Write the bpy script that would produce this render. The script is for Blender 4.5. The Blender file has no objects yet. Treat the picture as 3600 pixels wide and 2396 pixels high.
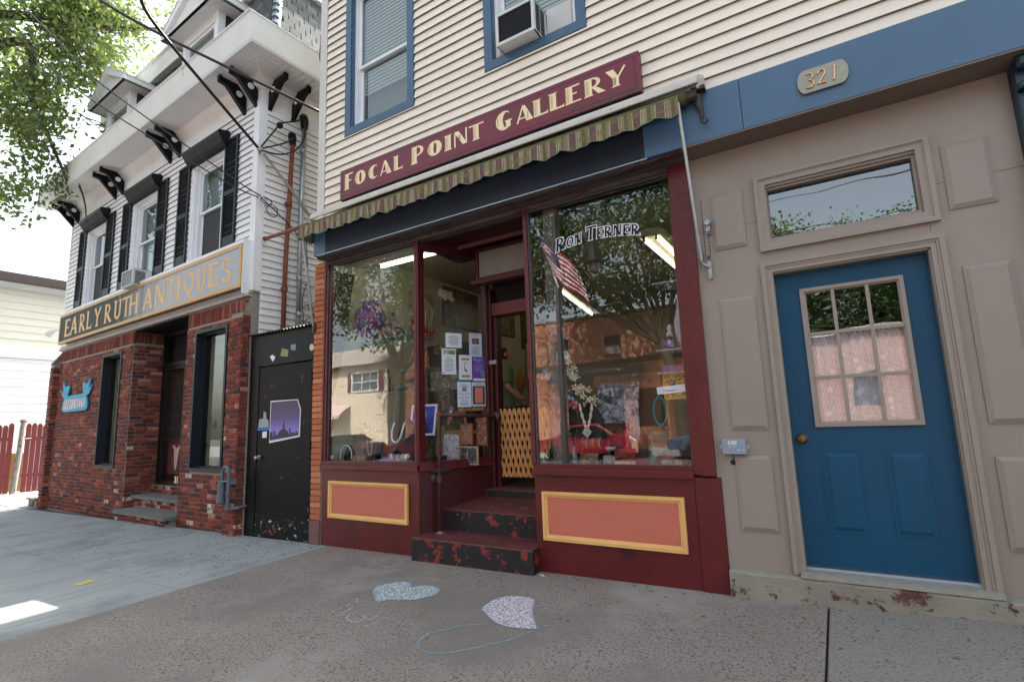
import bpy, math, random
from math import sin, cos, pi, radians, sqrt, atan2, hypot
from mathutils import Vector, Matrix, noise
random.seed(7)
sc = bpy.context.scene
COL = sc.collection
# ------------------------------------------------------------------ camera
cam_d = bpy.data.cameras.new('camera')
cam_d.lens = 18.32; cam_d.sensor_width = 36.0; cam_d.sensor_fit = 'HORIZONTAL'
cam_d.clip_start = 0.05; cam_d.clip_end = 2000
cam = bpy.data.objects.new('camera', cam_d); COL.objects.link(cam)
yaw, pitch, roll = radians(31.5463), radians(8.68995), radians(-2.02925)
_f = Vector((-sin(yaw)*cos(pitch), cos(yaw)*cos(pitch), sin(pitch)))
_r = Vector((cos(yaw), sin(yaw), 0)); _u = _r.cross(_f)
_rr = _r*cos(roll)+_u*sin(roll); _uu = -_r*sin(roll)+_u*cos(roll)
mw = Matrix(((_rr.x, _uu.x, -_f.x, 0), (_rr.y, _uu.y, -_f.y, -4.2347), (_rr.z, _uu.z, -_f.z, 1.06334), (0, 0, 0, 1)))
cam.matrix_world = mw
sc.camera = cam
CAMP = Vector((0, -4.2347, 1.06334))
# ------------------------------------------------------------------ world, sun, exposure
SUN_AZ = Vector((0.03, 1.0, 0)).normalized()     # horizontal direction towards the sun
SUN_EL = radians(50)
w = bpy.data.worlds.new('World'); sc.world = w; w.use_nodes = True
nt = w.node_tree; nt.nodes.clear()
sky = nt.nodes.new('ShaderNodeTexSky'); sky.sky_type = 'NISHITA'; sky.sun_disc = False
sky.sun_elevation = SUN_EL; sky.sun_rotation = atan2(SUN_AZ.x, SUN_AZ.y)
sky.air_density = 1.0; sky.dust_density = 5.0; sky.ozone_density = 1.0; sky.altitude = 0
bg = nt.nodes.new('ShaderNodeBackground'); bg.inputs['Strength'].default_value = 0.13
hs = nt.nodes.new('ShaderNodeHueSaturation'); hs.inputs['Saturation'].default_value = 0.55
wo = nt.nodes.new('ShaderNodeOutputWorld')
nt.links.new(sky.outputs[0], hs.inputs['Color']); wb = nt.nodes.new('ShaderNodeMix'); wb.data_type = 'RGBA'; wb.blend_type = 'MULTIPLY'; wb.inputs['Factor'].default_value = 1; wb.inputs['B'].default_value = (.985, 1.02, .965, 1)
nt.links.new(hs.outputs[0], wb.inputs['A']); nt.links.new(wb.outputs['Result'], bg.inputs[0]); nt.links.new(bg.outputs[0], wo.inputs[0])
sd = bpy.data.lights.new('sun', 'SUN'); sd.energy = 3.2; sd.angle = radians(0.53); sd.color = (1.0, 0.97, 0.93)
sun = bpy.data.objects.new('sun', sd); COL.objects.link(sun)
sdir = Vector((SUN_AZ.x*cos(SUN_EL), SUN_AZ.y*cos(SUN_EL), sin(SUN_EL)))
sun.rotation_euler = sdir.to_track_quat('Z', 'Y').to_euler(); sun.location = (0, 10, 20)
sc.view_settings.view_transform = 'Standard'; sc.view_settings.look = 'None'
sc.view_settings.exposure = 2.28; sc.view_settings.gamma = 1.0; sc.view_settings.use_curve_mapping = False
sc.render.engine = 'CYCLES'
sc.cycles.use_denoising = True
sc.cycles.max_bounces = 8; sc.cycles.diffuse_bounces = 4; sc.cycles.glossy_bounces = 4
sc.cycles.transparent_max_bounces = 24; sc.cycles.transmission_bounces = 4
sc.cycles.caustics_reflective = False; sc.cycles.caustics_refractive = False
sc.cycles.sample_clamp_indirect = 6.0

# ------------------------------------------------------------------ helpers
def S(r, g, b):
    f = lambda c: (c/255/12.92) if c/255 <= 0.04045 else ((c/255+0.055)/1.055)**2.4
    return (f(r), f(g), f(b))

def MAT(name, col, rough=0.6, var=0.12, ns=6.0, bump=0.0, bs=60.0, metal=0.0, spots=(), rnd=0.0, spec=0.5, stretch=None, emit=None, ramp=None, coat=0.0, disp=0.01, alpha=None, island=False):
    m = bpy.data.materials.new(name); m.use_nodes = True
    n = m.node_tree.nodes; l = m.node_tree.links
    b = n['Principled BSDF']
    b.inputs['Roughness'].default_value = rough; b.inputs['Metallic'].default_value = metal
    b.inputs['Specular IOR Level'].default_value = spec
    if coat: b.inputs['Coat Weight'].default_value = coat; b.inputs['Coat Roughness'].default_value = 0.15
    tc = n.new('ShaderNodeTexCoord')
    src = tc.outputs['Object']
    if stretch:
        mp = n.new('ShaderNodeMapping'); mp.inputs['Scale'].default_value = stretch
        l.new(src, mp.inputs[0]); src = mp.outputs[0]
    nz = n.new('ShaderNodeTexNoise'); nz.inputs['Scale'].default_value = ns; nz.inputs['Detail'].default_value = 5
    nz.inputs['Roughness'].default_value = 0.6
    l.new(src, nz.inputs['Vector'])
    mr = n.new('ShaderNodeMapRange'); mr.inputs[1].default_value = 0.25; mr.inputs[2].default_value = 0.75
    mr.inputs[3].default_value = 1-var; mr.inputs[4].default_value = 1+var
    l.new(nz.outputs['Fac'], mr.inputs[0])
    fac = mr.outputs[0]
    rand = None
    if rnd or ramp:
        oi = n.new('ShaderNodeObjectInfo'); rand = oi.outputs['Random']
        if island:
            g = n.new('ShaderNodeNewGeometry'); ad = n.new('ShaderNodeMath'); ad.operation = 'ADD'
            l.new(rand, ad.inputs[0]); l.new(g.outputs['Random Per Island'], ad.inputs[1])
            fr = n.new('ShaderNodeMath'); fr.operation = 'FRACT'; l.new(ad.outputs[0], fr.inputs[0]); rand = fr.outputs[0]
    if rnd:
        r2 = n.new('ShaderNodeMapRange'); r2.inputs[3].default_value = 1-rnd; r2.inputs[4].default_value = 1+rnd
        l.new(rand, r2.inputs[0])
        mu = n.new('ShaderNodeMath'); mu.operation = 'MULTIPLY'; l.new(fac, mu.inputs[0]); l.new(r2.outputs[0], mu.inputs[1]); fac = mu.outputs[0]
    vm = n.new('ShaderNodeVectorMath'); vm.operation = 'SCALE'
    if ramp:
        cr = n.new('ShaderNodeValToRGB'); cr.color_ramp.interpolation = 'CONSTANT'
        els = cr.color_ramp.elements
        for i, (p, c) in enumerate(ramp):
            e = els[i] if i < 2 else els.new(p)
            e.position = p; e.color = (*c, 1)
        l.new(rand, cr.inputs[0]); l.new(cr.outputs[0], vm.inputs[0])
    else:
        vm.inputs[0].default_value = col
    l.new(fac, vm.inputs['Scale'])
    out = vm.outputs[0]
    for (c2, sc2, th, soft, *st) in spots:
        q = n.new('ShaderNodeTexNoise'); q.inputs['Scale'].default_value = sc2; q.inputs['Detail'].default_value = 6; q.inputs['Roughness'].default_value = 0.65
        if st:
            mp2 = n.new('ShaderNodeMapping'); mp2.inputs['Scale'].default_value = st[0]; mp2.inputs['Location'].default_value = (th*7, sc2, th*3)
            l.new(tc.outputs['Object'], mp2.inputs[0]); l.new(mp2.outputs[0], q.inputs['Vector'])
        else:
            mp2 = n.new('ShaderNodeMapping'); mp2.inputs['Location'].default_value = (th*11, sc2*0.7, th*5)
            l.new(tc.outputs['Object'], mp2.inputs[0]); l.new(mp2.outputs[0], q.inputs['Vector'])
        m2 = n.new('ShaderNodeMapRange'); m2.inputs[1].default_value = th; m2.inputs[2].default_value = th+soft
        l.new(q.outputs['Fac'], m2.inputs[0])
        mx = n.new('ShaderNodeMix'); mx.data_type = 'RGBA'
        l.new(m2.outputs[0], mx.inputs['Factor']); l.new(out, mx.inputs['A']); mx.inputs['B'].default_value = (*c2, 1)
        out = mx.outputs['Result']
    l.new(out, b.inputs['Base Color'])
    if bump:
        nb = n.new('ShaderNodeTexNoise'); nb.inputs['Scale'].default_value = bs; nb.inputs['Detail'].default_value = 4
        l.new(src, nb.inputs['Vector'])
        bp = n.new('ShaderNodeBump'); bp.inputs['Strength'].default_value = bump; bp.inputs['Distance'].default_value = disp
        l.new(nb.outputs['Fac'], bp.inputs['Height']); l.new(bp.outputs[0], b.inputs['Normal'])
    if emit:
        b.inputs['Emission Color'].default_value = (*emit[0], 1); b.inputs['Emission Strength'].default_value = emit[1]
    if alpha is not None:
        b.inputs['Alpha'].default_value = alpha
    return m

def GLASS(name, ior=1.75, tint=(1, 1, 1), dirt=0.0, wav=0.0):
    m = bpy.data.materials.new(name); m.use_nodes = True
    n = m.node_tree.nodes; l = m.node_tree.links; n.clear()
    o = n.new('ShaderNodeOutputMaterial'); t = n.new('ShaderNodeBsdfTransparent'); t.inputs[0].default_value = (*tint, 1)
    g = n.new('ShaderNodeBsdfGlossy'); g.inputs['Roughness'].default_value = 0.0
    if wav:
        tc = n.new('ShaderNodeTexCoord'); nb = n.new('ShaderNodeTexNoise'); nb.inputs['Scale'].default_value = 1.6; nb.inputs['Detail'].default_value = 1
        l.new(tc.outputs['Object'], nb.inputs['Vector'])
        bp = n.new('ShaderNodeBump'); bp.inputs['Strength'].default_value = 1.0; bp.inputs['Distance'].default_value = wav
        l.new(nb.outputs['Fac'], bp.inputs['Height']); l.new(bp.outputs[0], g.inputs['Normal'])
    fr = n.new('ShaderNodeFresnel'); fr.inputs[0].default_value = ior
    ge = n.new('ShaderNodeNewGeometry'); inv = n.new('ShaderNodeMath'); inv.operation = 'SUBTRACT'; inv.inputs[0].default_value = 1
    l.new(ge.outputs['Backfacing'], inv.inputs[1])
    mu = n.new('ShaderNodeMath'); mu.operation = 'MULTIPLY'; l.new(fr.outputs[0], mu.inputs[0]); l.new(inv.outputs[0], mu.inputs[1])
    mx = n.new('ShaderNodeMixShader'); l.new(mu.outputs[0], mx.inputs[0]); l.new(t.outputs[0], mx.inputs[1]); l.new(g.outputs[0], mx.inputs[2])
    last = mx
    if dirt:
        d = n.new('ShaderNodeBsdfDiffuse'); d.inputs[0].default_value = (.6, .6, .58, 1)
        m3 = n.new('ShaderNodeMixShader'); m3.inputs[0].default_value = dirt
        l.new(mx.outputs[0], m3.inputs[1]); l.new(d.outputs[0], m3.inputs[2]); last = m3
    l.new(last.outputs[0], o.inputs[0])
    return m

class MB:
    """collects geometry for one mesh"""
    def __init__(s): s.v = []; s.f = []; s.m = []; s.mi = 0
    def add(s, vs, fs):
        o = len(s.v); s.v += [tuple(p) for p in vs]
        for f in fs: s.f.append(tuple(i+o for i in f)); s.m.append(s.mi)
        return s
    def mat(s, i): s.mi = i; return s
    def box(s, x0, x1, y0, y1, z0, z1):
        return s.add([(x0,y0,z0),(x1,y0,z0),(x1,y1,z0),(x0,y1,z0),(x0,y0,z1),(x1,y0,z1),(x1,y1,z1),(x0,y1,z1)],
            [(0,3,2,1),(4,5,6,7),(0,1,5,4),(1,2,6,5),(2,3,7,6),(3,0,4,7)])
    def cbox(s, x0, x1, y0, y1, z0, z1, c):
        """box with its four front (-y) edges chamfered"""
        return s.add([(x0,y0+c,z0),(x1,y0+c,z0),(x1,y1,z0),(x0,y1,z0),(x0,y0+c,z1),(x1,y0+c,z1),(x1,y1,z1),(x0,y1,z1),
            (x0+c,y0,z0+c),(x1-c,y0,z0+c),(x1-c,y0,z1-c),(x0+c,y0,z1-c)],
            [(0,3,2,1),(4,5,6,7),(1,2,6,5),(2,3,7,6),(3,0,4,7),(8,9,10,11),(0,1,9,8),(1,5,10,9),(5,4,11,10),(4,0,8,11)])
    def prism(s, pts, ax, a, b):
        n = len(pts)
        def P(p, t):
            return {'x': (t, p[0], p[1]), 'y': (p[0], t, p[1]), 'z': (p[0], p[1], t)}[ax]
        area = sum(pts[i][0]*pts[(i+1)%n][1]-pts[(i+1)%n][0]*pts[i][1] for i in range(n))
        if (area > 0) == (ax == 'y'): pts = pts[::-1]
        return s.add([P(p, a) for p in pts]+[P(p, b) for p in pts],
            [tuple(range(n))[::-1], tuple(range(n, 2*n))]+[(i, (i+1)%n, n+(i+1)%n, n+i) for i in range(n)])
    def quad(s, *p): return s.add(p, [tuple(range(len(p)))])
    def frame(s, x0, x1, z0, z1, w, y0, y1, c=0.0):
        """mitred rectangular frame, y0 = front; c slopes the face inwards"""
        xi0, xi1, zi0, zi1 = x0+w, x1-w, z0+w, z1-w
        yi = y0+c
        o = [(x0,z0),(x1,z0),(x1,z1),(x0,z1)]; i = [(xi0,zi0),(xi1,zi0),(xi1,zi1),(xi0,zi1)]
        for k in range(4):
            a, b = o[k], o[(k+1)%4]; c2, d = i[(k+1)%4], i[k]
            s.add([(a[0],y0,a[1]),(b[0],y0,b[1]),(c2[0],yi,c2[1]),(d[0],yi,d[1]),(a[0],y1,a[1]),(b[0],y1,b[1]),(c2[0],y1,c2[1]),(d[0],y1,d[1])],
              [(0,1,2,3),(7,6,5,4),(4,5,1,0),(3,2,6,7)])
        return s
    def tube(s, pts, r, n=8, cap=True):
        pts = [Vector(p) for p in pts]; k = len(pts)
        rs = r if isinstance(r, (list, tuple)) else [r]*k
        t0 = (pts[1]-pts[0]).normalized()
        ref = Vector((0,0,1)) if abs(t0.z) < 0.9 else Vector((1,0,0))
        u = t0.cross(ref).normalized(); vs = []
        for i, p in enumerate(pts):
            t = (pts[min(i+1,k-1)]-pts[max(i-1,0)])
            t = t.normalized() if t.length > 1e-9 else t0
            u = (u-t*u.dot(t)); u = u.normalized() if u.length > 1e-6 else t.orthogonal().normalized()
            v = t.cross(u)
            for j in range(n):
                a = 2*pi*j/n; vs.append(p+(u*cos(a)+v*sin(a))*rs[i])
        fs = [(i*n+j, i*n+(j+1)%n, (i+1)*n+(j+1)%n, (i+1)*n+j) for i in range(k-1) for j in range(n)]
        if cap: fs += [tuple(range(n))[::-1], tuple((k-1)*n+j for j in range(n))]
        return s.add(vs, fs)
    def lathe(s, prof, c, n=20, ax='z'):
        k = len(prof); vs = []
        for (r, h) in prof:
            for j in range(n):
                a = 2*pi*j/n; p = (r*cos(a), r*sin(a), h)
                if ax == 'y': p = (p[0], -p[2], p[1])
                if ax == 'x': p = (p[2], p[0], p[1])
                vs.append((c[0]+p[0], c[1]+p[1], c[2]+p[2]))
        fs = [(i*n+j, i*n+(j+1)%n, (i+1)*n+(j+1)%n, (i+1)*n+j) for i in range(k-1) for j in range(n)]
        fs += [tuple(range(n))[::-1], tuple((k-1)*n+j for j in range(n))]
        return s.add(vs, fs)
    def ball(s, c, r, n=10, m=6, sq=(1,1,1)):
        prof = [(max(1e-4, r*sin(pi*i/m)), -r*cos(pi*i/m)) for i in range(m+1)]
        o = len(s.v); s.lathe(prof, (0,0,0), n)
        for i in range(o, len(s.v)):
            p = s.v[i]; s.v[i] = (c[0]+p[0]*sq[0], c[1]+p[1]*sq[1], c[2]+p[2]*sq[2])
        return s
    def xform(s, M, start=0):
        for i in range(start, len(s.v)): s.v[i] = tuple(M @ Vector(s.v[i]))
        return s

ID = Matrix.Identity(4)
ANG = radians(-2.5)
FL = Matrix.Translation((-6.9, 0, 0)) @ Matrix.Rotation(ANG, 4, 'Z')   # frame of the left house
LOC = {}
def meta(o, label=None, cat=None, group=None, kind=None):
    if label: o['label'] = label
    if cat: o['category'] = cat
    if group: o['group'] = group
    if kind: o['kind'] = kind
def thing(name, label, cat, loc=(0,0,0), group=None, fr=ID):
    o = bpy.data.objects.new(name, None); COL.objects.link(o); o.empty_display_size = 0.1
    o.matrix_world = fr @ Matrix.Translation(loc); LOC[o.name] = Vector(loc)
    meta(o, label, cat, group); return o
def mesh(m, name, mats, loc=(0,0,0), smooth=False):
    me = bpy.data.meshes.new(name)
    L = Vector(loc)
    me.from_pydata([(p[0]-L.x, p[1]-L.y, p[2]-L.z) for p in m.v], [], m.f)
    for t in (mats if isinstance(mats, (list, tuple)) else [mats]): me.materials.append(t)
    if isinstance(mats, (list, tuple)) and len(mats) > 1: me.polygons.foreach_set('material_index', m.m)
    if smooth: me.polygons.foreach_set('use_smooth', [True]*len(me.polygons))
    me.update(); return me
def part(m, name, mats, parent, smooth=False, label=None, kind=None):
    L = LOC[parent.name]
    o = bpy.data.objects.new(name, mesh(m, name, mats, L, smooth)); COL.objects.link(o)
    o.parent = parent; LOC[o.name] = L
    meta(o, label, None, None, kind); return o
def solo(m, name, mats, label=None, cat=None, loc=(0,0,0), group=None, kind=None, fr=ID, smooth=False):
    o = bpy.data.objects.new(name, mesh(m, name, mats, loc, smooth)); COL.objects.link(o)
    o.matrix_world = fr @ Matrix.Translation(loc); LOC[o.name] = Vector(loc)
    meta(o, label, cat, group, kind); return o
def inst(me, name, parent, pos, rot=(0,0,0), scale=(1,1,1)):
    o = bpy.data.objects.new(name, me); COL.objects.link(o); o.parent = parent
    o.location = Vector(pos)-LOC[parent.name]; o.rotation_euler = rot; o.scale = scale
    return o
def B(*a): return MB().box(*a)

_cu = {}
def text(s, size, align='CENTER', bold=0.0, res=2):
    """text as flat polygons in the xz plane: list of verts (x, z) and faces"""
    c = bpy.data.curves.new('t', 'FONT'); c.body = s; c.size = size; c.align_x = align; c.align_y = 'CENTER'; c.resolution_u = res; c.offset = bold
    o = bpy.data.objects.new('t', c)
    me = o.to_mesh()
    vs = [tuple(v.co) for v in me.vertices]; fs = [tuple(p.vertices) for p in me.polygons]
    o.to_mesh_clear(); bpy.data.objects.remove(o); bpy.data.curves.remove(c)
    return vs, fs
def textmb(s, size, fn, align='CENTER', bold=0.0, res=2, m=None):
    m = m or MB(); vs, fs = text(s, size, align, bold, res)
    return m.add([fn(v[0], v[1]) for v in vs], fs)

# ---- hand-drawn display lettering: every glyph is a list of polygons in a 1-high box
def bar(x0, y0, x1, y1, w0, w1=None):
    w1 = w0 if w1 is None else w1
    d = Vector((x1-x0, y1-y0)); d.normalize(); n = Vector((-d.y, d.x))
    return [[(x0+n.x*w0/2, y0+n.y*w0/2), (x0-n.x*w0/2, y0-n.y*w0/2), (x1-n.x*w1/2, y1-n.y*w1/2), (x1+n.x*w1/2, y1+n.y*w1/2)]]
def rc(x0, y0, x1, y1): return [[(x0,y0),(x1,y0),(x1,y1),(x0,y1)]]
def ring(cx, cy, rx, ry, ix, iy, a0=0, a1=360, n=20, ox=0.0, oy=0.0):
    out = []
    for k in range(n):
        a, b = radians(a0+(a1-a0)*k/n), radians(a0+(a1-a0)*(k+1)/n)
        out.append([(cx+ox+ix*cos(a), cy+oy+iy*sin(a)), (cx+rx*cos(a), cy+ry*sin(a)), (cx+rx*cos(b), cy+ry*sin(b)), (cx+ox+ix*cos(b), cy+oy+iy*sin(b))])
    return out
T_ = .30; H_ = .09
DECO = {
 'F': (.62, rc(0,0,T_,1)+rc(-.05,0,T_+.05,.05)+rc(T_,.91,.64,1)+rc(T_,.5,.52,.58)),
 'E': (.62, rc(0,0,T_,1)+rc(-.05,0,T_,.05)+rc(T_,.91,.62,1)+rc(T_,.48,.5,.56)+rc(T_,0,.66,.09)),
 'L': (.62, rc(0,0,T_,1)+rc(T_,0,.64,.1)+[[(.56,.1),(.64,.1),(.66,.2)]]+rc(-.05,.95,T_+.05,1)),
 'I': (.32, rc(.0,0,.32,1)+rc(-.05,0,.37,.05)+rc(-.05,.95,.37,1)),
 'O': (.9, ring(.45,.5,.45,.5,.1,.37,0,360,28,.02)),
 'C': (.78, ring(.45,.5,.45,.5,.2,.4,52,310,24,.14)),
 'G': (.85, ring(.45,.5,.45,.5,.2,.4,52,312,24,.14)+rc(.55,.1,.8,.45)+rc(.5,.4,.88,.47)),
 'A': (.86, bar(.12,0,.42,.97,.08)+[[(.36,1),(.52,1),(.92,0),(.58,0)]]+rc(.18,.2,.66,.28)),
 'P': (.7, rc(0,0,T_,1)+rc(-.05,0,T_+.05,.05)+ring(.3,.7,.4,.3,.22,.21,-90,90,12)),
 'R': (.8, rc(0,0,T_,1)+rc(-.05,0,T_+.05,.05)+ring(.3,.7,.36,.3,.2,.21,-90,90,12)+[[(.3,.42),(.5,.42),(.86,0),(.56,0)]]),
 'N': (.84, rc(0,0,.09,.9)+[[(0,1),(.3,1),(.84,.05),(.56,.05)]]+rc(.75,.1,.84,1.06)),
 'T': (.8, rc(.24,0,.54,1)+rc(.0,.91,.24,1)+rc(.54,.91,.82,1)+rc(.19,0,.59,.05)),
 'Y': (.86, [[(0,1),(.34,1),(.56,.5),(.3,.5)]]+rc(.3,0,.56,.5)+bar(.52,.46,.84,1,.09)+rc(.25,0,.61,.05)),
}
W_ = .17
def _st(x, w=W_): return rc(x,0,x+w,1)+[[(x-.06,0),(x+w+.06,0),(x+w,.09),(x,.09)]]+[[(x,.91),(x+w,.91),(x+w+.06,1),(x-.06,1)]]
ROM = {
 'E': (.66, _st(.06)+rc(.23,.89,.56,1)+[[(.5,1),(.6,1.0),(.62,.76),(.54,.89)]]+rc(.23,.46,.46,.56)+rc(.23,0,.56,.11)+[[(.5,.0),(.64,0),(.66,.26),(.56,.11)]]),
 'A': (.82, bar(.1,0,.4,1,.13)+bar(.42,1,.7,0,.2)+rc(.22,.28,.6,.38)+rc(.0,0,.22,.06)+rc(.56,0,.84,.06)),
 'R': (.78, _st(.06)+ring(.23,.72,.38,.28,.22,.18,-90,90,12)+bar(.3,.46,.66,.02,.18)+rc(.56,0,.8,.06)),
 'L': (.6, _st(.06)+rc(.23,0,.56,.11)+[[(.48,.0),(.62,0),(.62,.3),(.54,.11)]]),
 'Y': (.8, bar(.4,.5,.08,1,.14,.2)+bar(.4,.5,.74,1,.14,.16)+rc(.31,0,.48,.52)+rc(.22,0,.58,.07)),
 'U': (.8, rc(.08,.35,.25,1)+rc(.56,.35,.7,1)+ring(.39,.36,.31,.36,.15,.22,180,360,12)+rc(.0,.93,.32,1)+rc(.48,.93,.78,1)),
 'T': (.8, _st(.3)+rc(.04,.89,.76,1)+[[(.0,.74),(.1,.89),(.04,1),(0,1)]]+[[(.8,.74),(.7,.89),(.76,1),(.8,1)]]),
 'H': (.82, _st(.06)+_st(.58)+rc(.23,.46,.58,.56)),
 'N': (.84, _st(.05,.12)+[[(.05,1),(.25,1),(.78,.0),(.6,.0)]]+_st(.64,.13)),
 'I': (.34, _st(.08)),
 'O': (.86, ring(.43,.5,.43,.51,.22,.38)),
 'Q': (.86, ring(.43,.55,.4,.45,.22,.34)+bar(.4,.12,.66,-.22,.16)+bar(.6,-.2,.5,-.28,.1)),
 'S': (.72, ring(.36,.74,.3,.26,.14,.13,20,270,14)+ring(.36,.26,.32,.27,.14,.13,-160,90,14)),
}
def glyphs(items, font, fn, mb=None, step=0.0):
    """items: (char, x0, x1, z0, z1); fn(x, z, k) -> point; every glyph polygon k gets its own tiny depth step"""
    mb = mb or MB(); k = 0
    for ch, x0, x1, z0, z1 in items:
        w0, polys = font[ch]
        for p in polys:
            k += 1
            q = [fn(x0+(a/w0)*(x1-x0), z0+b*(z1-z0), (k % 6)) for a, b in p]
            ar = sum(p[i][0]*p[(i+1)%len(p)][1]-p[(i+1)%len(p)][0]*p[i][1] for i in range(len(p)))
            mb.quad(*(q if ar > 0 else q[::-1]))
    return mb

# ------------------------------------------------------------------ materials
m_cream = MAT('cream_vinyl', S(236,226,210), .55, .04, 2.0, .05, 90, rnd=.03)
m_creamtrim = MAT('cream_trim', S(205,200,192), .5, .05, 2)
m_white = MAT('white_vinyl', S(236,236,236), .5, .04, 1.5, .04, 90, rnd=.03)
m_whitetrim = MAT('white_trim', S(232,233,236), .45, .05, 3)
m_soffit = MAT('white_soffit', S(226,224,222), .55, .05, 2)
m_fascia = MAT('dirty_white_fascia', S(222,221,217), .55, .06, 2, spots=((S(150,145,132), 9, .62, .2, (1,1,.25)),))
m_blueshade = MAT('awning_shade_blue', S(30,37,48), .5, .12, 1.5, spec=.3)  # darkened copy of the slate blue, paints in the shade below the awning
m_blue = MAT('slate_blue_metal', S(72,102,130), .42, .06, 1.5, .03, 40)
m_bluetrim = MAT('slate_blue_trim', S(64,92,118), .45, .06, 5)
m_teal = MAT('dark_teal_paint', S(16,48,64), .4, .1, 4)
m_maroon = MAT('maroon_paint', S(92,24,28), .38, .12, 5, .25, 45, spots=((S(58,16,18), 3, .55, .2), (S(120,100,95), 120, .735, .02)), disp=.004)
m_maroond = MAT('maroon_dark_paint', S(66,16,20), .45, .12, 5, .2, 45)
m_peach = MAT('peach_board', S(196,110,90), .55, .06, 3, .35, 30, stretch=(1,1,6), disp=.003)
m_yellow = MAT('ochre_trim', S(226,178,108), .5, .08, 5, .1, 40, spots=((S(150,130,105), 30, .68, .04),))
m_groove = MAT('grimy_shadow_groove', S(116,110,96), .9, .1, 4)  # board undersides: grime plus the lip's shadow line, both in the colour
m_groove2 = MAT('pale_shadow_groove', S(150,146,140), .9, .1, 4)  # softer painted shadow line for the undersides of the other boards
m_tan = MAT('taupe_paint', S(146,136,126), .5, .06, 1.4, .08, 160, disp=.002, spots=((S(118,108,98), 90, .735, .02), (S(140,131,121), 1.8, .55, .2)))
m_door = MAT('blue_door_paint', S(14,74,106), .45, .08, 3, .05, 80, spec=.25, spots=((S(16,56,84), 2, .55, .3),))
m_brass = MAT('brass', S(112,92,58), .38, .15, 20, metal=1)
m_alu = MAT('aluminium', S(165,172,178), .35, .1, 30, metal=.9, stretch=(1,20,1))
m_galv = MAT('galvanised_steel', S(165,172,176), .4, .2, 12, metal=.8)
m_rust = MAT('rusty_iron', S(122,66,46), .8, .3, 14, .3, 60, spots=((S(165,150,140), 20, .62, .08),))
m_iron = MAT('brown_pipe', S(78,50,46), .5, .2, 20)
m_black = MAT('black_paint', S(18,19,22), .5, .15, 6, spec=.2)
m_shut = MAT('charcoal_shutter', S(28,32,38), .5, .12, 8, spec=.3)
m_steel = MAT('black_gate_steel', S(14,15,17), .5, .25, 2.5, .12, 20, spec=.15, spots=((S(110,54,32), 5.5, .635, .03), (S(180,176,170), 12, .70, .02), (S(30,32,34), 1.2, .6, .3)))
m_gatelow = MAT('scuffed_gate_steel', S(16,18,20), .5, .25, 4, .15, 25, spec=.15, spots=((S(200,198,190), 16, .60, .03), (S(120,62,40), 8, .62, .05)))
m_timber = MAT('weathered_timber', S(86,78,76), .85, .35, 10, .5, 30, stretch=(.3,3,3), spots=((S(70,30,34), 5, .52, .1, (.4,2,2)),))
m_stepred = MAT('worn_red_step', S(98,44,44), .7, .25, 6, .3, 50, spots=((S(120,104,98), 8, .56, .2), (S(150,140,132), 60, .68, .05)))
m_riser = MAT('chipped_black_riser', S(22,23,27), .6, .3, 5, .3, 40, spots=((S(128,46,40), 7, .56, .03), (S(150,130,118), 26, .66, .03)))
m_mortar = MAT('mortar', S(120,112,104), .9, .15, 30, .4, 80)
m_tube2 = MAT('lit_tube_front', (1,1,1), .5, 0, 1, emit=((1.0,.95,.78), 2.4))
m_mortard = MAT('grey_mortar', S(146,138,130), .9, .2, 30, .4, 80)
BR = [S(122,58,46), S(104,52,44), S(140,70,52), S(98,56,52), S(130,64,50), S(88,52,50), S(152,88,68), S(114,58,50), S(72,50,52), S(166,120,106)]
m_brick = MAT('red_brick', (0,0,0), .85, .34, 26, .6, 55, spec=.25, ramp=[(0, BR[0]), (.16, BR[1]), (.30, BR[2]), (.42, BR[3]), (.54, BR[4]), (.66, BR[5]), (.74, BR[6]), (.82, BR[7]), (.91, BR[8]), (.965, BR[9])], island=True, disp=.006)
m_obrick = MAT('orange_brick', (0,0,0), .8, .14, 20, .3, 60, ramp=[(0, S(188,112,70)), (.3, S(178,100,62)), (.6, S(196,122,80)), (.85, S(166,98,68))], island=True, stretch=(3,3,.6))
m_whitebrick = MAT('white_splashed_brick', S(196,186,180), .8, .3, 20, .4, 50, spots=((S(130,60,48), 14, .52, .06),))
m_slab = MAT('bluestone', S(112,112,106), .8, .18, 6, .4, 40)
m_slate = MAT('slate_shingle', (0,0,0), .6, .15, 14, .2, 60, ramp=[(0, S(84,88,86)), (.35, S(74,78,78)), (.7, S(96,98,94)), (.9, S(62,66,68))], island=True, spec=.12)
m_slatedark = MAT('dark_slate', S(52,58,60), .5, .15, 10, .2, 40)
m_rooffelt = MAT('roof_felt', S(70,72,72), .9, .2, 8)
m_lead = MAT('lead_flashing', S(120,130,140), .5, .12, 8, metal=.4)
m_glass = GLASS('shop_glass', 2.2, wav=.0012)
m_glass2 = GLASS('window_glass', 2.3, (.75,.8,.8), wav=.002)
m_glassd = GLASS('case_glass', 1.5, (.9,1,.95))
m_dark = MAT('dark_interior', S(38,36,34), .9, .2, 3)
m_room = MAT('room_wall', S(168,164,144), .8, .04, 2)
m_ceil = MAT('room_ceiling', S(170,162,138), .85, .05, 2)
m_floor = MAT('room_floor', S(66,62,52), .5, .2, 6)
m_ochrelt = MAT('cream_letter_paint', S(240,220,176), .5, .04, 10)
m_signred = MAT('maroon_sign_paint', S(112,30,48), .42, .08, 4, spots=((S(92,46,40), 3, .55, .1, (.4,1,3)),))
m_signdk = MAT('sign_pinstripe', S(58,24,36), .5, .05, 4)
m_tube = MAT('lit_tube', (1,1,1), .5, 0, 1, emit=((1.0,.93,.66), 1.0))
m_fix = MAT('fixture_enamel', S(232,226,196), .4, .03, 3)
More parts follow.
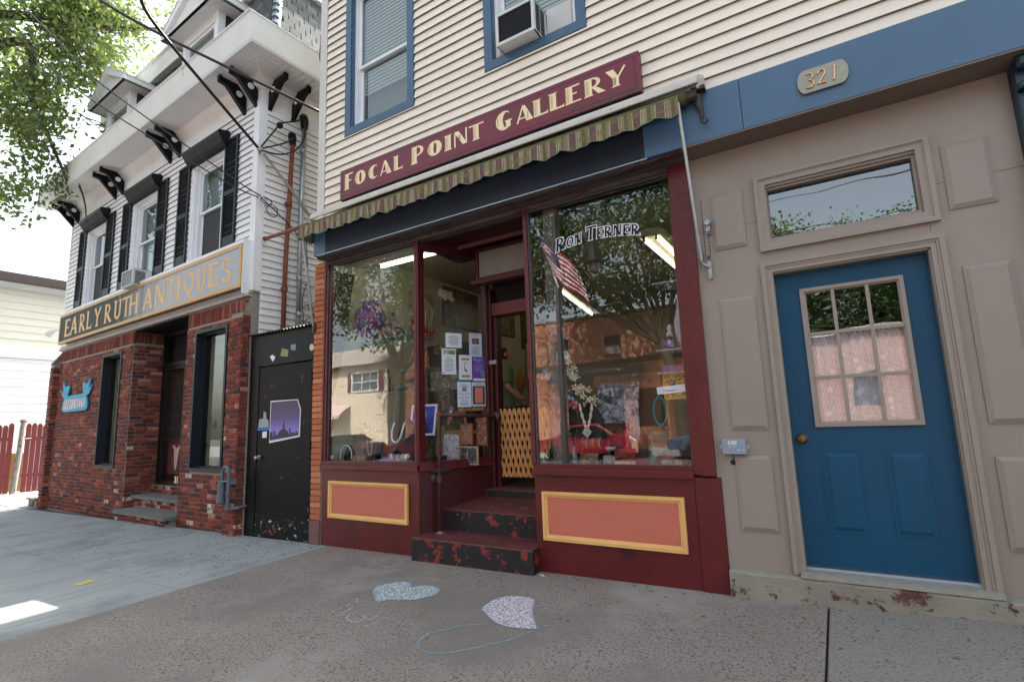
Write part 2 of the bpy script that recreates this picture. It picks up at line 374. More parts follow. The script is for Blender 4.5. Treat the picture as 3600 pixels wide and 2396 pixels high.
m_paper = MAT('white_paper', S(226,230,238), .7, .03, 4)
m_ink = MAT('grey_ink', S(80,84,96), .8, .05, 4)
m_cord = MAT('black_cable', S(20,20,22), .5, .1, 5)
m_corddirty = MAT('white_cable', S(196,190,180), .6, .1, 5)
m_wood = MAT('lattice_wood', S(196,142,84), .5, .16, 10, .1, 40, stretch=(1,1,.4), rnd=.1)
m_bark = MAT('bark', S(72,62,52), .9, .3, 10, .6, 14)
m_concrete = MAT('foundation_concrete', S(138,134,122), .9, .2, 4, .5, 40, spots=((S(92,58,50), 3.2, .54, .04), (S(70,44,40), 7, .6, .05)))
def LEAF(name, a, b, tr=.35):
    m = bpy.data.materials.new(name); m.use_nodes = True
    n = m.node_tree.nodes; l = m.node_tree.links; n.clear()
    o = n.new('ShaderNodeOutputMaterial'); d = n.new('ShaderNodeBsdfDiffuse'); t = n.new('ShaderNodeBsdfTranslucent'); g = n.new('ShaderNodeBsdfGlossy'); g.inputs['Roughness'].default_value = .45
    ge = n.new('ShaderNodeNewGeometry'); cr = n.new('ShaderNodeMix'); cr.data_type = 'RGBA'
    cr.inputs['A'].default_value = (*a, 1); cr.inputs['B'].default_value = (*b, 1)
    l.new(ge.outputs['Random Per Island'], cr.inputs['Factor'])
    sc_ = n.new('ShaderNodeVectorMath'); sc_.operation = 'MULTIPLY'; sc_.inputs[1].default_value = (1.45,1.6,.8); l.new(cr.outputs['Result'], sc_.inputs[0])
    l.new(cr.outputs['Result'], d.inputs[0]); l.new(sc_.outputs[0], t.inputs[0])
    m1 = n.new('ShaderNodeMixShader'); m1.inputs[0].default_value = tr; l.new(d.outputs[0], m1.inputs[1]); l.new(t.outputs[0], m1.inputs[2])
    m2 = n.new('ShaderNodeMixShader'); m2.inputs[0].default_value = .05; l.new(m1.outputs[0], m2.inputs[1]); l.new(g.outputs[0], m2.inputs[2])
    l.new(m2.outputs[0], o.inputs[0]); return m
m_leaf = LEAF('linden_leaf', (.095,.13,.045), (.18,.215,.08), .5)
m_leafd = LEAF('dark_leaf', (.028,.06,.018), (.07,.12,.03), .3)

# ------------------------------------------------------------------ ground
def gz(x, y):
    z = -0.23+0.0125*x if x < -0.8 else -0.24+0.05*(min(x, 3)+0.8)
    return z+0.02*max(min(y, 0), -5.4)
CURB = -5.4
m_asph = MAT('asphalt', S(72,72,74), .9, .15, 1.2, .4, 120)
m_conc = MAT('pale_concrete', S(154,156,154), .85, .07, 1.4, .25, 150, spots=((S(132,134,132), 2.2, .5, .2, (6,.25,1)), (S(128,130,130), 1.0, .5, .15), (S(166,170,168), 3.0, .62, .05, (4,.08,1)), (S(96,92,86), 60, .70, .03)), disp=.004)
m_agg = MAT('aggregate_concrete', S(142,130,120), .9, .12, .9, .5, 130, spots=((S(84,80,78), 62, .54, .05), (S(190,184,176), 75, .62, .05), (S(66,64,64), 26, .70, .03), (S(124,115,108), 1.1, .47, .16), (S(150,143,134), .8, .56, .12), (S(56,56,56), 7, .72, .015), (S(98,80,66), 2.2, .68, .1)), disp=.006)
m_agg2 = MAT('grey_aggregate', S(137,130,121), .9, .12, .9, .5, 130, spots=((S(88,88,84), 62, .56, .05), (S(172,172,166), 75, .62, .05), (S(54,54,54), 9, .72, .02)), disp=.006)
m_joint = MAT('joint_dirt', S(62,60,56), .95, .3, 20)
def sheet(m, xs, ys, dz=0.0, th=0.0, f=gz):
    for i in range(len(xs)-1):
        for j in range(len(ys)-1):
            a, b, c, d = xs[i], xs[i+1], ys[j], ys[j+1]
            m.quad((a,c,f(a,c)+dz),(b,c,f(b,c)+dz),(b,d,f(b,d)+dz),(a,d,f(a,d)+dz))
    return m
def gst(x, y): return gz(x, CURB)-0.13
g = MB()
XS = [-400,-60,-30,-20,-10,-5.2,-2,-.8,1,3,400]
sheet(g, XS, [-400,-60,-17.0], 0, f=gst); sheet(g, XS, [-17.0, CURB], 0, f=gst)
sheet(g, XS, [CURB, 0, 60, 400], -.06)
solo(g, 'ground', m_asph, kind='structure', label='asphalt street and ground running to the horizon')
gy = MB(); gy.box(-20,-14.8,-.2,30,-.46,-.40)
solo(B(-30,-14.9,.02,30,-.7,-.415), 'driveway', m_conc, kind='structure', label='sunlit concrete driveway beside the red fence')
far = MB(); sheet(far, [-60,-40,-20,0,20,60], [-21.2,-17.0], .13, f=gst)
solo(far, 'far_pavement', m_conc, kind='structure', label='pavement on the far side of the street')
solo(B(-60,60,-17.15,-17.0,-1.2,gst(0,0)+.14), 'far_kerb', m_conc, kind='structure')
def slab(m, x0, x1, y0, y1, gap=.006, th=.05):
    a, b, c, d = x0+gap, x1-gap, y0+gap, y1-gap; e = .008
    P = lambda x, y, z=0: (x, y, gz(x, y)+z)
    if a < -.8 < b:
        Q = lambda x, y, z=0: (x, y, gz(x, y)+z)
        return m.add([Q(a,c),Q(-.8,c),Q(b,c),Q(b,d),Q(-.8,d),Q(a,d),Q(a,c,-th),Q(-.8,c,-th),Q(b,c,-th),Q(b,d,-th),Q(-.8,d,-th),Q(a,d,-th)], [(0,1,4,5),(1,2,3,4),(6,7,1,0),(7,8,2,1),(8,9,3,2),(9,10,4,3),(10,11,5,4),(11,6,0,5)])
    top = [P(a+e,c+e),P(b-e,c+e),P(b-e,d-e),P(a+e,d-e)]; mid = [P(a,c,-e),P(b,c,-e),P(b,d,-e),P(a,d,-e)]; bot = [P(a,c,-th),P(b,c,-th),P(b,d,-th),P(a,d,-th)]
    m.add(top+mid+bot, [(0,1,2,3)]+[(4+i,4+(i+1)%4,(i+1)%4,i) for i in range(4)]+[(8+i,8+(i+1)%4,4+(i+1)%4,4+i) for i in range(4)])
    return m
sw = thing('pavement', None, None, (-2,-2.6,gz(-2,-2.6))); sw['kind'] = 'structure'
sw['label'] = 'speckled brown and pale grey concrete pavement in front of the shops'
part(sheet(MB(), [-45,-20,-5.2,-.8,3,12], [CURB+.12, .0], -.035), 'joint_bed', m_joint, sw)
for (a, b) in ((-5.2,-.8),(-.8,-.195)):
    pass
mm = MB(); slab(mm, -5.2, -.8, -3.3, .02, .0); part(slab(MB(), -5.2,-.195,-3.3,.02), 'slab', m_agg, sw)
part(slab(MB(), -5.2,-.195,CURB+.15,-3.3), 'slab', m_agg, sw)
for x0, x1 in ((-.195,3.0),(3.0,6.2)):
    for y0, y1 in ((-2.6,.02),(CURB+.15,-2.6)): part(slab(MB(), x0,x1,y0,y1), 'slab', m_agg2, sw)
x = -5.2
while x > -30:
    for y0, y1 in ((-1.62,.02),(-3.24,-1.62),(CURB+.15,-3.24)): part(slab(MB(), x-1.62,x,y0,y1), 'slab', m_conc, sw)
    x -= 1.62
kb = thing('kerb', None, None, (0,CURB,gz(0,CURB))); kb['kind'] = 'structure'; kb['label'] = 'grey stone kerb along the street'
x = -30
while x < 8:
    part(B(x+.004,x+1.82,CURB,CURB+.145,gz(x,CURB)-.3,gz(x,CURB)-.005), 'kerb_stone', m_concrete, kb); x += 1.83
# chalk drawings (flat marks lying on the pavement)
def chalkmat(name, col, th=.47, sc_=70):
    m = MAT(name, col, .95, .1, 8)
    n = m.node_tree.nodes; l = m.node_tree.links; b = n['Principled BSDF']
    tc = n.new('ShaderNodeTexCoord'); q = n.new('ShaderNodeTexNoise'); q.inputs['Scale'].default_value = sc_; q.inputs['Detail'].default_value = 4; q.inputs['Roughness'].default_value = .7
    r = n.new('ShaderNodeMapRange'); r.inputs[1].default_value = th; r.inputs[2].default_value = th+.16; r.inputs[4].default_value = .88
    l.new(tc.outputs['Object'], q.inputs[0]); l.new(q.outputs['Fac'], r.inputs[0]); l.new(r.outputs[0], b.inputs['Alpha'])
    return m
c_blue = chalkmat('pale_blue_chalk', S(140,186,210), .46, 120); c_white = chalkmat('white_chalk', S(214,222,228), .44); c_pink = chalkmat('pale_pink_chalk', S(226,212,220), .37); c_rose = chalkmat('rose_chalk', S(220,100,120), .42); c_wb = chalkmat('cyan_white_chalk', S(206,218,222), .40)
def gp(x, y, dz=.004): return (x, y, gz(x, y)+dz)
def blob(pts, dz=.004):
    cx = sum(p[0] for p in pts)/len(pts); cy = sum(p[1] for p in pts)/len(pts); m = MB()
    vs = [gp(cx,cy,dz)]+[gp(p[0],p[1],dz) for p in pts]; n = len(pts)
    return m.add(vs, [(0,1+i,1+(i+1)%n) for i in range(n)])
def smooth(pts, k=5, closed=True):
    n = len(pts); out = []
    for i in range(n if closed else n-1):
        p0, p1, p2, p3 = [Vector(pts[(i+d) % n] if closed else pts[max(0,min(n-1,i+d))]) for d in (-1,0,1,2)]
        for j in range(k):
            t = j/k
            out.append(tuple(.5*((2*p1)+(p2-p0)*t+(2*p0-5*p1+4*p2-p3)*t*t+(3*p1-p0-3*p2+p3)*t**3)))
    if not closed: out.append(tuple(pts[-1]))
    return out
def stroke(pts, w, dz=.006):
    m = MB(); n = len(pts); L = []
    for i in range(n):
        a = Vector(pts[max(0,i-1)][:2]); b = Vector(pts[min(n-1,i+1)][:2]); d = (b-a).normalized(); q = Vector((-d.y,d.x))*w/2*(1+.35*noise.noise(Vector((pts[i][0]*30,pts[i][1]*30,0))))
        L.append((Vector(pts[i][:2])+q, Vector(pts[i][:2])-q))
    for i in range(n-1): m.quad(gp(*L[i][1],dz),gp(*L[i+1][1],dz),gp(*L[i+1][0],dz),gp(*L[i][0],dz))
    return m
ch = thing('chalk_heart', 'pale blue and white chalk heart on the brown pavement before the steps', 'chalk drawing', (-3.216,-1.144,gz(-3.216,-1.144)))
_h = smooth([(-3.216, -1.144), (-3.329, -1.059), (-3.45, -0.968), (-3.492, -0.867), (-3.473, -0.784), (-3.414, -0.714), (-3.339, -0.685), (-3.256, -0.714), (-3.195, -0.78), (-3.144, -0.709), (-3.042, -0.69), (-2.93, -0.733), (-2.882, -0.851), (-2.922, -0.934), (-2.962, -1.002), (-3.069, -1.046), (-3.152, -1.079)]); part(blob(_h), 'fill', c_wb, ch); part(stroke(_h+_h[:1], .022), 'outline', c_blue, ch)
ch = thing('chalk_heart', 'pink filled chalk heart with a long blue outlined tail on the pavement', 'chalk drawing', (-2.125,-1.117,gz(-2.125,-1.117)))
_h = smooth([(-2.125, -1.117), (-2.276, -1.013), (-2.347, -0.954), (-2.377, -0.825), (-2.358, -0.705), (-2.291, -0.639), (-2.177, -0.619), (-2.09, -0.646), (-2.041, -0.734), (-1.999, -0.831), (-1.924, -0.949), (-1.855, -1.041), (-1.827, -1.077), (-1.823, -1.112), (-1.923, -1.137), (-2.017, -1.149)]); part(blob(_h), 'fill', c_pink, ch); part(stroke(_h+_h[:1], .014), 'outline', c_blue, ch)
part(stroke(smooth([(-2.118, -1.114), (-2.18, -1.19), (-2.285, -1.245), (-2.356, -1.353), (-2.416, -1.435), (-2.418, -1.518), (-2.386, -1.599), (-2.33, -1.656), (-2.262, -1.674), (-2.162, -1.644), (-2.063, -1.561), (-1.973, -1.44), (-1.887, -1.327), (-1.843, -1.203), (-1.793, -1.081)],5,False), .018), 'loop', c_blue, ch); part(stroke([(-1.851, -1.049), (-1.796, -1.044), (-1.75, -1.034)], .016), 'tail', c_blue, ch)
ch = thing('chalk_writing', 'faint white chalk scrawl of letters left of the blue heart', 'chalk drawing', (-3.366,-1.456,gz(-3.366,-1.456)))
for q in [[(-3.366, -1.456), (-3.377, -1.335), (-3.375, -1.209), (-3.41, -1.172), (-3.453, -1.184)], [(-3.371, -1.212), (-3.342, -1.183), (-3.285, -1.185)], [(-3.277, -1.48), (-3.28, -1.366), (-3.322, -1.288)], [(-3.277, -1.48), (-3.201, -1.425), (-3.17, -1.355)], [(-3.186, -1.408), (-3.173, -1.48), (-3.061, -1.518), (-3.033, -1.474), (-3.051, -1.417), (-3.098, -1.415)], [(-3.043, -1.425), (-2.981, -1.441), (-2.984, -1.356)], [(-2.966, -1.559), (-2.912, -1.525), (-2.899, -1.458), (-2.903, -1.387)], [(-3.1, -1.513), (-3.009, -1.516), (-3.011, -1.454)]]: part(stroke(smooth(q,4,False), .011), 'chalk_letter', c_white, ch)
solo(stroke([(-3.168, -1.315), (-3.162, -1.251)],.022), 'chalk_mark', c_blue, 'short blue chalk dash beside the scrawled letters', 'chalk drawing', (-3.168,-1.315,gz(-3.168,-1.315)))
solo(stroke([(-2.713, -1.252), (-2.726, -1.18), (-2.717, -1.131)],.02), 'chalk_mark', c_rose, 'short rose chalk dash between the two hearts', 'chalk drawing', (-2.713,-1.252,gz(-2.713,-1.252)))


# fallen bits on the pavement: nobody could count them
m_twig = MAT('dry_leaf_bits', S(112,80,56), .9, .3, 10)
lm = MB()
for i in range(420):
    if i < 300: lx, ly = -5.3-4.6*random.random()**1.3, -.06-1.5*random.random()**2.2
    else: lx, ly = random.uniform(-5.0,1.0), random.uniform(-.02,-.06-1.6*random.random()**2)
    a = random.uniform(0, pi); s_ = random.uniform(.006,.026); t_ = random.uniform(.0025,.007)
    d = Vector((cos(a),sin(a))); q = Vector((-d.y,d.x))
    p = [Vector((lx,ly))+d*s_*u+q*t_*v for u, v in ((-1,0),(0,-1),(1,0),(0,1))]
    lm.add([gp(p[0].x,p[0].y,.003),gp(p[1].x,p[1].y,.004),gp(p[2].x,p[2].y,.003),gp(p[3].x,p[3].y,.004),gp(lx,ly,.009)], [(0,1,4),(1,2,4),(2,3,4),(3,0,4)])
solo(lm, 'leaf_litter', m_twig, 'dry leaf bits and twigs scattered along the foot of the shop fronts', None, (-7,-.3,gz(-7,-.3)), kind='stuff')
cg = thing('cigarette_butt', 'orange and white cigarette butt lying at the foot of the right maroon wall', 'cigarette butt', (-2.30,-.11,gz(-2.3,-.11)))
part(MB().tube([(-2.34,-.10,gz(-2.3,-.1)+.006),(-2.29,-.115,gz(-2.3,-.1)+.006)], .005), 'paper', m_paper, cg)
part(MB().tube([(-2.29,-.115,gz(-2.3,-.1)+.006),(-2.262,-.123,gz(-2.3,-.1)+.006)], .0052), 'filter', MAT('filter', S(214,140,70), .8), cg)
yt = MB(); yt.quad(gp(-6.46,-1.97,.004),gp(-6.35,-1.98,.004),gp(-6.35,-1.83,.004),gp(-6.47,-1.83,.004))
solo(yt, 'painted_mark', MAT('yellow_paint', S(214,180,70), .8, .2, 14, spots=((S(176,176,172), 26, .55, .05),)), 'yellow utility paint mark on the pale concrete slab', 'paint mark', (-6.4,-1.9,gz(-6.4,-1.9)))

# ------------------------------------------------------------------ shop building
def wall_holes(m, x0, x1, z0, z1, y0, y1, holes):
    xs = sorted({x0, x1, *[min(max(h[0],x0),x1) for h in holes], *[min(max(h[1],x0),x1) for h in holes]})
    for i in range(len(xs)-1):
        a, b = xs[i], xs[i+1]
        if b-a < 1e-5: continue
        cut = sorted((max(h[2],z0), min(h[3],z1)) for h in holes if h[0] <= a+1e-6 and h[1] >= b-1e-6 and h[3] > z0 and h[2] < z1)
        z = z0
        for c, d in cut:
            if c > z: m.box(a,b,y0,y1,z,c)
            z = max(z, d)
        if z < z1: m.box(a,b,y0,y1,z,z1)
    return m
_bc = {}
def siding(parent, x0, x1, z0, z1, ex, y, holes, mt, rotz=0.0, org=None, name='siding_board', split=0):
    z = z0
    row = 0
    while z < z1-1e-3:
        h = min(ex, z1-z)
        segs = [(x0, x1)]
        for hx0, hx1, hz0, hz1 in holes:
            if hz0 < z+h*.75 and hz1 > z+h*.25:
                ns = []
                for a, b in segs:
                    if hx1 <= a or hx0 >= b: ns.append((a, b)); continue
                    if hx0 > a: ns.append((a, hx0))
                    if hx1 < b: ns.append((hx1, b))
                segs = ns
        if split:
            ns = []
            for a, b in segs:
                if b-a > split*1.2:
                    c = a+split*(.35+.6*((row*0.37) % 1)); ns += [(a, c-.0006), (c+.0006, b)] if c < b-.3 else [(a, b)]
                else: ns.append((a, b))
            segs = ns
        for a, b in segs:
            key = (round(b-a, 3), round(h, 3), mt.name)
            if key not in _bc:
                L_ = b-a; lip = .031 if ex < .2 else .027
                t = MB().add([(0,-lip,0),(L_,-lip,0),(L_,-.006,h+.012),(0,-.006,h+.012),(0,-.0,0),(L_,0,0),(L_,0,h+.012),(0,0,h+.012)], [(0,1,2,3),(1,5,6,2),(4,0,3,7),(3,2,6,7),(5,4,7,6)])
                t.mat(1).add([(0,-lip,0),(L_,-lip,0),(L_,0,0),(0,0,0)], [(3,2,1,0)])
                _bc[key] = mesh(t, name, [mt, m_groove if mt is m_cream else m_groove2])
            if rotz: inst(_bc[key], name, parent, (y, a, z), (0,0,rotz))
            else: inst(_bc[key], name, parent, (a, y, z))
        z += ex; row += 1
def clapwin(parent, x0, x1, z0, z1, y, meet, glass, fr=m_whitetrim, blind=None, xform=None):
    """double hung window: frame, two sashes, panes"""
    f = MB().frame(x0,x1,z0,z1,.05,y,y+.12); wf = part(f, 'window', fr, parent)
    s1 = MB().frame(x0+.05,x1-.05,meet-.02,z1-.05,.035,y+.03,y+.06); part(s1, 'sash', fr, wf)
    s2 = MB().frame(x0+.05,x1-.05,z0+.05,meet+.02,.035,y+.065,y+.095); part(s2, 'sash', m_shut if meet < 0 else fr, wf)
    part(B(x0+.085,x1-.085,y+.043,y+.047,meet+.015,z1-.085), 'pane', glass, wf)
    part(B(x0+.085,x1-.085,y+.078,y+.082,z0+.085,meet-.015), 'pane', glass, wf)
    return wf

sb = thing('shop_building', 'cream clapboard building with maroon gallery shop front and taupe entrance bay', 'building', (-2, 0, 0))
W1 = (-4.885,-3.91,4.82,6.75); W2 = (-2.70,-1.735,4.83,6.75)
part(wall_holes(MB(), -5.4,7,3.2,8.0,.004,.6,[W1,W2]).box(-5.4,7,.6,7,3.42,8.0), 'upper_wall', m_cream, sb)
part(B(-5.5,7.1,-.12,7.1,8.0,8.25), 'parapet', m_creamtrim, sb)
siding(sb, -5.36, 6.9, 3.555, 7.95, .1145, 0.0, [W1, W2], m_cream, split=3.66)
cp = MB().box(-5.50,-5.37,-.03,.0,3.2,8.0).box(-5.50,-5.44,.0,.12,3.2,8.0); part(cp, 'corner_trim', m_creamtrim, sb)
m_blind = MAT('window_blind', S(240,238,226), .7, .03, 3)
def upwin(h, meet, lbl):
    x0,x1,z0,z1 = h
    t = MB().frame(x0-.10,x1+.10,z0-.10,z1+.10,.10,-.035,.0).frame(x0-.105,x1+.105,z0-.105,z1+.105,.02,-.03,-.001); wt = part(t, 'window_trim', m_bluetrim, sb, label='slate blue trim')
    part(MB().frame(x0,x1,z0,z1,.006,-.02,.07), 'reveal', m_bluetrim, wt)
    w = clapwin(sb, x0+.006, x1-.006, z0+.006, z1, .035, meet, m_glass2)
    return w
w1 = upwin(W1, 5.68, ''); w2 = upwin(W2, 5.68, '')
for h in (W1, W2):
    bl = MB()
    z = 5.0 if h is W1 else 4.95
    lo = 5.3 if h is W1 else 5.0
    z = lo
    while z < 6.7:
        bl.quad((h[0]+.09,.128,z),(h[1]-.09,.128,z),(h[1]-.09,.140,z+.048),(h[0]+.09,.140,z+.048)); z += .05
    o = part(bl, 'blind', m_blind, sb); o['kind'] = 'stuff'
    part(B(h[0]+.02,h[1]-.02,.19,.2,h[2]+.02,h[3]), 'curtain', MAT('grey_curtain', S(120,118,100), .9, .12, 6, stretch=(6,1,.5)), sb)
# window air conditioner of the second window
ac = thing('air_conditioner', 'white window air conditioner with dark coil grille in the blue trimmed upper window', 'air conditioner', (-2.25,-.12,4.7))
X0,X1,Z0,Z1 = -2.555,-2.115,4.835,5.185
m_acw = MAT('ac_case', S(206,208,204), .5, .06, 6)
part(MB().box(X0,X1,-.16,.14,Z0,Z0+.012).box(X0,X1,-.16,.14,Z1-.012,Z1).box(X0,X0+.012,-.16,.14,Z0,Z1).box(X1-.012,X1,-.16,.14,Z0,Z1).frame(X0-.004,X1+.004,Z0-.004,Z1+.004,.03,-.172,-.16), 'case', m_acw, ac)
part(B(X0+.02,X1-.02,-.145,-.13,Z0+.02,Z1-.02), 'coil', MAT('coil', S(40,44,46), .6, .5, 60, .8, 90, spots=((S(150,156,158), 12, .64, .1),)), ac)
gr = MB()
for i in range(22):
    gx = X0+.035+i*(X1-X0-.07)/21; gr.box(gx-.0012,gx+.0012,-.158,-.152,Z0+.03,Z1-.03)
for i in range(16):
    gz_ = Z0+.035+i*(Z1-Z0-.07)/15; gr.box(X0+.03,X1-.03,-.164,-.1585,gz_-.0012,gz_+.0012)
part(gr, 'grille', MAT('grille_wire', S(50,54,54), .6), ac)
sl = MB()
for i in range(15):
    for k in range(2): sl.box(X1+.001,X1+.004,-.13+k*.1,-.045+k*.1,Z0+.03+i*.020,Z0+.040+i*.020)
part(sl, 'side_vents', m_dark, ac)
solo(B(X1+.01,-1.80,.10,.11,4.86,5.22), 'filler_panel', MAT('filler_panel', S(206,202,198), .6, .04, 3), 'pale filler panel beside the window air conditioner', 'panel', (-1.95,.02,4.88))
# fascia band
fb = MB()
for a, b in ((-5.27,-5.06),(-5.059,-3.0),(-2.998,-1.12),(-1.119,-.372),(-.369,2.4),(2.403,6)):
    part(MB().cbox(a,b,-.24,-.004,3.14,3.553,.003), 'fascia_panel', m_blueshade if a > -5.1 and b < -1 else m_blue, sb)  # panels under the awning get the blue with shade painted in
part(B(-.83,6,-.238,-.001,3.128,3.138), 'soffit', MAT('soffit_taupe', S(120,104,94), .6, .06, 3), sb)
part(B(-5.2,-1.1,-.246,-.2,3.128,3.138), 'drip_edge', m_alu, sb)
part(B(-5.26,-.83,-.2,-.004,3.12,3.138), 'soffit_board', m_timber, sb)
sc_ = MB()
for x in (-.8,-.345,.22,.86,1.3): sc_.lathe([(.004,0),(.003,.002)], (x,-.243,3.17), 8, 'y')
part(sc_, 'screws', m_alu, sb)['kind'] = 'stuff'
# timber lintel over the shop window
for a, b in ((-5.31,-3.6),(-3.596,-2.2),(-2.196,-1.0)):
    part(MB().cbox(a,b,-.022,.10,3.085,3.16,.006), 'lintel_board', m_timber, sb)
    part(MB().cbox(a,b,-.045,.10,3.162,3.2,.006), 'lintel_board', m_timber, sb)
# orange brick pier
obm = {}
z = -.02; k = 0
OBX0, OBX1 = -5.53, -5.345
part(B(OBX0+.004,OBX1+.02,.005,.12,-.35,3.15), 'pier_core', m_mortar, sb)
obr = mesh(MB().cbox(0,OBX1-OBX0-.004,0,.1,0,.060,.004), 'brick', m_obrick)
z = -.02
while z < 3.1:
    inst(obr, 'brick', sb, (OBX0+random.uniform(-.003,.003), -.012+random.uniform(-.002,.002), z)); z += .0705
part(B(OBX0,OBX1,-.02,.1,-.36,-.025), 'pier_base', MAT('pier_base', S(112,84,80), .85, .2, 8, .4, 30), sb)
part(B(-5.40,-5.335,.0,.03,-.35,3.12), 'mortar_strip', m_mortar, sb)
# side and party walls, room shell
part(B(-5.53,-5.36,.121,12,-.4,3.199), 'side_wall', m_cream, sb)
part(B(-1.02,-.83,.13,12,-.3,3.42), 'party_wall', m_room, sb)
room = MB().box(-5.359,-5.33,.12,7,-.2,3.419)
part(room, 'room_wall', m_room, sb); part(B(-5.36,-1.02,7,7.1,-.2,3.419), 'room_wall', m_room, sb)
part(B(-5.33,-1.021,.02,7,3.36,3.415), 'room_ceiling', m_ceil, sb)
part(B(-5.33,-1.021,.82,7,.2,.335), 'room_floor', m_floor, sb)
# maroon stall risers
def maroon_wall(x0, x1):
    part(MB().box(x0,x1,.0,.1,-.42,.60), 'stall_riser', m_maroon, sb)
    s_ = part(MB().cbox(x0-.01,x1+.012,-.045,.14,.572,.632,.006).box(x0,x1,-.01,.09,.632,.668), 'window_sill', m_maroon, sb)
maroon_wall(-5.325,-3.80); maroon_wall(-2.41,-1.005)
for x0, x1, z0, z1 in ((-5.19,-3.945,.028,.442),(-2.33,-1.085,.018,.432)):
    pn = part(B(x0+.04,x1-.04,-.012,-.001,z0+.04,z1-.04), 'panel', m_peach, sb, label='peach painted panel')
    part(MB().frame(x0,x1,z0,z1,.026,-.030,-.001).frame(x0+.026,x1-.026,z0+.026,z1-.026,.022,-.021,-.001,.006), 'panel_trim', m_yellow, pn)
    sw_ = MB()
    for sx in (x0+.07,(x0+x1)/2,x1-.07):
        for sz in (z0+.07,z1-.07): sw_.lathe([(.005,0),(.004,.003)], (sx,-.012,sz), 8, 'y')
    part(sw_, 'screws', MAT('peach_screw', S(150,80,66), .5), pn)
# pilaster on the right of the shop window
part(MB().cbox(-1.003,-.83,-.02,.12,.60,3.19,.008).box(-.935,-.83,-.03,-.02,.6,3.19), 'pilaster', m_maroon, sb)
part(MB().cbox(-1.003,-.80,-.015,.12,-.30,.59,.01), 'pilaster_base', m_maroon, sb)
pl = MB()
for sx, sz in ((-.90,3.0),(-.9,2.85),(-.88,2.2),(-.91,2.1),(-.9,1.95),(-.9,1.2),(-.92,.95),(-.87,.75)): pl.lathe([(.006,0),(.005,.003)], (sx,-.031,sz), 8, 'y')
part(pl, 'screws', m_dark, sb)
# frames of the display windows
def mbox(x0,x1,z0,z1,y0=-.02,y1=.09,c=.008): return MB().cbox(x0,x1,y0,y1,z0,z1,c)
part(mbox(-5.325,-5.27,.66,3.085), 'window_post', m_maroon, sb)
part(mbox(-5.325,-5.300,.66,3.085,-.032,-.019,.003), 'window_bead', m_maroon, sb)
part(mbox(-3.845,-3.785,.66,3.085), 'corner_post', m_maroon, sb)
part(mbox(-3.83,-3.80,.66,3.085,-.030,-.0195,.004), 'corner_bead', m_maroon, sb)
part(mbox(-2.425,-2.385,.66,3.085), 'window_post', m_maroon, sb)
gl = part(B(-5.27,-3.845,.028,.034,.66,3.085), 'shop_window', m_glass, sb, label='left display window pane')
gr_ = part(B(-2.385,-1.003,.028,.034,.66,3.085), 'shop_window', m_glass, sb, label='right display window pane')
m_putty = MAT('grey_putty', S(92,96,98), .6, .2, 20)
part(MB().frame(-5.27,-3.845,.66,3.085,.010,.016,.028), 'glazing_bead', m_putty, gl)
part(MB().frame(-2.385,-1.003,.66,3.085,.010,.016,.028), 'glazing_bead', m_putty, gr_)
# splayed return beside the steps
RET = Matrix.Translation((-3.80,0,0)) @ Matrix.Rotation(radians(63.43), 4, 'Z')
RL = .90
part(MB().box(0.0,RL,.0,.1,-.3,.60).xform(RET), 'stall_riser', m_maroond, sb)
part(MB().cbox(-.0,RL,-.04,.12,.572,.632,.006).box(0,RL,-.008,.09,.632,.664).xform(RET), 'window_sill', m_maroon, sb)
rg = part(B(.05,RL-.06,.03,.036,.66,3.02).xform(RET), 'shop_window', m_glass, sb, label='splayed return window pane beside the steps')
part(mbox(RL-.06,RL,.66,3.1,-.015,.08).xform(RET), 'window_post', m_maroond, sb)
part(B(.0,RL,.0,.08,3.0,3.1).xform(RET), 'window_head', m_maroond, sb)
# right return
RR = Matrix.Translation((-2.60,.8,0)) @ Matrix.Rotation(radians(-75.96), 4, 'Z')
part(MB().box(0,.79,0,.08,-.3,.63).xform(RR), 'stall_riser', m_maroond, sb)
part(B(.04,.76,.03,.036,.66,3.02).xform(RR), 'shop_window', m_glassd, sb, label='right return window pane')
part(B(0,.79,.0,.06,3.0,3.1).xform(RR), 'window_head', m_maroond, sb)
part(B(.0,.05,.0,.06,.63,3.0).xform(RR), 'window_post', MAT('grey_timber_post', S(92,84,78), .9, .2, 6, .3, 20, stretch=(3,3,.4)), sb)
part(B(-2.26,-2.13,.10,.2,.66,3.2), 'timber_post', MAT('grey_timber_post2', S(96,90,84), .9, .25, 5, .3, 20, stretch=(3,3,.4)), sb)
# recess ceiling
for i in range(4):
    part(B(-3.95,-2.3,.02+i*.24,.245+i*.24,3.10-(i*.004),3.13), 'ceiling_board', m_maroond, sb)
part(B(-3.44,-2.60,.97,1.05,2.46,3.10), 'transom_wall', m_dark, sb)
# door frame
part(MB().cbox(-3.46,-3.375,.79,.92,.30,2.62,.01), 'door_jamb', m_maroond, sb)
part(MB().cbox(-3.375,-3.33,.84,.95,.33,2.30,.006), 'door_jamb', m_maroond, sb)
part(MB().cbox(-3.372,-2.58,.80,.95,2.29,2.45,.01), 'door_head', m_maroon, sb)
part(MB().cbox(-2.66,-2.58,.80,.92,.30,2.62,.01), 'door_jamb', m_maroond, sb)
part(B(-3.40,-3.30,.77,.789,1.72,1.765), 'door_latch', m_alu, sb)
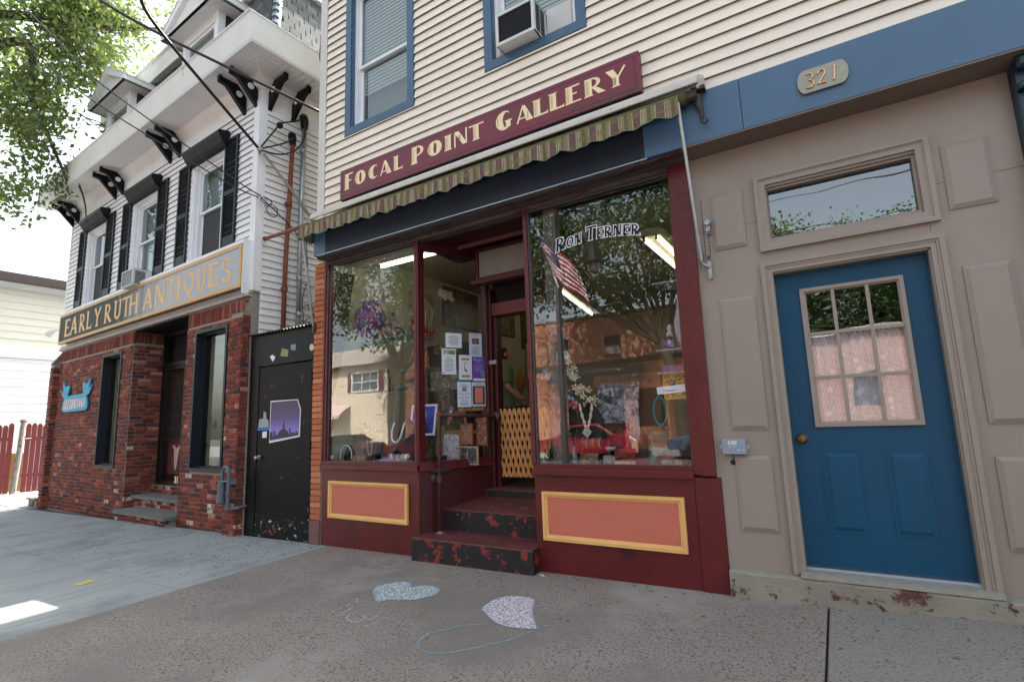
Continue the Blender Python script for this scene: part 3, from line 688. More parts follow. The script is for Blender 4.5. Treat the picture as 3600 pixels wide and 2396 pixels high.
# air conditioner in the transom
rac = thing('air_conditioner', 'old louvred air conditioner in a maroon cage over the gallery doorway', 'air conditioner', (-3.1,.6,2.62))
part(MB().frame(-3.42,-2.66,2.68,3.06,.035,.58,.64).box(-3.40,-2.68,.64,.95,2.70,3.04), 'cage', m_maroond, rac)
part(B(-3.385,-2.76,.60,.63,2.715,3.025), 'body', MAT('old_ac', S(116,112,106), .6, .15, 8, spots=((S(60,56,54), 5, .6, .1),)), rac)
lv = MB()
for i in range(16): lv.box(-3.375,-2.77,.592,.60,2.73+i*.018,2.739+i*.018)
part(lv, 'louvres', MAT('ac_louvre', S(150,148,142), .6), rac)
part(MB().cbox(-3.47,-2.62,.54,.66,2.635,2.678,.004), 'shelf', MAT('rust_maroon', S(84,42,38), .8, .25, 12, .2, 40), rac)
solo(MB().box(-3.45,-2.45,.28,.30,2.985,3.03), 'angle_iron', MAT('angle_iron', S(72,34,32), .7, .4, 40), 'perforated angle iron hung below the recess ceiling', 'bracket', (-2.9,.28,3.0))
# steps
st = thing('entrance_steps', 'three chipped black and maroon painted steps up to the gallery door', 'steps', (-3.1,-.12,-.3))
def step(x0, x1, xb0, xb1, y0, y1, z0, z1, zb):
    # y0 front, y1 back; z1 front top, zb back top
    m = MB(); m.mat(0); e = .012
    vs = [(x0,y0,z0),(x1,y0,z0),(xb1,y1,z0),(xb0,y1,z0),(x0,y0,z1-e),(x1,y0,z1-e),(x1-.004,y0+e,z1),(x0+.004,y0+e,z1),(xb0,y1,zb),(xb1,y1,zb)]
    m.add(vs, [(0,1,5,4),(0,4,7,8,3),(1,2,9,6,5),(2,3,8,9)]); m.mat(0)
    o = len(m.v)-10
    m.mi = 1; m.f.append((o+7,o+6,o+9,o+8)); m.m.append(1); m.f.append((o+4,o+5,o+6,o+7)); m.m.append(1)
    return m
def steppart(*a): part(step(*a), 'step', [m_riser, m_stepred], st)
steppart(-3.79,-2.385,-3.77,-2.41,-.13,.26,-.42,-.058,-.05)
steppart(-3.73,-2.41,-3.50,-2.54,.25,.70,-.3,.165,.245)
steppart(-3.53,-2.53,-3.42,-2.56,.69,1.05,-.2,.325,.335)
# taupe entrance bay
DH = (-.302,.612,.0,2.085); TH = (-.30,.62,2.335,2.745)
part(wall_holes(MB(), -.8295,1.135,-.065,3.128,.0,.06,[(DH[0]-.03,DH[1]+.02,-.1,DH[3]+.02),(TH[0],TH[1],TH[2],TH[3])]), 'entrance_wall', m_tan, sb)
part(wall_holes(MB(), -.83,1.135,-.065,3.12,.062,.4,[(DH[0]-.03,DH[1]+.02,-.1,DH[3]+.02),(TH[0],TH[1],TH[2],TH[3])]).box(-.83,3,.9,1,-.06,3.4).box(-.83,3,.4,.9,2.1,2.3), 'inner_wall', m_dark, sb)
jn = MB()
for a, b in ((-.8,-.692),(-.456,-.368),(.698,.752),(.988,1.13)): jn.box(a,b,-.0012,.0,2.497,2.5)
jn.box(.640,.6425,-.0012,0,2.19,2.24)
part(jn, 'wall_joint', MAT('joint_line', S(90,80,74), .9), sb)
def raised(x0,x1,z0,z1):
    e = .028
    m = MB(); y0, y1, y2 = .0, -.022, -.016
    m.frame(x0,x1,z0,z1,.004,-.010,.0)
    o = [(x0+.003,z0+.003),(x1-.003,z0+.003),(x1-.003,z1-.003),(x0+.003,z1-.003)]; i = [(x0+e,z0+e),(x1-e,z0+e),(x1-e,z1-e),(x0+e,z1-e)]
    m.add([(a,-.010,b) for a,b in o]+[(a,y1,b) for a,b in i], [(0,1,5,4),(1,2,6,5),(2,3,7,6),(3,0,4,7),(4,5,6,7)])
    return m
for r in ((-.692,-.457,2.327,2.787),(.753,.987,2.306,2.746),(-.69,-.442,.938,1.935),(-.69,-.446,.219,.752),(.765,.998,.946,1.928),(.765,.998,.21,.752)):
    part(raised(*r), 'raised_panel', m_tan, sb)
def casing(x0,x1,z0,z1,w,bottom):
    m = MB()
    if bottom: m.frame(x0,x1,z0,z1,w*.38,-.034,-.0005).frame(x0+w*.38,x1-w*.38,z0+w*.38,z1-w*.38,w*.22,-.026,-.0005,.008).frame(x0+w*.6,x1-w*.6,z0+w*.6,z1-w*.6,w*.4,-.018,-.0005)
    else:
        for (o, wi, y) in ((0,w*.38,-.034),(w*.38,w*.22,-.024),(w*.6,w*.4,-.018)):
            a, b, c = x0+o, x1-o, z1-o
            m.prism([(a,z0),(a+wi,z0),(a+wi,c-wi),(a,c)],'y',y,-.0005).prism([(b,z0),(b-wi,z0),(b-wi,c-wi),(b,c)],'y',y,-.0005).prism([(a,c),(b,c),(b-wi,c-wi),(a+wi,c-wi)],'y',y,-.0005)
    return m
part(casing(-.366,.698,2.247,2.838,.075,True), 'transom_casing', m_tan, sb)
tw = part(MB().frame(-.30,.62,2.335,2.745,.018,.02,.10), 'transom_window', m_tan, sb)
part(B(-.282,.602,.070,.076,2.353,2.727), 'pane', GLASS('transom_glass', 2.7, (.6,.62,.62), wav=.004), tw)
part(casing(-.379,.699,-.045,2.159,.075,False), 'door_casing', m_tan, sb)
part(MB().box(-.335,-.303,.0,.12,-.02,2.10).box(.613,.632,.0,.12,-.02,2.10).box(-.335,.632,.0,.12,2.072,2.10), 'door_stop', m_tan, sb)
dr = part(MB().box(0,0,0,0,0,0) if False else wall_holes(MB(), -.302,.612,.006,2.068,.08,.12,[(-.125,.445,.965,1.925)]), 'door', m_door, sb, label='blue panelled door with nine panes')
# pressed panels on the door
pm = MB()
for x0, x1 in ((-.145,.098),(.222,.468)):
    z0, z1 = .222,.787
    pm.frame(x0,x1,z0,z1,.012,.0765,.0795,.0).frame(x0+.014,x1-.014,z0+.014,z1-.014,.045,.0745,.0795,-.0)
    o = [(x0+.012,z0+.012),(x1-.012,z0+.012),(x1-.012,z1-.012),(x0+.012,z1-.012)]; i = [(x0+.05,z0+.05),(x1-.05,z0+.05),(x1-.05,z1-.05),(x0+.05,z1-.05)]
    pm.add([(a,.0790,b) for a,b in o]+[(a,.068,b) for a,b in i], [(0,1,5,4),(1,2,6,5),(2,3,7,6),(3,0,4,7),(4,5,6,7)])
part(pm, 'door_panel', m_door, dr)
part(MB().frame(-.149,.467,.945,1.942,.024,.058,.0795).frame(-.128,.446,.966,1.921,.016,.066,.0795,.01), 'lite_frame', m_tan, dr)
mt = MB()
for x in (.055,.26): mt.box(x-.011,x+.011,.068,.086,.975,1.915)
for z in (1.29,1.605): mt.box(-.12,.44,.0665,.0845,z-.011,z+.011)
part(mt, 'muntin', m_tan, dr)
m_gdoor = GLASS('door_glass', 2.0, (.95,.95,.95), wav=.008)
for i in range(3):
    for j in range(3):
        xa = (-.115,.066,.271)[i]; xb = (.044,.249,.435)[i]; za = (.98,1.301,1.616)[j]; zb = (1.279,1.594,1.91)[j]
        part(B(xa,xb,.088,.092,za,zb), 'pane', m_gdoor, dr)
# lace curtain behind the panes
lc = MB(); n = 60
for k in range(n):
    xa, xb = -.13+k*.58/n, -.13+(k+1)*.58/n
    ya, yb = .112+.005*sin(k*1.1), .112+.005*sin((k+1)*1.1)
    lc.quad((xa,ya,.97),(xb,yb,.97),(xb,yb,1.59+.008*abs(sin((k+1)*.9))),(xa,ya,1.59+.008*abs(sin(k*.9))))
m_lace = MAT('lace_curtain', S(214,216,220), .9, .1, 30)
nn = m_lace.node_tree.nodes; ll = m_lace.node_tree.links
tcx = nn.new('ShaderNodeTexCoord'); wv = nn.new('ShaderNodeTexWave'); wv.inputs['Scale'].default_value = 38; wv.bands_direction = 'X'
wv2 = nn.new('ShaderNodeTexWave'); wv2.inputs['Scale'].default_value = 38; wv2.bands_direction = 'Z'
vo = nn.new('ShaderNodeTexVoronoi'); vo.inputs['Scale'].default_value = 14
mx_ = nn.new('ShaderNodeMath'); mx_.operation = 'MAXIMUM'; mx2 = nn.new('ShaderNodeMath'); mx2.operation = 'MAXIMUM'
rr_ = nn.new('ShaderNodeMapRange'); rr_.inputs[1].default_value = .35; rr_.inputs[2].default_value = .25; rr_.inputs[3].default_value = 0; rr_.inputs[4].default_value = .9
for q in (wv, wv2, vo): ll.new(tcx.outputs['Object'], q.inputs['Vector'])
ll.new(wv.outputs['Fac'], mx_.inputs[0]); ll.new(wv2.outputs['Fac'], mx_.inputs[1]); ll.new(vo.outputs['Distance'], rr_.inputs[0])
ll.new(mx_.outputs[0], mx2.inputs[0]); ll.new(rr_.outputs[0], mx2.inputs[1]); ll.new(mx2.outputs[0], nn['Principled BSDF'].inputs['Alpha'])
solo(lc, 'lace_curtain', m_lace, 'white lace curtain hung behind the lower panes of the blue door', 'curtain', (.15,.13,1.6))
kn = thing('door_knob', None, None) if False else part(MB().lathe([(.036,0),(.036,.006),(.03,.012),(.012,.016),(.012,.035),(.024,.045),(.029,.058),(.024,.07),(.001,.074)], (-.242,.0795,.865), 20, 'y').xform(ID), 'knob', m_brass, dr)
part(MB().prism([(-.0,-.0),(-.06,-.0),(-.075,-.012),(-.075,-.03),(0,-.03)][::-1],'x',-.335,.632).xform(Matrix.Translation((0,.08,.005))), 'threshold', m_alu, sb)
# foundation under the entrance bay
fd = MB(); n = 24
for k in range(n):
    xa, xb = -.795+k*1.95/n, -.795+(k+1)*1.95/n
    f = lambda x: -.055-.012*noise.noise(Vector((x*9,1,0)))
    fy = lambda x: -.075-.02*noise.noise(Vector((x*6,7,0)))
    fd.add([(xa,fy(xa),-.5),(xb,fy(xb),-.5),(xb,fy(xb),f(xb)-.012),(xa,fy(xa),f(xa)-.012),(xb,fy(xb)+.02,f(xb)),(xa,fy(xa)+.02,f(xa)),(xb,.0,-.047),(xa,.0,-.047)], [(0,1,2,3),(3,2,4,5),(5,4,6,7)])
part(fd, 'foundation', m_concrete, sb)
part(B(-.335,.70,-.07,.09,-.052,-.022), 'door_sill', MAT('sill_cement', S(150,148,138), .9, .15, 20, .4, 60), sb)
# neighbouring teal shop front at the right edge
nb = thing('neighbour_shop', 'dark teal painted shop front pilaster at the right edge', 'building', (1.4,0,0))
part(MB().cbox(1.137,1.55,-.10,.5,-.3,2.93,.01), 'pilaster', m_teal, nb)
part(MB().cbox(1.137,1.60,-.16,.4,2.93,2.97,.01).box(1.137,1.58,-.12,.4,2.97,3.05).cbox(1.137,1.62,-.19,.4,3.05,3.127,.015), 'capital', m_teal, nb)
part(B(1.55,7,.05,.4,-.3,3.127), 'shop_wall', m_teal, nb)

# ------------------------------------------------------------------ left house (its own frame, turned 2.5 degrees)
def W2L(p): return FL @ Vector(p)
ah = thing('antiques_house', 'white clapboard house with brick ground floor, black shutters and slate mansard roof', 'building', (-3.9,0,-.35), fr=FL)
HL = (-5.33,-4.405,.465,2.62); HE = (-3.97,-1.885,-.6,2.975); HR = (-1.585,-.61,.48,2.63)
part(wall_holes(MB(), -7.83,-.02,-.6,3.02,.0,.25,[HL,HE,HR]), 'brick_backing', m_mortard, ah)
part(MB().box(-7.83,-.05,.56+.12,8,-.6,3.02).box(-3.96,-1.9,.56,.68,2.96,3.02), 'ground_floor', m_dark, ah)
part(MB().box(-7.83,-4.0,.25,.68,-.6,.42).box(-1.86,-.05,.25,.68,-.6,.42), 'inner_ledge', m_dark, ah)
part(B(-4.0,-3.975,.0,.56,-.6,2.96), 'recess_backing', m_mortard, ah); part(B(-1.885,-1.86,.0,.56,-.6,2.96), 'recess_backing', m_mortard, ah)
part(B(-3.97,-1.885,.02,.56,2.93,2.955), 'recess_ceiling', m_black, ah)
bricks = []    # (matrix in house frame, length, white)
BP = .0677
def lay(M, L, z0, z1, holes=(), off=0, white=None, L0=0.0):
    z = z0; r = 0
    while z+.055 < z1:
        x = L0-(.104 if (r+off) % 2 else 0)+random.uniform(-.01,.01)
        while x < L-.03:
            l = random.choice((.197,.197,.197,.197,.094,.15)) if random.random() < .8 else .197
            a, b = max(x, L0), min(x+l, L)
            segs = [(a, b)]
            for h in holes:
                if h[2] < z+.045 and h[3] > z+.015:
                    ns = []
                    for c, d in segs:
                        if h[1] <= c or h[0] >= d: ns.append((c, d)); continue
                        if h[0] > c: ns.append((c, h[0]-.003))
                        if h[1] < d: ns.append((h[1]+.003, d))
                    segs = ns
            for c, d in segs:
                if d-c > .03:
                    wh = white and white(c, z)
                    J = Matrix.Translation((c, random.uniform(-.004,.003)-.012, z+random.uniform(-.002,.002))) @ Matrix.Rotation(random.uniform(-.012,.012), 4, 'Y') @ Matrix.Rotation(random.uniform(-.01,.01), 4, 'Z')
                    bricks.append((M @ J, d-c, bool(wh)))
            x += l+.010
        z += BP; r += 1
wf = lambda x, z: random.random() < .012 or (z < .05 and random.random() < .02)
lay(Matrix.Identity(4), -.045, -.43, 2.70, [(HL[0]-.0,HL[1],HL[2],HL[3]), HE, HR], 0, wf, -7.80)
# soldier course
for x in [(-7.80+i*.0677) for i in range(int(7.75/.0677))]:
    if HE[0]-.02 < x < HE[1]-.02: continue
    bricks.append((Matrix.Translation((x+.06, -.012+random.uniform(-.003,.003), 2.715)) @ Matrix.Rotation(radians(-90), 4, 'Y'), .205, False))
# recess side wall (faces +x) and jamb side (faces -x)
lay(Matrix.Translation((-3.97,0,0)) @ Matrix.Rotation(radians(90), 4, 'Z'), .56, -.43, 2.72, (), 1, wf, .012)
for i in range(8): bricks.append((Matrix.Translation((-3.97,0.03,0)) @ Matrix.Rotation(radians(90), 4, 'Z') @ Matrix.Translation((i*.0677+.06,-.012,2.73)) @ Matrix.Rotation(radians(-90), 4, 'Y'), .19, False))
# left pier, with its side face
PLX0, PLX1, PLY = -8.04, -7.83, -.11
lay(Matrix.Translation((PLX0, PLY, 0)), .21, -.45, 2.62, (), 0, wf)
lay(Matrix.Translation((PLX1, PLY, 0)) @ Matrix.Rotation(radians(90), 4, 'Z'), .11, -.45, 2.62, (), 1, wf, .0)
part(MB().box(PLX0+.004,PLX1-.004,PLY+.002,.2,-.6,2.68).prism([(PLY,2.68),(.1,2.68),(.1,3.0)],'x',PLX0,PLX1), 'pier_core', m_mortard, ah)
part(MB().prism([(PLY-.012,2.67),(PLY-.0,2.66),(.10,2.97),(.09,3.01)],'x',PLX0-.01,PLX1+.012), 'pier_cap', MAT('cap_brick', S(84,50,42), .85, .3, 10, .4, 40), ah)
# right pier
PRX0, PRX1 = -.345, -.045
lay(Matrix.Translation((PRX0, PLY, 0)), .30, -.30, .55, (), 0, wf)
lay(Matrix.Translation((PRX0, PLY, 0)), .30, .55+.0, 2.70, (), 1, wf)
lay(Matrix.Translation((PRX1, PLY, 0)) @ Matrix.Rotation(radians(90), 4, 'Z'), .24, -.30, 2.70, (), 1, wf, .0)
part(MB().box(PRX0+.004,PRX1-.004,PLY+.002,.25,-.6,2.72).prism([(PLY-.01,2.71),(.1,2.71),(.1,2.93),(.03,2.93)],'x',PRX0,PRX1), 'pier_core', m_mortard, ah)
for i in range(5): bricks.append((Matrix.Translation((PRX0+.0655+i*.06,PLY-.018,2.72)) @ Matrix.Rotation(radians(-90), 4, 'Y') @ Matrix.Rotation(0,4,'X'), .17, False))
# brick sizes share meshes; the 300 nearest are single parts
def bmesh_brick(m, M, l):
    o = len(m.v); m.cbox(0,l,0,.045,0,.058,.007); m.xform(M, o)
bricks.sort(key=lambda t: ((FL @ t[0]).translation-CAMP).length)
_bm = {}
L_ah = LOC[ah.name]
rest = MB(); restw = MB()
for k, (M, l, wh) in enumerate(bricks):
    if k < 300:
        key = (round(l*50), wh)
        if key not in _bm: _bm[key] = mesh(MB().cbox(0,l,0,.045,0,.058,.007), 'brick', m_whitebrick if wh else m_brick)
        o = bpy.data.objects.new('brick', _bm[key]); COL.objects.link(o); o.parent = ah
        o.matrix_local = Matrix.Translation(-L_ah) @ M
    else: bmesh_brick(restw if wh else rest, M, l)
part(rest, 'distant_bricks', m_brick, ah, kind='stuff', label='red and dark burnt bricks of the facade'); part(restw, 'splashed_bricks', m_whitebrick, ah, kind='stuff')
# trim between brick and sign
part(MB().cbox(-7.78,-.02,-.07,.0,2.945,2.99,.004).box(-7.80,-.0,-.05,.0,2.99,3.03), 'brick_trim', MAT('dull_trim', S(176,166,158), .6, .12, 8), ah)
# display windows with black frames
def brickwin(h):
    x0,x1,z0,z1 = h
    f = part(MB().frame(x0,x1,z0,z1,.05,-.025,.18).frame(x0+.05,x1-.05,z0+.05,z1-.05,.02,.05,.2), 'display_window', m_shut, ah)
    part(B(x0+.07,x1-.07,.12,.126,z0+.07,z1-.07), 'pane', m_glass2, f)
    part(B(x0+.08,x0+.07+(x1-x0)*.62,.19,.20,z0+.05,z1-.05), 'backboard', MAT('marbled_board', S(206,186,150), .8, .1, 3, spots=((S(150,96,62), 3, .60, .04),)), ah)
brickwin(HL); brickwin(HR)
# recess door
m_blkd = MAT('black_frame', S(26,24,24), .35, .1, 5)
dw = part(MB().frame(-3.97,-2.95,.14,2.93,.06,.50,.58).box(-3.97,-2.95,.50,.58,2.28,2.36), 'shop_door', m_blkd, ah)
part(B(-3.9,-3.02,.54,.545,.2,2.28), 'pane', GLASS('door_pane', 1.6), dw)
part(MB().frame(-3.88,-3.05,.18,2.27,.05,.51,.55), 'door_leaf', m_blkd, dw)
part(B(-2.95,-1.885,.50,.58,.14,2.93), 'door_side', m_blkd, ah)
part(B(-3.9,-3.02,.535,.54,.93,.96), 'push_bar', m_shut, dw)
fl = thing('flower_painting', 'painting of a pale trumpet lily leaning inside the antiques shop door', 'painting', (-3.35,.60,.25), fr=FL)
part(B(-3.75,-3.1,.600,.615,.32,.92), 'canvas', MAT('lily_ground', S(92,34,44), .7, .25, 6, spots=((S(150,60,90), 7, .58, .1),)), fl)
cx, cz = -3.42, .60
part(MB().prism([(cx-.17,cz+.22),(cx-.09,cz+.16),(cx-.06,cz-.1),(cx,cz-.22),(cx+.05,cz-.1),(cx+.10,cz+.16),(cx+.19,cz+.20),(cx+.12,cz+.25),(cx,cz+.17),(cx-.1,cz+.25)],'y',.594,.5995), 'petals', MAT('lily', S(206,180,168), .7, .12, 10), fl)
for s in (-1, 1): part(MB().prism([(cx+s*.02,cz-.26),(cx+s*.14,cz-.1),(cx+s*.2,cz+.08),(cx+s*.1,cz-.08)],'y',.595,.5998), 'leaf', MAT('lily_green', S(74,110,40), .7), fl)
hn = thing('house_number', 'cream metal house number 31 on the foot of the shop door', 'number', (-3.1,.48,.2), fr=FL)
part(B(-3.20,-3.02,.492,.498,.17,.31), 'plate', MAT('dark_plate', S(40,38,34), .6), hn)
part(textmb('31', .15, lambda x, z: (x-3.11, .490, z+.24), bold=.01), 'numerals', m_ochrelt, hn)
# stone steps
ss = thing('stone_steps', 'two bluestone slabs on brick risers at the antiques doorway', 'steps', (-2.85,-.1,-.3), fr=FL)
def slabstone(x0,x1,y0,y1,z0,z1):
    pts = []; n = 14
    for i in range(n+1): pts.append((x0+(x1-x0)*i/n, y0+random.uniform(-.012,.012)))
    pts += [(x1, y1), (x0, y1)]
    return MB().prism(pts, 'z', z0, z1)
part(slabstone(-3.80,-1.86,-.20,.18,-.245,-.195), 'slab', m_slab, ss); part(slabstone(-3.93,-1.89,.10,.56,-.045,.005), 'slab', m_slab, ss)
part(MB().box(-3.72,-1.92,-.13,.1,-.6,-.246).box(-3.93,-1.89,.17,.5,-.3,-.046).box(-3.96,-1.89,.44,.56,-.1,.139), 'core', m_mortard, ss)
nb0 = len(bricks)
def rowb(x0,x1,y,z,wp):
    x = x0
    while x < x1-.04:
        l = random.choice((.094,.12,.15,.197)); l = min(l, x1-x)
        inst(mesh(MB().cbox(0,l,0,.045,0,.056,.007),'brick',m_whitebrick if random.random() < wp else m_brick),'brick',ss,(x,y+random.uniform(-.006,.004),z)); x += l+.01
rowb(-3.72,-1.92,-.142,-.305,.12); rowb(-3.72,-1.92,-.142,-.37,.1)
rowb(-3.93,-1.89,.158,-.108,.3); rowb(-3.93,-1.89,.158,-.175,.4)
rowb(-3.96,-1.89,.428,.012,.1); rowb(-3.96,-1.89,.428,.08,.05)
# upper storey walls
UW = [(-6.80,-5.66,3.62,5.58),(-4.42,-3.27,3.62,5.58),(-2.04,-.905,3.62,5.58)]
part(wall_holes(MB(), -7.83,-.003,3.02,6.36,.004,.25,UW).box(-7.83,-.003,.25,.9,3.02,3.6), 'upper_wall', m_white, ah)
part(MB().box(-7.8,-.003,.9,9,3.02,6.36).box(-.25,-.003,.25,.9,3.02,6.36).box(-7.8,-7.6,.25,.9,3.02,6.36).box(-7.8,-.1,.25,.9,5.9,6.36), 'side_wall', m_white, ah)
part(B(-.25,-.06,.2,9,-.6,3.02), 'side_wall_base', m_white, ah)
siding(ah, -7.82, -.11, 3.03, 5.93, .1035, 0.0, UW, m_white)
siding(ah, .10, 8.2, 2.38, 5.90, .1035, 0.0, [], m_white, rotz=radians(90))
siding(ah, 8.2, 8.9, 2.38, 5.90, .1035, 0.0, [], m_white, rotz=radians(90))
part(MB().box(-.115,.028,-.028,-.001,3.03,5.98).box(.0005,.028,-.001,.10,3.03,5.98), 'corner_board', m_whitetrim, ah)
part(MB().box(-7.86,-7.80,-.028,.05,3.03,5.98), 'corner_board', m_whitetrim, ah)
# frieze, cove and soffit
part(MB().box(-7.84,.012,-.012,.002,5.93,6.34).box(.003,.012,.002,9,5.90,6.34), 'frieze', m_whitetrim, ah)
part(MB().prism([(-.012,6.16),(-.13,6.30),(-.13,6.335),(-.012,6.335)],'x',-7.84,.012), 'cove', m_soffit, ah)
part(MB().prism([(.012,6.16),(.13,6.30),(.13,6.335),(.012,6.335)],'y',-.13,9), 'cove', m_soffit, ah)
ZE = 6.335
k = 0
x = -8.27
while x < .62:
    part(B(x,x+.093,-.505,-.0,ZE,ZE+.012) if x < -.02 else B(x,x+.093,-.505+.0,-.0,ZE,ZE+.012), 'soffit_board', m_soffit, ah); x += .1
y = .005
while y < 3.2:
    part(B(.0,.62,y,y+.093,ZE,ZE+.012), 'soffit_board', m_soffit, ah); y += .1
part(B(-8.3,.62,-.505,9,ZE+.014,ZE+.05), 'eave_deck', m_soffit, ah)
part(MB().prism([(-.0,ZE-.003),(.60,ZE-.003),(.60,ZE+.012),(0,ZE+.012)],'y',-.012,.012).xform(Matrix.Translation((0,0,-.001))@Matrix.Rotation(radians(-39),4,'Z')), 'soffit_mitre', m_whitetrim, ah)
FAS = [(-.50,6.325),(-.53,6.325),(-.545,6.36),(-.575,6.73),(-.585,6.745),(-.50,6.745)]
def fascia(m):
    # mitred box gutter: front run and east run
    n = len(FAS)
    def R(d): return [(p[0], p[1]) for p in FAS]
    xl, yb = -8.30, 9.0
    v = []
    for p in FAS: v.append((xl, p[0], p[1]))
    for p in FAS: v.append((.62+(-p[0]-.50), p[0], p[1]))
    for p in FAS: v.append((.62+(-p[0]-.50), yb, p[1]))
    f = [tuple(range(n))]
    for s_ in (0, n):
        for i in range(n): f.append((s_+i, s_+(i+1)%n, s_+n+(i+1)%n, s_+n+i))
    return m.add(v, f)
part(fascia(MB()), 'gutter', m_fascia, ah)
part(MB().box(-8.31,-8.28,-.58,4,6.33,6.745), 'gutter_end', m_fascia, ah)
part(MB().box(-8.3,.6,-.50,9,6.70,6.742), 'gutter_deck', m_rooffelt, ah)
part(MB().box(-8.31,.66,-.60,-.585,6.745,6.76).box(.66,.70,-.60,9,6.745,6.76), 'gutter_lip', m_whitetrim, ah)
# brackets
def bracket(M):
    prof = [(-.015,5.88),(-.30,6.20),(-.42,6.23),(-.42,6.31),(-.16,6.31),(-.02,6.15)]
    b = MB(); b.prism([(p[0],p[1]) for p in prof],'x',-.022,.022).prism([(-.012,5.86),(-.33,6.205),(-.44,6.225),(-.44,6.24),(-.32,6.225),(-.012,5.885)],'x',-.034,.034).box(-.034,.034,-.44,-.41,6.225,6.32)
    o = part(b.xform(M), 'bracket', m_black, ah)
    c = MB().lathe([(.048,0),(.048,.008),(.001,.009)], (.0,-.135,6.16), 16, 'x')
    for i in range(len(c.v)): c.v[i] = (c.v[i][0]+.0225, c.v[i][1], c.v[i][2])
    c2 = MB().lathe([(.048,0),(.048,.008),(.001,.009)], (.0,-.135,6.16), 16, 'x')
    for i in range(len(c2.v)): c2.v[i] = (-c2.v[i][0]-.0225, c2.v[i][1], c2.v[i][2])
    o2 = MB(); o2.add(c.v, c.f); o2.add(c2.v, c2.f)
    part(o2.xform(M), 'button', m_whitetrim, o)
for x in (-.40,-.075,-2.88,-2.53,-5.34,-4.98,-7.80,-7.45): bracket(Matrix.Translation((x,0,0)))
for y in (.13,.52,2.5,2.9): bracket(Matrix.Translation((0,y,0)) @ Matrix.Rotation(radians(90), 4, 'Z'))
# windows with shutters and hoods
SH = [((-7.19,-6.81),(-5.65,-5.24)),((-4.83,-4.43),(-3.26,-2.87)),((-2.44,-2.05),(-.90,-.51))]
def shutter(x0,x1):
    z0, z1 = 3.81, 5.60
    s = part(MB().frame(x0,x1,z0,z1,.045,-.055,-.021).box(x0+.04,x1-.04,-.052,-.024,4.66,4.74).box(x0+.045,x1-.045,-.050,-.03,z0+.04,z0+.18).box(x0+.04,x1-.04,-.03,-.021,z0+.05,z1-.05), 'shutter', m_shut, ah)
    l = MB()
    for a, b in ((z0+.19,4.655),(4.745,z1-.05)):
        z = a
        while z < b-.02:
            l.add([(x0+.045,-.052,z),(x1-.045,-.052,z),(x1-.045,-.030,z+.026),(x0+.045,-.030,z+.026),(x0+.045,-.046,z-.004),(x1-.045,-.046,z-.004),(x1-.045,-.026,z+.022),(x0+.045,-.026,z+.022)], [(0,1,2,3),(4,7,6,5),(0,4,5,1),(2,6,7,3)]); z += .036
    part(l, 'louvres', m_shut, s)['kind'] = 'stuff'
def hood(x0,x1):
    prof = [(-.012,5.50),(-.09,5.50),(-.135,5.545),(-.20,5.65),(-.205,5.70),(-.19,5.72),(-.012,5.76)]
    part(MB().prism(prof,'x',x0,x1), 'window_hood', MAT('black_hood', S(18,20,23), .45, .2, 3, spec=.2, spots=((S(120,124,126), 22, .66, .05, (6,1,.6)),)), ah)
for i, (x0,x1,z0,z1) in enumerate(UW):
    part(MB().frame(x0,x1,z0,z1,.09,-.018,.03).frame(x0+.09,x1-.09,z0+.09,z1-.09,.03,.0,.08), 'window_casing', m_whitetrim, ah)
    w = clapwin(ah, x0+.12,x1-.12,z0+.12,z1-.12,.05,4.68,m_glass2)
    if i != 1: part(B(x0+.20,x1-.20,.118,.122,z0+.2,4.66), 'screen', MAT('dark_screen', S(52,52,54), .8, .1, 40), ah)
    part(B(x0+.1,x1-.1,.20,.21,z0+.1,z1-.1), 'curtain', MAT('white_curtain', S(216,220,224), .8, .06, 6, stretch=(8,1,.5)), ah)
    for a, b in SH[i]: shutter(a, b)
    hood(x0+.02, x1+.09)
# little air conditioner in the middle window
a2 = thing('air_conditioner', 'small white air conditioner in the middle shuttered window of the antiques house', 'air conditioner', (-3.1,-.2,3.7), fr=FL)
X0,X1,Z0,Z1 = -3.93,-3.46,3.68,3.98
part(MB().box(X0,X1,-.27,.1,Z0,Z0+.012).box(X0,X1,-.27,.1,Z1-.012,Z1).box(X0,X0+.012,-.27,.1,Z0,Z1).box(X1-.012,X1,-.27,.1,Z0,Z1).frame(X0-.003,X1+.003,Z0-.003,Z1+.003,.022,-.28,-.27), 'case', m_acw, a2)
part(B(X0+.02,X1-.02,-.268,-.25,Z0+.02,Z1-.02), 'coil', MAT('coil_grey', S(120,124,128), .6, .3, 40, .4, 60), a2)
sl = MB()
for i in range(11): sl.box(X1+.001,X1+.004,-.24,-.08,Z0+.03+i*.022,Z0+.043+i*.022)
part(sl, 'side_vents', m_dark, a2)
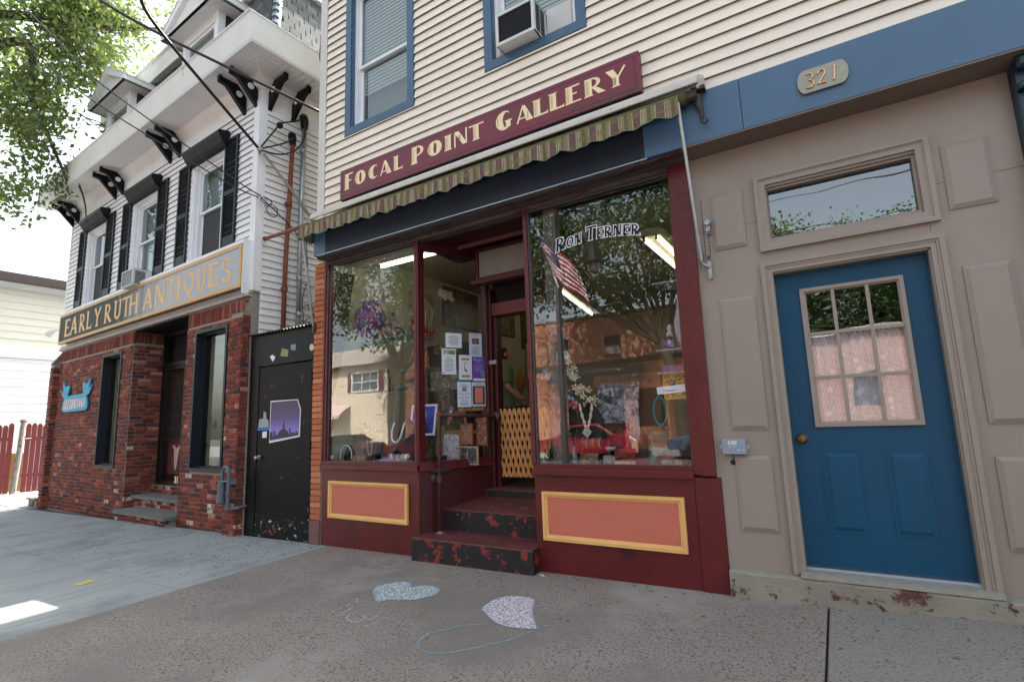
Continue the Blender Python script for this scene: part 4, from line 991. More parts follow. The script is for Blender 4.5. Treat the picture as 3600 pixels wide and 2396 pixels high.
# mansard roof
BX, BY, BZ = .10, .12, 6.74; KY, KX = .16, .22; TZ = 8.55
def fy(z): return BY+KY*(z-BZ)
def fx(z): return BX-KX*(z-BZ)
m = MB(); z1_ = TZ
m.add([(-7.9,fy(BZ),BZ),(fx(BZ),fy(BZ),BZ),(fx(z1_),fy(z1_),z1_),(-7.6,fy(z1_),z1_),(fx(BZ),9,BZ),(fx(z1_),9,z1_),(-7.9,9,BZ),(-7.6,9,z1_)], [(0,1,2,3),(1,4,5,2),(3,2,5,7),(6,0,3,7)])
part(m, 'roof_slope', m_rooffelt, ah)
part(MB().box(-7.75,fx(TZ)+.10,fy(TZ)-.12,fy(TZ)+.3,TZ-.02,TZ+.40).box(fx(TZ)-.3,fx(TZ)+.12,fy(TZ)+.3,9,TZ-.02,TZ+.40).box(-7.8,fx(TZ)+.16,fy(TZ)-.17,9,TZ+.40,TZ+.44).box(-7.75,fx(TZ)+.13,fy(TZ)-.15,fy(TZ)-.12,TZ-.05,TZ+.02), 'roof_cornice', m_fascia, ah)
# hexagonal slates: front slope and east slope
tiles = []
def hexes(M, u0, u1, v0, v1, skip=None):
    su, sv = .205, .135; r = 0; v = v0
    while v < v1:
        u = u0+(su/2 if r % 2 else 0)
        while u < u1:
            if not (skip and skip(u, v)): tiles.append(M @ Matrix.Translation((u, v, .008+.003*random.random())) @ Matrix.Rotation(random.uniform(-.02,.02),4,'Z') @ Matrix.Rotation(radians(4.5),4,'X'))
            u += su
        v += sv; r += 1
sl_f = math.atan2(KY, 1)
Mf = Matrix.Translation((0,fy(BZ),BZ)) @ Matrix.Rotation(pi/2-sl_f, 4, 'X')
hl = (TZ-BZ)/cos(sl_f)
hexes(Mf, -7.7, 0.0, .05, hl, lambda u, v: u > fx(BZ+v*cos(sl_f))-.05 or (-6.4 < u < -5.1 and v < 1.6) or (-2.78 < u < -1.43 and v < 1.6))
sl_x = math.atan2(KX, 1)
Ms = Matrix.Translation((fx(BZ),0,BZ)) @ Matrix.Rotation(pi/2, 4, 'Z') @ Matrix.Rotation(pi/2-sl_x, 4, 'X')
hexes(Ms, .25, 6.5, .05, hl, lambda u, v: u < fy(BZ+v)+.02)
def hexm(m=None, M=None):
    m = m or MB(); o = len(m.v); a, h = .095, .068; p = [(-a*.55,-h*1.25),(a*.55,-h*1.25),(a,0),(a,h*1.6),(-a,h*1.6),(-a,0)]
    m.add([(x,y,.0) for x,y in p]+[(x,y,.016) for x,y in p], [(6,7,8,9,10,11)]+[(i,(i+1)%6,6+(i+1)%6,6+i) for i in range(6)])
    if M is not None: m.xform(M, o)
    return m
hm = mesh(hexm(), 'slate', m_slate)
tiles.sort(key=lambda M: ((FL @ M).translation-Vector((-4,-2,5))).length)
rest = MB()
for k, M in enumerate(tiles):
    if k < 300:
        o = bpy.data.objects.new('slate', hm); COL.objects.link(o); o.parent = ah; o.matrix_local = Matrix.Translation(-L_ah) @ M
    else: hexm(rest, M)
part(rest, 'distant_slates', m_slate, ah, kind='stuff')
hp = MB(); n = 12
for i in range(n):
    za, zb = BZ+(TZ-BZ)*i/n, BZ+(TZ-BZ)*(i+1)/n+.03
    hp.tube([(fx(za)+.035,fy(za)-.035,za),(fx(zb)+.015,fy(zb)-.015,zb)], [.075,.062], 8)
part(hp, 'hip_flashing', m_lead, ah)
# dormers
def dormer(xa, xb):
    cx = (xa+xb)/2; zt = 8.27; z0 = 6.8; Y = -.0
    wf = MB().box(xa,xa+.13,Y,.12,z0,zt).box(xb-.13,xb,Y,.12,z0,zt).box(xa+.13,xb-.13,Y,.12,zt-.16,zt).box(xa+.13,xb-.13,Y,.12,z0,z0+.1)
    d = part(wf, 'dormer', m_whitetrim, ah)
    part(MB().frame(xa+.13,xb-.13,z0+.1,zt-.16,.05,.03,.1).box(xa+.15,xb-.15,.04,.08,7.45,7.50), 'sash', m_whitetrim, d)
    part(B(xa+.18,xb-.18,.06,.066,z0+.15,zt-.2), 'pane', m_glass2, d)
    part(B(xa+.15,xb-.15,.12,.14,z0+.1,zt-.16), 'blind', m_blind, d)
    # slated cheeks
    part(MB().prism([(.12,z0),(.12,zt),(1.0,zt)],'x',xa+.02,xa+.06), 'cheek', m_slatedark, d); part(MB().prism([(.12,z0),(.12,zt),(1.3,zt),(.9,z0)],'x',xb-.06,xb-.02), 'cheek', m_slatedark, d)
    e = .30; ex0, ex1 = xa-e, xb+e; ap = zt+.62; yf = -.26
    # pediment roof: gable towards the street
    part(MB().box(ex0,ex1,yf+.01,1.5,zt,zt+.03).prism([(ex0+.05,zt+.03),(ex1-.05,zt+.03),(cx,ap-.08)],'y',yf+.07,1.2), 'pediment', m_soffit, d)
    part(MB().prism([(ex0-.03,zt+.0),(ex0-.03,zt+.10),(cx,ap+.04),(ex1+.03,zt+.10),(ex1+.03,zt+.0),(ex1-.06,zt+.0),(ex1-.06,zt+.045),(cx,ap-.13),(ex0+.06,zt+.045),(ex0+.06,zt)],'y',yf,yf+.07).box(ex0,ex1,yf+.02,yf+.06,zt,zt+.05), 'rake_board', m_whitetrim, d)
    part(MB().prism([(ex0-.04,zt+.101),(cx,ap+.042),(ex1+.04,zt+.101),(ex1+.04,zt+.125),(cx,ap+.075),(ex0-.04,zt+.125)],'y',yf-.01,1.6), 'dormer_roof', m_fascia, d)
    part(MB().box(ex1-.04,ex1+.03,yf+.07,1.6,zt,zt+.10).box(ex0-.03,ex0+.04,yf+.07,1.6,zt,zt+.10), 'dormer_gutter', m_fascia, d)
dormer(-2.75,-1.46); dormer(-6.37,-5.10)
# ---- long black sign
sg = thing('antiques_sign', 'long green sign with sky haze painted silver at right, lettered EARLY RUTH ANTIQUES over the brick front', 'sign', (-3.8,-.1,3.4), fr=FL)
m_sgn = MAT('sign_green_haze', S(30,44,36), .55, .1, 4, spec=.25)
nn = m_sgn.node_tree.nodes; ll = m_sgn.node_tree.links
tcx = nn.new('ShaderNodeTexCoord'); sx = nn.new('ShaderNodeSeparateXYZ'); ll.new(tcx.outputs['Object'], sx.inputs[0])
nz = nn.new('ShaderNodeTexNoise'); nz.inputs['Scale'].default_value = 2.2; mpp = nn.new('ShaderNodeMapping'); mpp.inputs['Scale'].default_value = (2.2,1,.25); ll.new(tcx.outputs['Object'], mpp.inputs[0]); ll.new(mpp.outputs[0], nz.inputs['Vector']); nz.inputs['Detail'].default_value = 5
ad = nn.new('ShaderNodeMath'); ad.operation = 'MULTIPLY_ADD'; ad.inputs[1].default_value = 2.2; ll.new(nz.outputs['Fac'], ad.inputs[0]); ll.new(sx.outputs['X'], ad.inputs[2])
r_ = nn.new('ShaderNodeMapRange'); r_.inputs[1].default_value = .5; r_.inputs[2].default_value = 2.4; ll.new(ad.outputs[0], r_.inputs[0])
mxx = nn.new('ShaderNodeMix'); mxx.data_type = 'RGBA'; ll.new(r_.outputs[0], mxx.inputs['Factor']); mxx.inputs['A'].default_value = (*S(26,36,30),1); mxx.inputs['B'].default_value = (*S(176,180,186),1)  # sky reflection painted as a green to silver gradient with streaks
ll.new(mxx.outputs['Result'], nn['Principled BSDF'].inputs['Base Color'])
SX0,SX1,SZ0,SZ1 = -7.53,-.045,3.06,3.705
part(B(SX0+.03,SX1-.03,-.13,-.02,SZ0+.03,SZ1-.03), 'sign_box', m_black, sg)
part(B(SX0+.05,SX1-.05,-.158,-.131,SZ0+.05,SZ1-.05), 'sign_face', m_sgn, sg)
part(MB().frame(SX0,SX1,SZ0,SZ1,.055,-.168,-.12), 'sign_frame', MAT('sign_gold', S(196,154,88), .45, .06, 6, spots=((S(120,70,40), 14, .72, .03),)), sg)
part(MB().box(SX0,SX1,-.16,-.0,SZ1,SZ1+.05), 'sign_cap', m_whitetrim, sg)
part(B(SX1+.001,SX1+.02,-.15,-.02,SZ0-.09,SZ1+.06), 'end_strip', m_whitetrim, sg)
ER = [('E',-7.20,-6.85),('A',-6.85,-6.42),('R',-6.33,-5.97),('L',-5.93,-5.64),('Y',-5.52,-5.17),('R',-5.0,-4.62),('U',-4.54,-4.17),('T',-4.14,-3.80),('H',-3.85,-3.44),('A',-3.27,-2.86),('N',-2.81,-2.38),('T',-2.34,-2.02),('I',-2.03,-1.83),('Q',-1.76,-1.40),('U',-1.33,-1.02),('E',-.99,-.66),('S',-.61,-.28)]
for c, x0, x1 in ER:
    up = {'I':.0,'E':.02}.get(c,0)
    part(glyphs([(c,x0,x1,3.19,3.565)], ROM, lambda x, z, k: (x, -.160-.0004*k, z)), 'letter', MAT('sign_letter', S(228,188,132), .5, .05, 9) if False else m_yellow, sg)
# ---- turquoise twin bird sign
bs = thing('bird_sign', 'turquoise cut-out sign with two birds lettered EARLY RUTH on the brick wall', 'sign', (-6.55,-.03,1.6), fr=FL)
m_turq = MAT('turquoise_paint', S(22,150,184), .5, .05, 8)
bpts = [(-7.10,1.57),(-7.28,1.62),(-7.29,1.74),(-7.20,1.86),(-7.34,1.93),(-7.41,2.06),(-7.33,2.0),(-7.27,1.99),(-7.33,2.13),(-7.34,2.26),(-7.24,2.14),(-7.14,2.11),(-7.03,2.14),(-6.96,2.13),(-6.94,2.07),(-6.97,1.99),(-7.03,1.93),(-7.0,1.915),(-6.1,1.915),(-6.13,1.99),(-6.17,2.05),(-6.18,2.12),(-6.13,2.16),(-6.06,2.13),(-5.97,2.10),(-5.87,2.14),(-5.78,2.24),(-5.79,2.13),(-5.84,2.03),(-5.80,2.01),(-5.70,2.09),(-5.72,1.99),(-5.80,1.90),(-5.93,1.87),(-5.88,1.78),(-5.83,1.70),(-5.84,1.62),(-5.92,1.575)]
part(MB().prism(bpts,'y',-.055,-.03), 'board', m_turq, bs)
part(MB().prism([(-7.19,1.625),(-5.99,1.64),(-5.97,1.82),(-7.15,1.83)],'y',-.0570,-.0552), 'label_plate', MAT('silver_label', S(206,206,214), .4, .1, 20), bs)
m_purp = MAT('purple_letter', S(110,44,76), .5)
eb = [('E',0,.10),('A',.12,.23),('R',.25,.35),('L',.37,.46),('Y',.46,.57),('R',.64,.74),('U',.76,.86),('T',.88,.98),('H',1.0,1.11)]
part(glyphs([(c,-7.13+a,-7.13+b,1.725,1.815) for c,a,b in eb], ROM, lambda x,z,k: (x,-.0575-.0003*k,z)), 'letters', m_purp, bs)
part(glyphs([(c,-7.15+a*1.02,-7.15+b*1.02,1.715,1.640) for c,a,b in eb], ROM, lambda x,z,k: (x,-.0575-.0003*k,z)), 'letters', MAT('purple_letter2', S(120,90,120), .5), bs, kind='stuff')
part(MB().lathe([(.012,0),(.01,.004)], (-6.07,-.055,2.02), 8, 'y'), 'screw', m_black, bs)
# ---- gas regulator
gp_ = thing('gas_regulator', 'blue grey gas pipe loop with hanging regulator on the brick pier', 'gas pipe', (-.1,-.2,-.1), fr=FL)
m_gas = MAT('blue_grey_pipe', S(88,98,106), .5, .15, 12, .1, 40)
def arc(cx,cz,r,a0,a1,y,n=8): return [(cx+r*cos(radians(a0+(a1-a0)*i/n)), y, cz+r*sin(radians(a0+(a1-a0)*i/n))) for i in range(n+1)]
part(MB().tube(arc(-.14,.50,.075,180,0,-.2,10)[:1]+[(-.215,-.2,.42)][::-1]+[], .024) if False else MB().tube([(-.215,-.2,.40)]+arc(-.13,.50,.085,180,0,-.2,10)+[(-.045,-.2,.09),(-.04,-.19,.06),(-.02,-.16,.05),(.03,-.10,.055),(.03,.24,.09)], .024, 10), 'pipe', m_gas, gp_)
part(MB().lathe([(.02,.42),(.05,.40),(.052,.16),(.06,.155),(.06,.12),(.02,.118)], (-.215,-.2,-.02+.02), 16), 'regulator', m_gas, gp_)
part(MB().lathe([(.034,.22),(.034,.27)], (-.045,-.2,0), 12).lathe([(.034,.035),(.034,.10)], (-.045,-.2,0), 12), 'coupling', m_gas, gp_)
part(MB().tube([(-.29,-.21,.40),(-.15,-.21,.40)], .010, 8).tube([(-.16,-.2,.40),(.0,-.12,.40)], .010, 8).box(-.10,.0,-.19,-.12,.36,.43), 'clamp', m_galv, gp_)
# ---- rusty and galvanised conduits on the white side wall
def pipe(name, lbl, pts, r, mt, extra=(), n=10):
    t = thing(name, lbl, 'pipe', pts[0]); part(MB().tube(pts, r, n), 'tube', mt, t, smooth=True)
    for (p, q, rr, m_) in extra: part(MB().tube([p,q], rr, n), 'collar', m_, t)
    return t
xr = -6.80
p1 = pipe('rusty_conduit', 'rusty brown service conduit with black weatherhead on the white side wall', [(xr,.42,2.2),(xr,.43,3.5),(xr+.03,.47,5.45)], .033, m_rust,
     [((xr,.425,3.08),(xr,.425,3.14),.05,m_rust),((xr+.01,.44,4.42),(xr+.01,.44,4.47),.055,m_rust)])
part(MB().tube([(xr+.03,.47,5.42),(xr+.035,.46,5.52),(xr+.06,.43,5.56),(xr+.09,.41,5.52)], [.045,.06,.06,.04], 10), 'weatherhead', m_black, p1)
p2 = pipe('steel_conduit', 'shiny galvanised service conduit beside the rusty one on the white side wall', [(xr+.02,.66,2.2),(xr+.02,.66,4.6),(xr+.03,.67,5.82)], .038, m_galv,
     [((xr+.02,.66,z),(xr+.02,.66,z+.05),.046,m_galv) for z in (2.75,3.3,3.95,4.7,5.38)])
part(MB().tube([(xr+.03,.67,5.78),(xr+.04,.66,5.9),(xr+.07,.62,5.95),(xr+.11,.59,5.90)], [.05,.066,.066,.045], 10), 'weatherhead', m_black, p2)
part(MB().tube([(xr+.02,.66,2.2),(xr+.02,.66,2.72)], .044, 10), 'sleeve', MAT('tan_conduit', S(140,126,110), .7, .15, 12), p2)
dp = thing('downpipe', 'narrow white downpipe on the side wall tight against the cream shop', 'downpipe', (-6.83,1.15,2.4))
part(MB().box(-6.86,-6.79,1.10,1.20,2.3,5.75), 'tube', m_whitetrim, dp); part(B(-6.86,-6.78,1.09,1.22,4.0,4.03), 'strap', m_whitetrim, dp)
mb_ = thing('meter_box', 'pale grey utility box behind the awning end on the side wall', 'utility box', (-6.8,1.0,3.1))
part(B(-6.87,-6.76,.86,1.08,2.98,3.35), 'box', m_creamtrim, mb_); part(B(-6.88,-6.75,.84,1.12,2.92,2.97), 'lip', m_creamtrim, mb_)
al = thing('alarm_bell', 'small red alarm light on the white side wall above the gate', 'alarm', (-6.8,1.02,3.0))
part(MB().lathe([(.03,0),(.03,.05),(.015,.07)], (-6.83,.98,2.78), 12, 'x'), 'lens', MAT('red_plastic', S(196,30,24), .4), al); part(B(-6.86,-6.83,.93,1.03,2.73,2.83), 'base', m_black, al)
random.seed(11)
def wire(name, lbl, pts, r, mt=None, grp=None, k=6, n=5):
    return solo(MB().tube(smooth(pts, k, False), r, n), name, mt or m_cord, lbl, 'cable', pts[0], grp, smooth=True)
cords = [ [(-6.79,.74,4.2),(-6.77,.80,3.4),(-6.78,.72,3.0),(-6.77,.76,2.55),(-6.78,.74,2.35)], [(-6.78,.73,3.25),(-6.7,.95,3.2),(-6.68,1.15,3.1),(-6.7,1.2,2.8),(-6.72,1.1,2.7)], [(-6.78,.74,2.9),(-6.68,.98,3.0),(-6.66,1.2,2.9),(-6.7,1.35,2.75)], [(-6.78,.74,2.65),(-6.70,.9,2.78),(-6.68,1.06,2.62),(-6.7,1.0,2.42),(-6.74,.8,2.45)] ]
for i, q in enumerate(cords): wire('loose_cable', ('long black cable hanging beside the steel conduit','looping black cable round the red alarm','slack black cable crossing the white side wall','coiled black cable low above the gate')[i], q, .006)
for i in range(3):
    q = [(-6.78,.74,2.6-.03*i),(-6.70,.86+.03*i,2.42),(-6.69,1.02+.04*i,2.36+.04*i),(-6.7,1.0,2.6+.05*i),(-6.75,.84,2.72)]
    wire('loose_cable', ('white cable coiled tightest above the gate','white cable coil hanging lowest above the gate','white cable loop reaching furthest right above the gate')[i], q, .006, m_corddirty)
jb = thing('junction_clamp', 'small dark cable clamp among the coils above the gate', 'clamp', (-6.78,.98,2.6))
part(B(-6.82,-6.74,.92,.98,2.52,2.68), 'body', m_iron, jb); part(B(-6.80,-6.75,.90,1.02,2.60,2.63), 'bar', m_iron, jb)
# ---- overhead service wires
def line(name, lbl, pts, r, ext=4.0):
    P = [Vector(p) for p in pts]; E = P[-1]+(P[-1]-P[-2])*ext
    q = smooth([tuple(p) for p in P], 6, False); q = q+[tuple(P[-1].lerp(E, t/4)) for t in range(1,5)]
    return solo(MB().tube(q, r, 6), name, m_cord, lbl, 'cable', pts[0], smooth=True)
line('service_wire', 'thick twisted black cable running from the cream shop corner up to the top left', [(-5.60,.12,5.35),(-6.95,-1.4,6.18),(-7.5,-1.9,6.60)], .019)
line('service_wire', 'thick black cable rising steeply from the house corner clamp', [(-6.80,-.06,5.13),(-6.43,-1.6,5.84),(-6.25,-1.9,6.02)], .021)
line('telephone_wire', 'thin black wire sagging to the house corner, the upper of two', [(-6.80,.0,4.42),(-7.0,-.4,4.66),(-8.0,-1.6,5.76),(-8.45,-2.02,6.40)], .009)
line('telephone_wire', 'thin black wire sagging to the house corner, the lower of two', [(-6.82,-.02,4.40),(-7.1,-.42,4.60),(-8.35,-1.6,5.68),(-8.75,-2.05,6.22)], .009)
wire('cable_tail', 'short black cable looping from the corner clamp to the rusty weatherhead', [(-6.80,-.06,5.13),(-6.72,.10,5.22),(-6.70,.30,5.36),(-6.70,.42,5.50)], .013)
wire('cable_tail', 'long black cable looping from the corner clamp past both weatherheads', [(-6.80,-.06,5.12),(-6.68,.2,5.12),(-6.64,.45,5.30),(-6.66,.6,5.60),(-6.68,.60,5.88)], .013)
wire('cable_tail', 'black cable with round splice between the clamp and the upper weatherhead', [(-6.80,-.05,5.14),(-6.74,.14,5.5),(-6.74,.24,5.66),(-6.72,.46,5.80),(-6.70,.60,5.90)], .013)
solo(MB().ball((-6.74,.22,5.62),.05), 'cable_splice', m_black, 'round black splice on the middle cable tail', 'splice', (-6.74,.22,5.62))
solo(MB().ball((-6.80,-.05,5.13),.045).tube([(-6.86,.0,5.13),(-6.80,-.05,5.13)],.02), 'corner_clamp', m_galv, 'metal cable clamp screwed to the white house corner', 'clamp', (-6.82,-.02,5.13))
for i in range(2):
    c = (-6.76,.06+.10*i,4.36-.12*i); q = [(c[0],c[1]+.09*cos(t*pi/5),c[2]+(.045 if i == 0 else .09)*sin(t*pi/5)*(1)) for t in range(11)]
    wire('wire_loop', ('flat round loop of thin wire at the house corner','upright round loop of thin wire at the house corner')[i], q, .007)
wire('telephone_wire', 'thin black wire running from the corner loops to the steel conduit', [(-6.80,.0,4.40),(-6.76,.3,4.2),(-6.75,.62,3.98)], .009)
part_bar = solo(MB().tube([(-6.78,.0,5.08),(-6.74,.35,4.75),(-6.66,1.12,3.98)], [.02,.02,.024], 6), 'stay_bar', MAT('stay_bar', S(150,140,130), .5, .3, 3), 'long flat metal stay bar slanting across the conduits', 'bar', (-6.75,.3,4.8))
# cluster of cables on the cream shop corner
ct = thing('cable_cluster', 'tangle of black cables and splices hanging at the top corner of the cream shop', 'cable cluster', (-5.45,.14,6.6))
for i in range(6):
    o_ = .03*i
    part(MB().tube(smooth([(-5.53-.02*i,.16,6.95),(-5.62-o_,.2,6.6+o_),(-5.66-o_,.2,6.25+.02*i),(-5.60-o_*.5,.16,6.05+.02*i),(-5.53,.14,5.98+.03*i)],5,False), .011, 5), 'cable', m_cord if i % 3 else MAT('red_brown_cable', S(120,44,30), .5), ct)
for i in range(9):
    part(MB().ball((-5.60-.06*(i%3),.18,6.2+.1*i),.028,8,5), 'splice', m_black, ct)
# floodlight on the far corner
fl_ = thing('floodlight', 'small white floodlight on the far left corner of the antiques house', 'lamp', (-7.9,-.05,3.45), fr=FL)
part(MB().box(-7.90,-7.83,-.06,.02,3.42,3.52), 'bracket', m_whitetrim, fl_); part(MB().tube([(-7.88,-.04,3.47),(-8.0,-.10,3.44)], .02), 'arm', m_whitetrim, fl_)
part(MB().tube([(-7.99,-.09,3.46),(-8.2,-.16,3.38)], [.03,.085], 12), 'head', m_white, fl_)

# ------------------------------------------------------------------ gallery name board
gs = thing('gallery_sign', 'long maroon board lettered FOCAL POINT GALLERY in cream above the striped awning', 'sign', (-3.05,-.05,3.83))
SQ = lambda x: (x+3.055)*.0005
part(MB().cbox(-4.968,-1.142,-.105,-.03,3.832,4.217,.004), 'board', m_signred, gs)
part(MB().frame(-4.93,-1.18,3.868,4.181,.006,-.1062,-.1052), 'pinstripe', m_signdk, gs)
part(MB().box(-4.955,-1.155,-.100,-.035,3.822,3.8315), 'board_underside', m_black, gs)
for x in (-4.5,-3.0,-1.9): part(MB().box(x-.012,x+.012,-.06,-.02,3.79,3.822), 'bracket', m_iron, gs)
FP = [('F',-4.878,-4.74,1),('O',-4.700,-4.515,0),('C',-4.465,-4.31,0),('A',-4.29,-4.10,0),('L',-4.05,-3.92,0),
 ('P',-3.775,-3.60,1),('O',-3.54,-3.34,0),('I',-3.293,-3.215,0),('N',-3.17,-3.0,0),('T',-2.975,-2.79,0),
 ('G',-2.635,-2.45,1),('A',-2.41,-2.215,0),('L',-2.195,-2.045,0),('L',-2.02,-1.875,0),('E',-1.85,-1.705,0),('R',-1.655,-1.47,0),('Y',-1.45,-1.265,0)]
HT = {'F':[(.02,.28)],'P':[(.02,.28)],'L':[(.02,.28)],'E':[(.02,.28)],'R':[(.02,.28)],'I':[(.02,.30)],'T':[(.26,.52)],'O':[(.06,.26)],'C':[(.08,.22)],'G':[(.08,.22)],'A':[(.62,.74)],'N':[(.3,.5)],'Y':[(.32,.54)]}
for c, x0, x1, big in FP:
    z0, z1 = (3.942,4.146) if big else (3.952,4.126)
    lt = part(glyphs([(c,x0,x1,z0,z1)], DECO, lambda x,z,k: (x,-.1064-.0004*k,z)), 'letter', m_ochrelt, gs)
    h = MB(); w0 = DECO[c][0]
    for a, b in HT[c]:
        za, zb = (.14,.86) if c in 'FPLEIRT' else ((.3,.72) if c in 'OCG' else (.12,.5))
        if c in 'Y': za, zb = .12,.5
        if c == 'N': za, zb = .4,.7
        for i in range(9):
            z = z0+(z1-z0)*(za+(zb-za)*i/8); xa = x0+(x1-x0)*a/w0; xb = x0+(x1-x0)*(a+(b-a)*.55)/w0
            h.quad((xa,-.1094,z-.0016),(xb,-.1094,z-.0016),(xb,-.1094,z+.0016),(xa,-.1094,z+.0016))
    part(h, 'hatching', m_signred, lt)
# ------------------------------------------------------------------ retracted awning
aw = thing('awning', 'rolled up awning with green mauve striped scalloped valance and aluminium hood', 'awning', (-3.0,-.4,3.4))
m_hood = MAT('hood_aluminium', S(196,190,180), .4, .08, 5, spots=((S(110,104,84), 12, .6, .1, (.5,4,4)),))
HP = [(-.05,3.80),(-.34,3.64),(-.375,3.60),(-.38,3.555),(-.37,3.55),(-.36,3.595),(-.33,3.625),(-.05,3.785)]
part(MB().prism(HP, 'x', -5.18, -.64), 'hood', m_hood, aw)
part(MB().box(-.655,-.635,-.34,-.25,3.53,3.64).prism([(-.05,3.80),(-.34,3.64),(-.36,3.56),(-.05,3.56)],'x',-.650,-.636), 'end_plate', m_hood, aw)
part(MB().tube([(-5.20,-.30,3.50),(-.74,-.30,3.50)], .055, 12), 'fabric_roll', MAT('rolled_fabric', S(84,84,50), .9, .3, 8, stretch=(.4,3,3)), aw)
part(MB().tube([(-5.30,-.405,3.465),(-.775,-.405,3.465)], .017, 8), 'front_bar', MAT('mossy_bar', S(92,100,58), .8, .3, 14), aw)
m_fab = bpy.data.materials.new('striped_canvas'); m_fab.use_nodes = True
nn = m_fab.node_tree.nodes; ll = m_fab.node_tree.links; b_ = nn['Principled BSDF']; b_.inputs['Roughness'].default_value = .9
tcx = nn.new('ShaderNodeTexCoord'); sx = nn.new('ShaderNodeSeparateXYZ'); ll.new(tcx.outputs['Object'], sx.inputs[0])
mu = nn.new('ShaderNodeMath'); mu.operation = 'MULTIPLY'; mu.inputs[1].default_value = 1/.187; ll.new(sx.outputs['X'], mu.inputs[0])
fr_ = nn.new('ShaderNodeMath'); fr_.operation = 'FRACT'; ll.new(mu.outputs[0], fr_.inputs[0])
cr = nn.new('ShaderNodeValToRGB'); cr.color_ramp.interpolation = 'CONSTANT'; ll.new(fr_.outputs[0], cr.inputs[0])
mv, olv, crm, pin = S(104,76,76), S(98,92,64), S(158,150,120), S(100,66,66)
for i, (p, c) in enumerate([(0,mv),(.30,crm),(.36,olv),(.40,crm),(.47,pin),(.49,crm),(.52,pin),(.54,crm),(.57,pin),(.59,olv),(.74,S(128,112,84)),(.90,crm),(.96,mv)]):
    e = cr.color_ramp.elements[i] if i < 2 else cr.color_ramp.elements.new(p); e.position = p; e.color = (*c, 1)
nz = nn.new('ShaderNodeTexNoise'); nz.inputs['Scale'].default_value = 7; nz.inputs['Detail'].default_value = 6; mpp = nn.new('ShaderNodeMapping'); mpp.inputs['Scale'].default_value = (1,1,3); ll.new(tcx.outputs['Object'], mpp.inputs[0]); ll.new(mpp.outputs[0], nz.inputs[0])
mr_ = nn.new('ShaderNodeMapRange'); mr_.inputs[1].default_value = .50; mr_.inputs[2].default_value = .66; mr_.inputs[4].default_value = .75; ll.new(nz.outputs['Fac'], mr_.inputs[0])
mxx = nn.new('ShaderNodeMix'); mxx.data_type = 'RGBA'; ll.new(mr_.outputs[0], mxx.inputs['Factor']); ll.new(cr.outputs[0], mxx.inputs['A']); mxx.inputs['B'].default_value = (*S(110,110,60),1)
ll.new(mxx.outputs['Result'], b_.inputs['Base Color'])
def valance():
    m = MB(); n = 560; rows = 5; P = .272
    def pt(i, j):
        x = -5.32+(4.54)*i/n; ph = (x+5.32)/P; cusp = 1-abs(sin(pi*ph))**.8
        zt = 3.455; zb = 3.305+.035*cusp-.02*noise.noise(Vector((x*.9,0,0)))
        t = j/rows; y = -.428-.012*t*sin(x*17+2*noise.noise(Vector((x*3,0,0))))-.010*t*sin(x*46)
        return (x, y, zt+(zb-zt)*t)
    vs = [pt(i,j) for i in range(n+1) for j in range(rows+1)]
    fs = [(i*(rows+1)+j, i*(rows+1)+j+1, (i+1)*(rows+1)+j+1, (i+1)*(rows+1)+j) for i in range(n) for j in range(rows)]
    return m.add(vs, fs), [pt(i, rows) for i in range(n+1)]
vm_, edge = valance()
vo = part(vm_, 'valance', m_fab, aw, smooth=True)
part(MB().tube([(p[0],p[1]-.001,p[2]) for p in edge[::2]], .0042, 4), 'edge_binding', MAT('green_binding', S(104,124,100), .8), vo)
sv = MB()
for i in range(16):
    t0, t1 = i/16, (i+1)/16
    f = lambda t: (-5.325+.02*sin(t*14), -.42+.34*t)
    a, b = f(t0), f(t1); zb0 = 3.30+.03*abs(sin(t0*pi*2)); zb1 = 3.30+.03*abs(sin(t1*pi*2))
    sv.quad((a[0],a[1],zb0),(b[0],b[1],zb1),(b[0],b[1],3.46+.2*t1),(a[0],a[1],3.46+.2*t0))
part(sv, 'side_valance', m_fab, aw)
def rod(lo, hi):
    part(MB().tube([lo, hi], .0135, 10), 'arm', m_galv, aw)
rod((-.787,-.045,2.24),(-.788,-.41,3.42)); rod((-5.50,-.045,2.33),(-5.27,-.41,3.44))
part(MB().tube([(-.787,-.045,2.24),(-.787,-.05,2.32)], .019, 8), 'arm_socket', MAT('brass_worn', S(128,116,86), .5, .2, 20, metal=.6), aw)
part(MB().box(-.752,-.722,-.022,-.001,2.11,2.25).tube([(-.787,-.04,2.235),(-.737,-.03,2.20)], .012, 8).lathe([(.007,0),(.006,.004)],(-.737,-.023,2.13),8,'y'), 'wall_bracket', m_galv, aw)
part(MB().box(-5.515,-5.485,-.05,-.013,2.25,2.36), 'wall_bracket', m_iron, aw)
gh = MB().tube([(-.66,-.28,3.50),(-.66,-.28,3.42),(-.64,-.285,3.34),(-.645,-.285,3.30)], [.03,.026,.018,.014], 8).tube([(-.645,-.285,3.30),(-.65,-.285,3.275),(-.628,-.285,3.255),(-.605,-.285,3.268),(-.606,-.285,3.292)], .008, 6).tube([(-.76,-.30,3.50),(-.66,-.30,3.50)], .045, 10).box(-.70,-.60,-.32,-.25,3.525,3.555)
part(gh, 'winding_gear', MAT('old_gear', S(70,62,58), .6, .3, 20, metal=.5), aw)
part(MB().tube([(-5.22,-.37,3.50),(-6.0,-.15,3.64),(-6.80,.09,3.80)], .024, 10).lathe([(.036,0),(.036,.02)], (-6.81,.09,3.80), 10, 'x'), 'roller_bar', m_rust, aw)
ch = thing('chain', 'thin rusty chain looped over a pulley beside the awning arm', 'chain', (-.70,-.02,2.4))
cl = MB(); z = 2.74
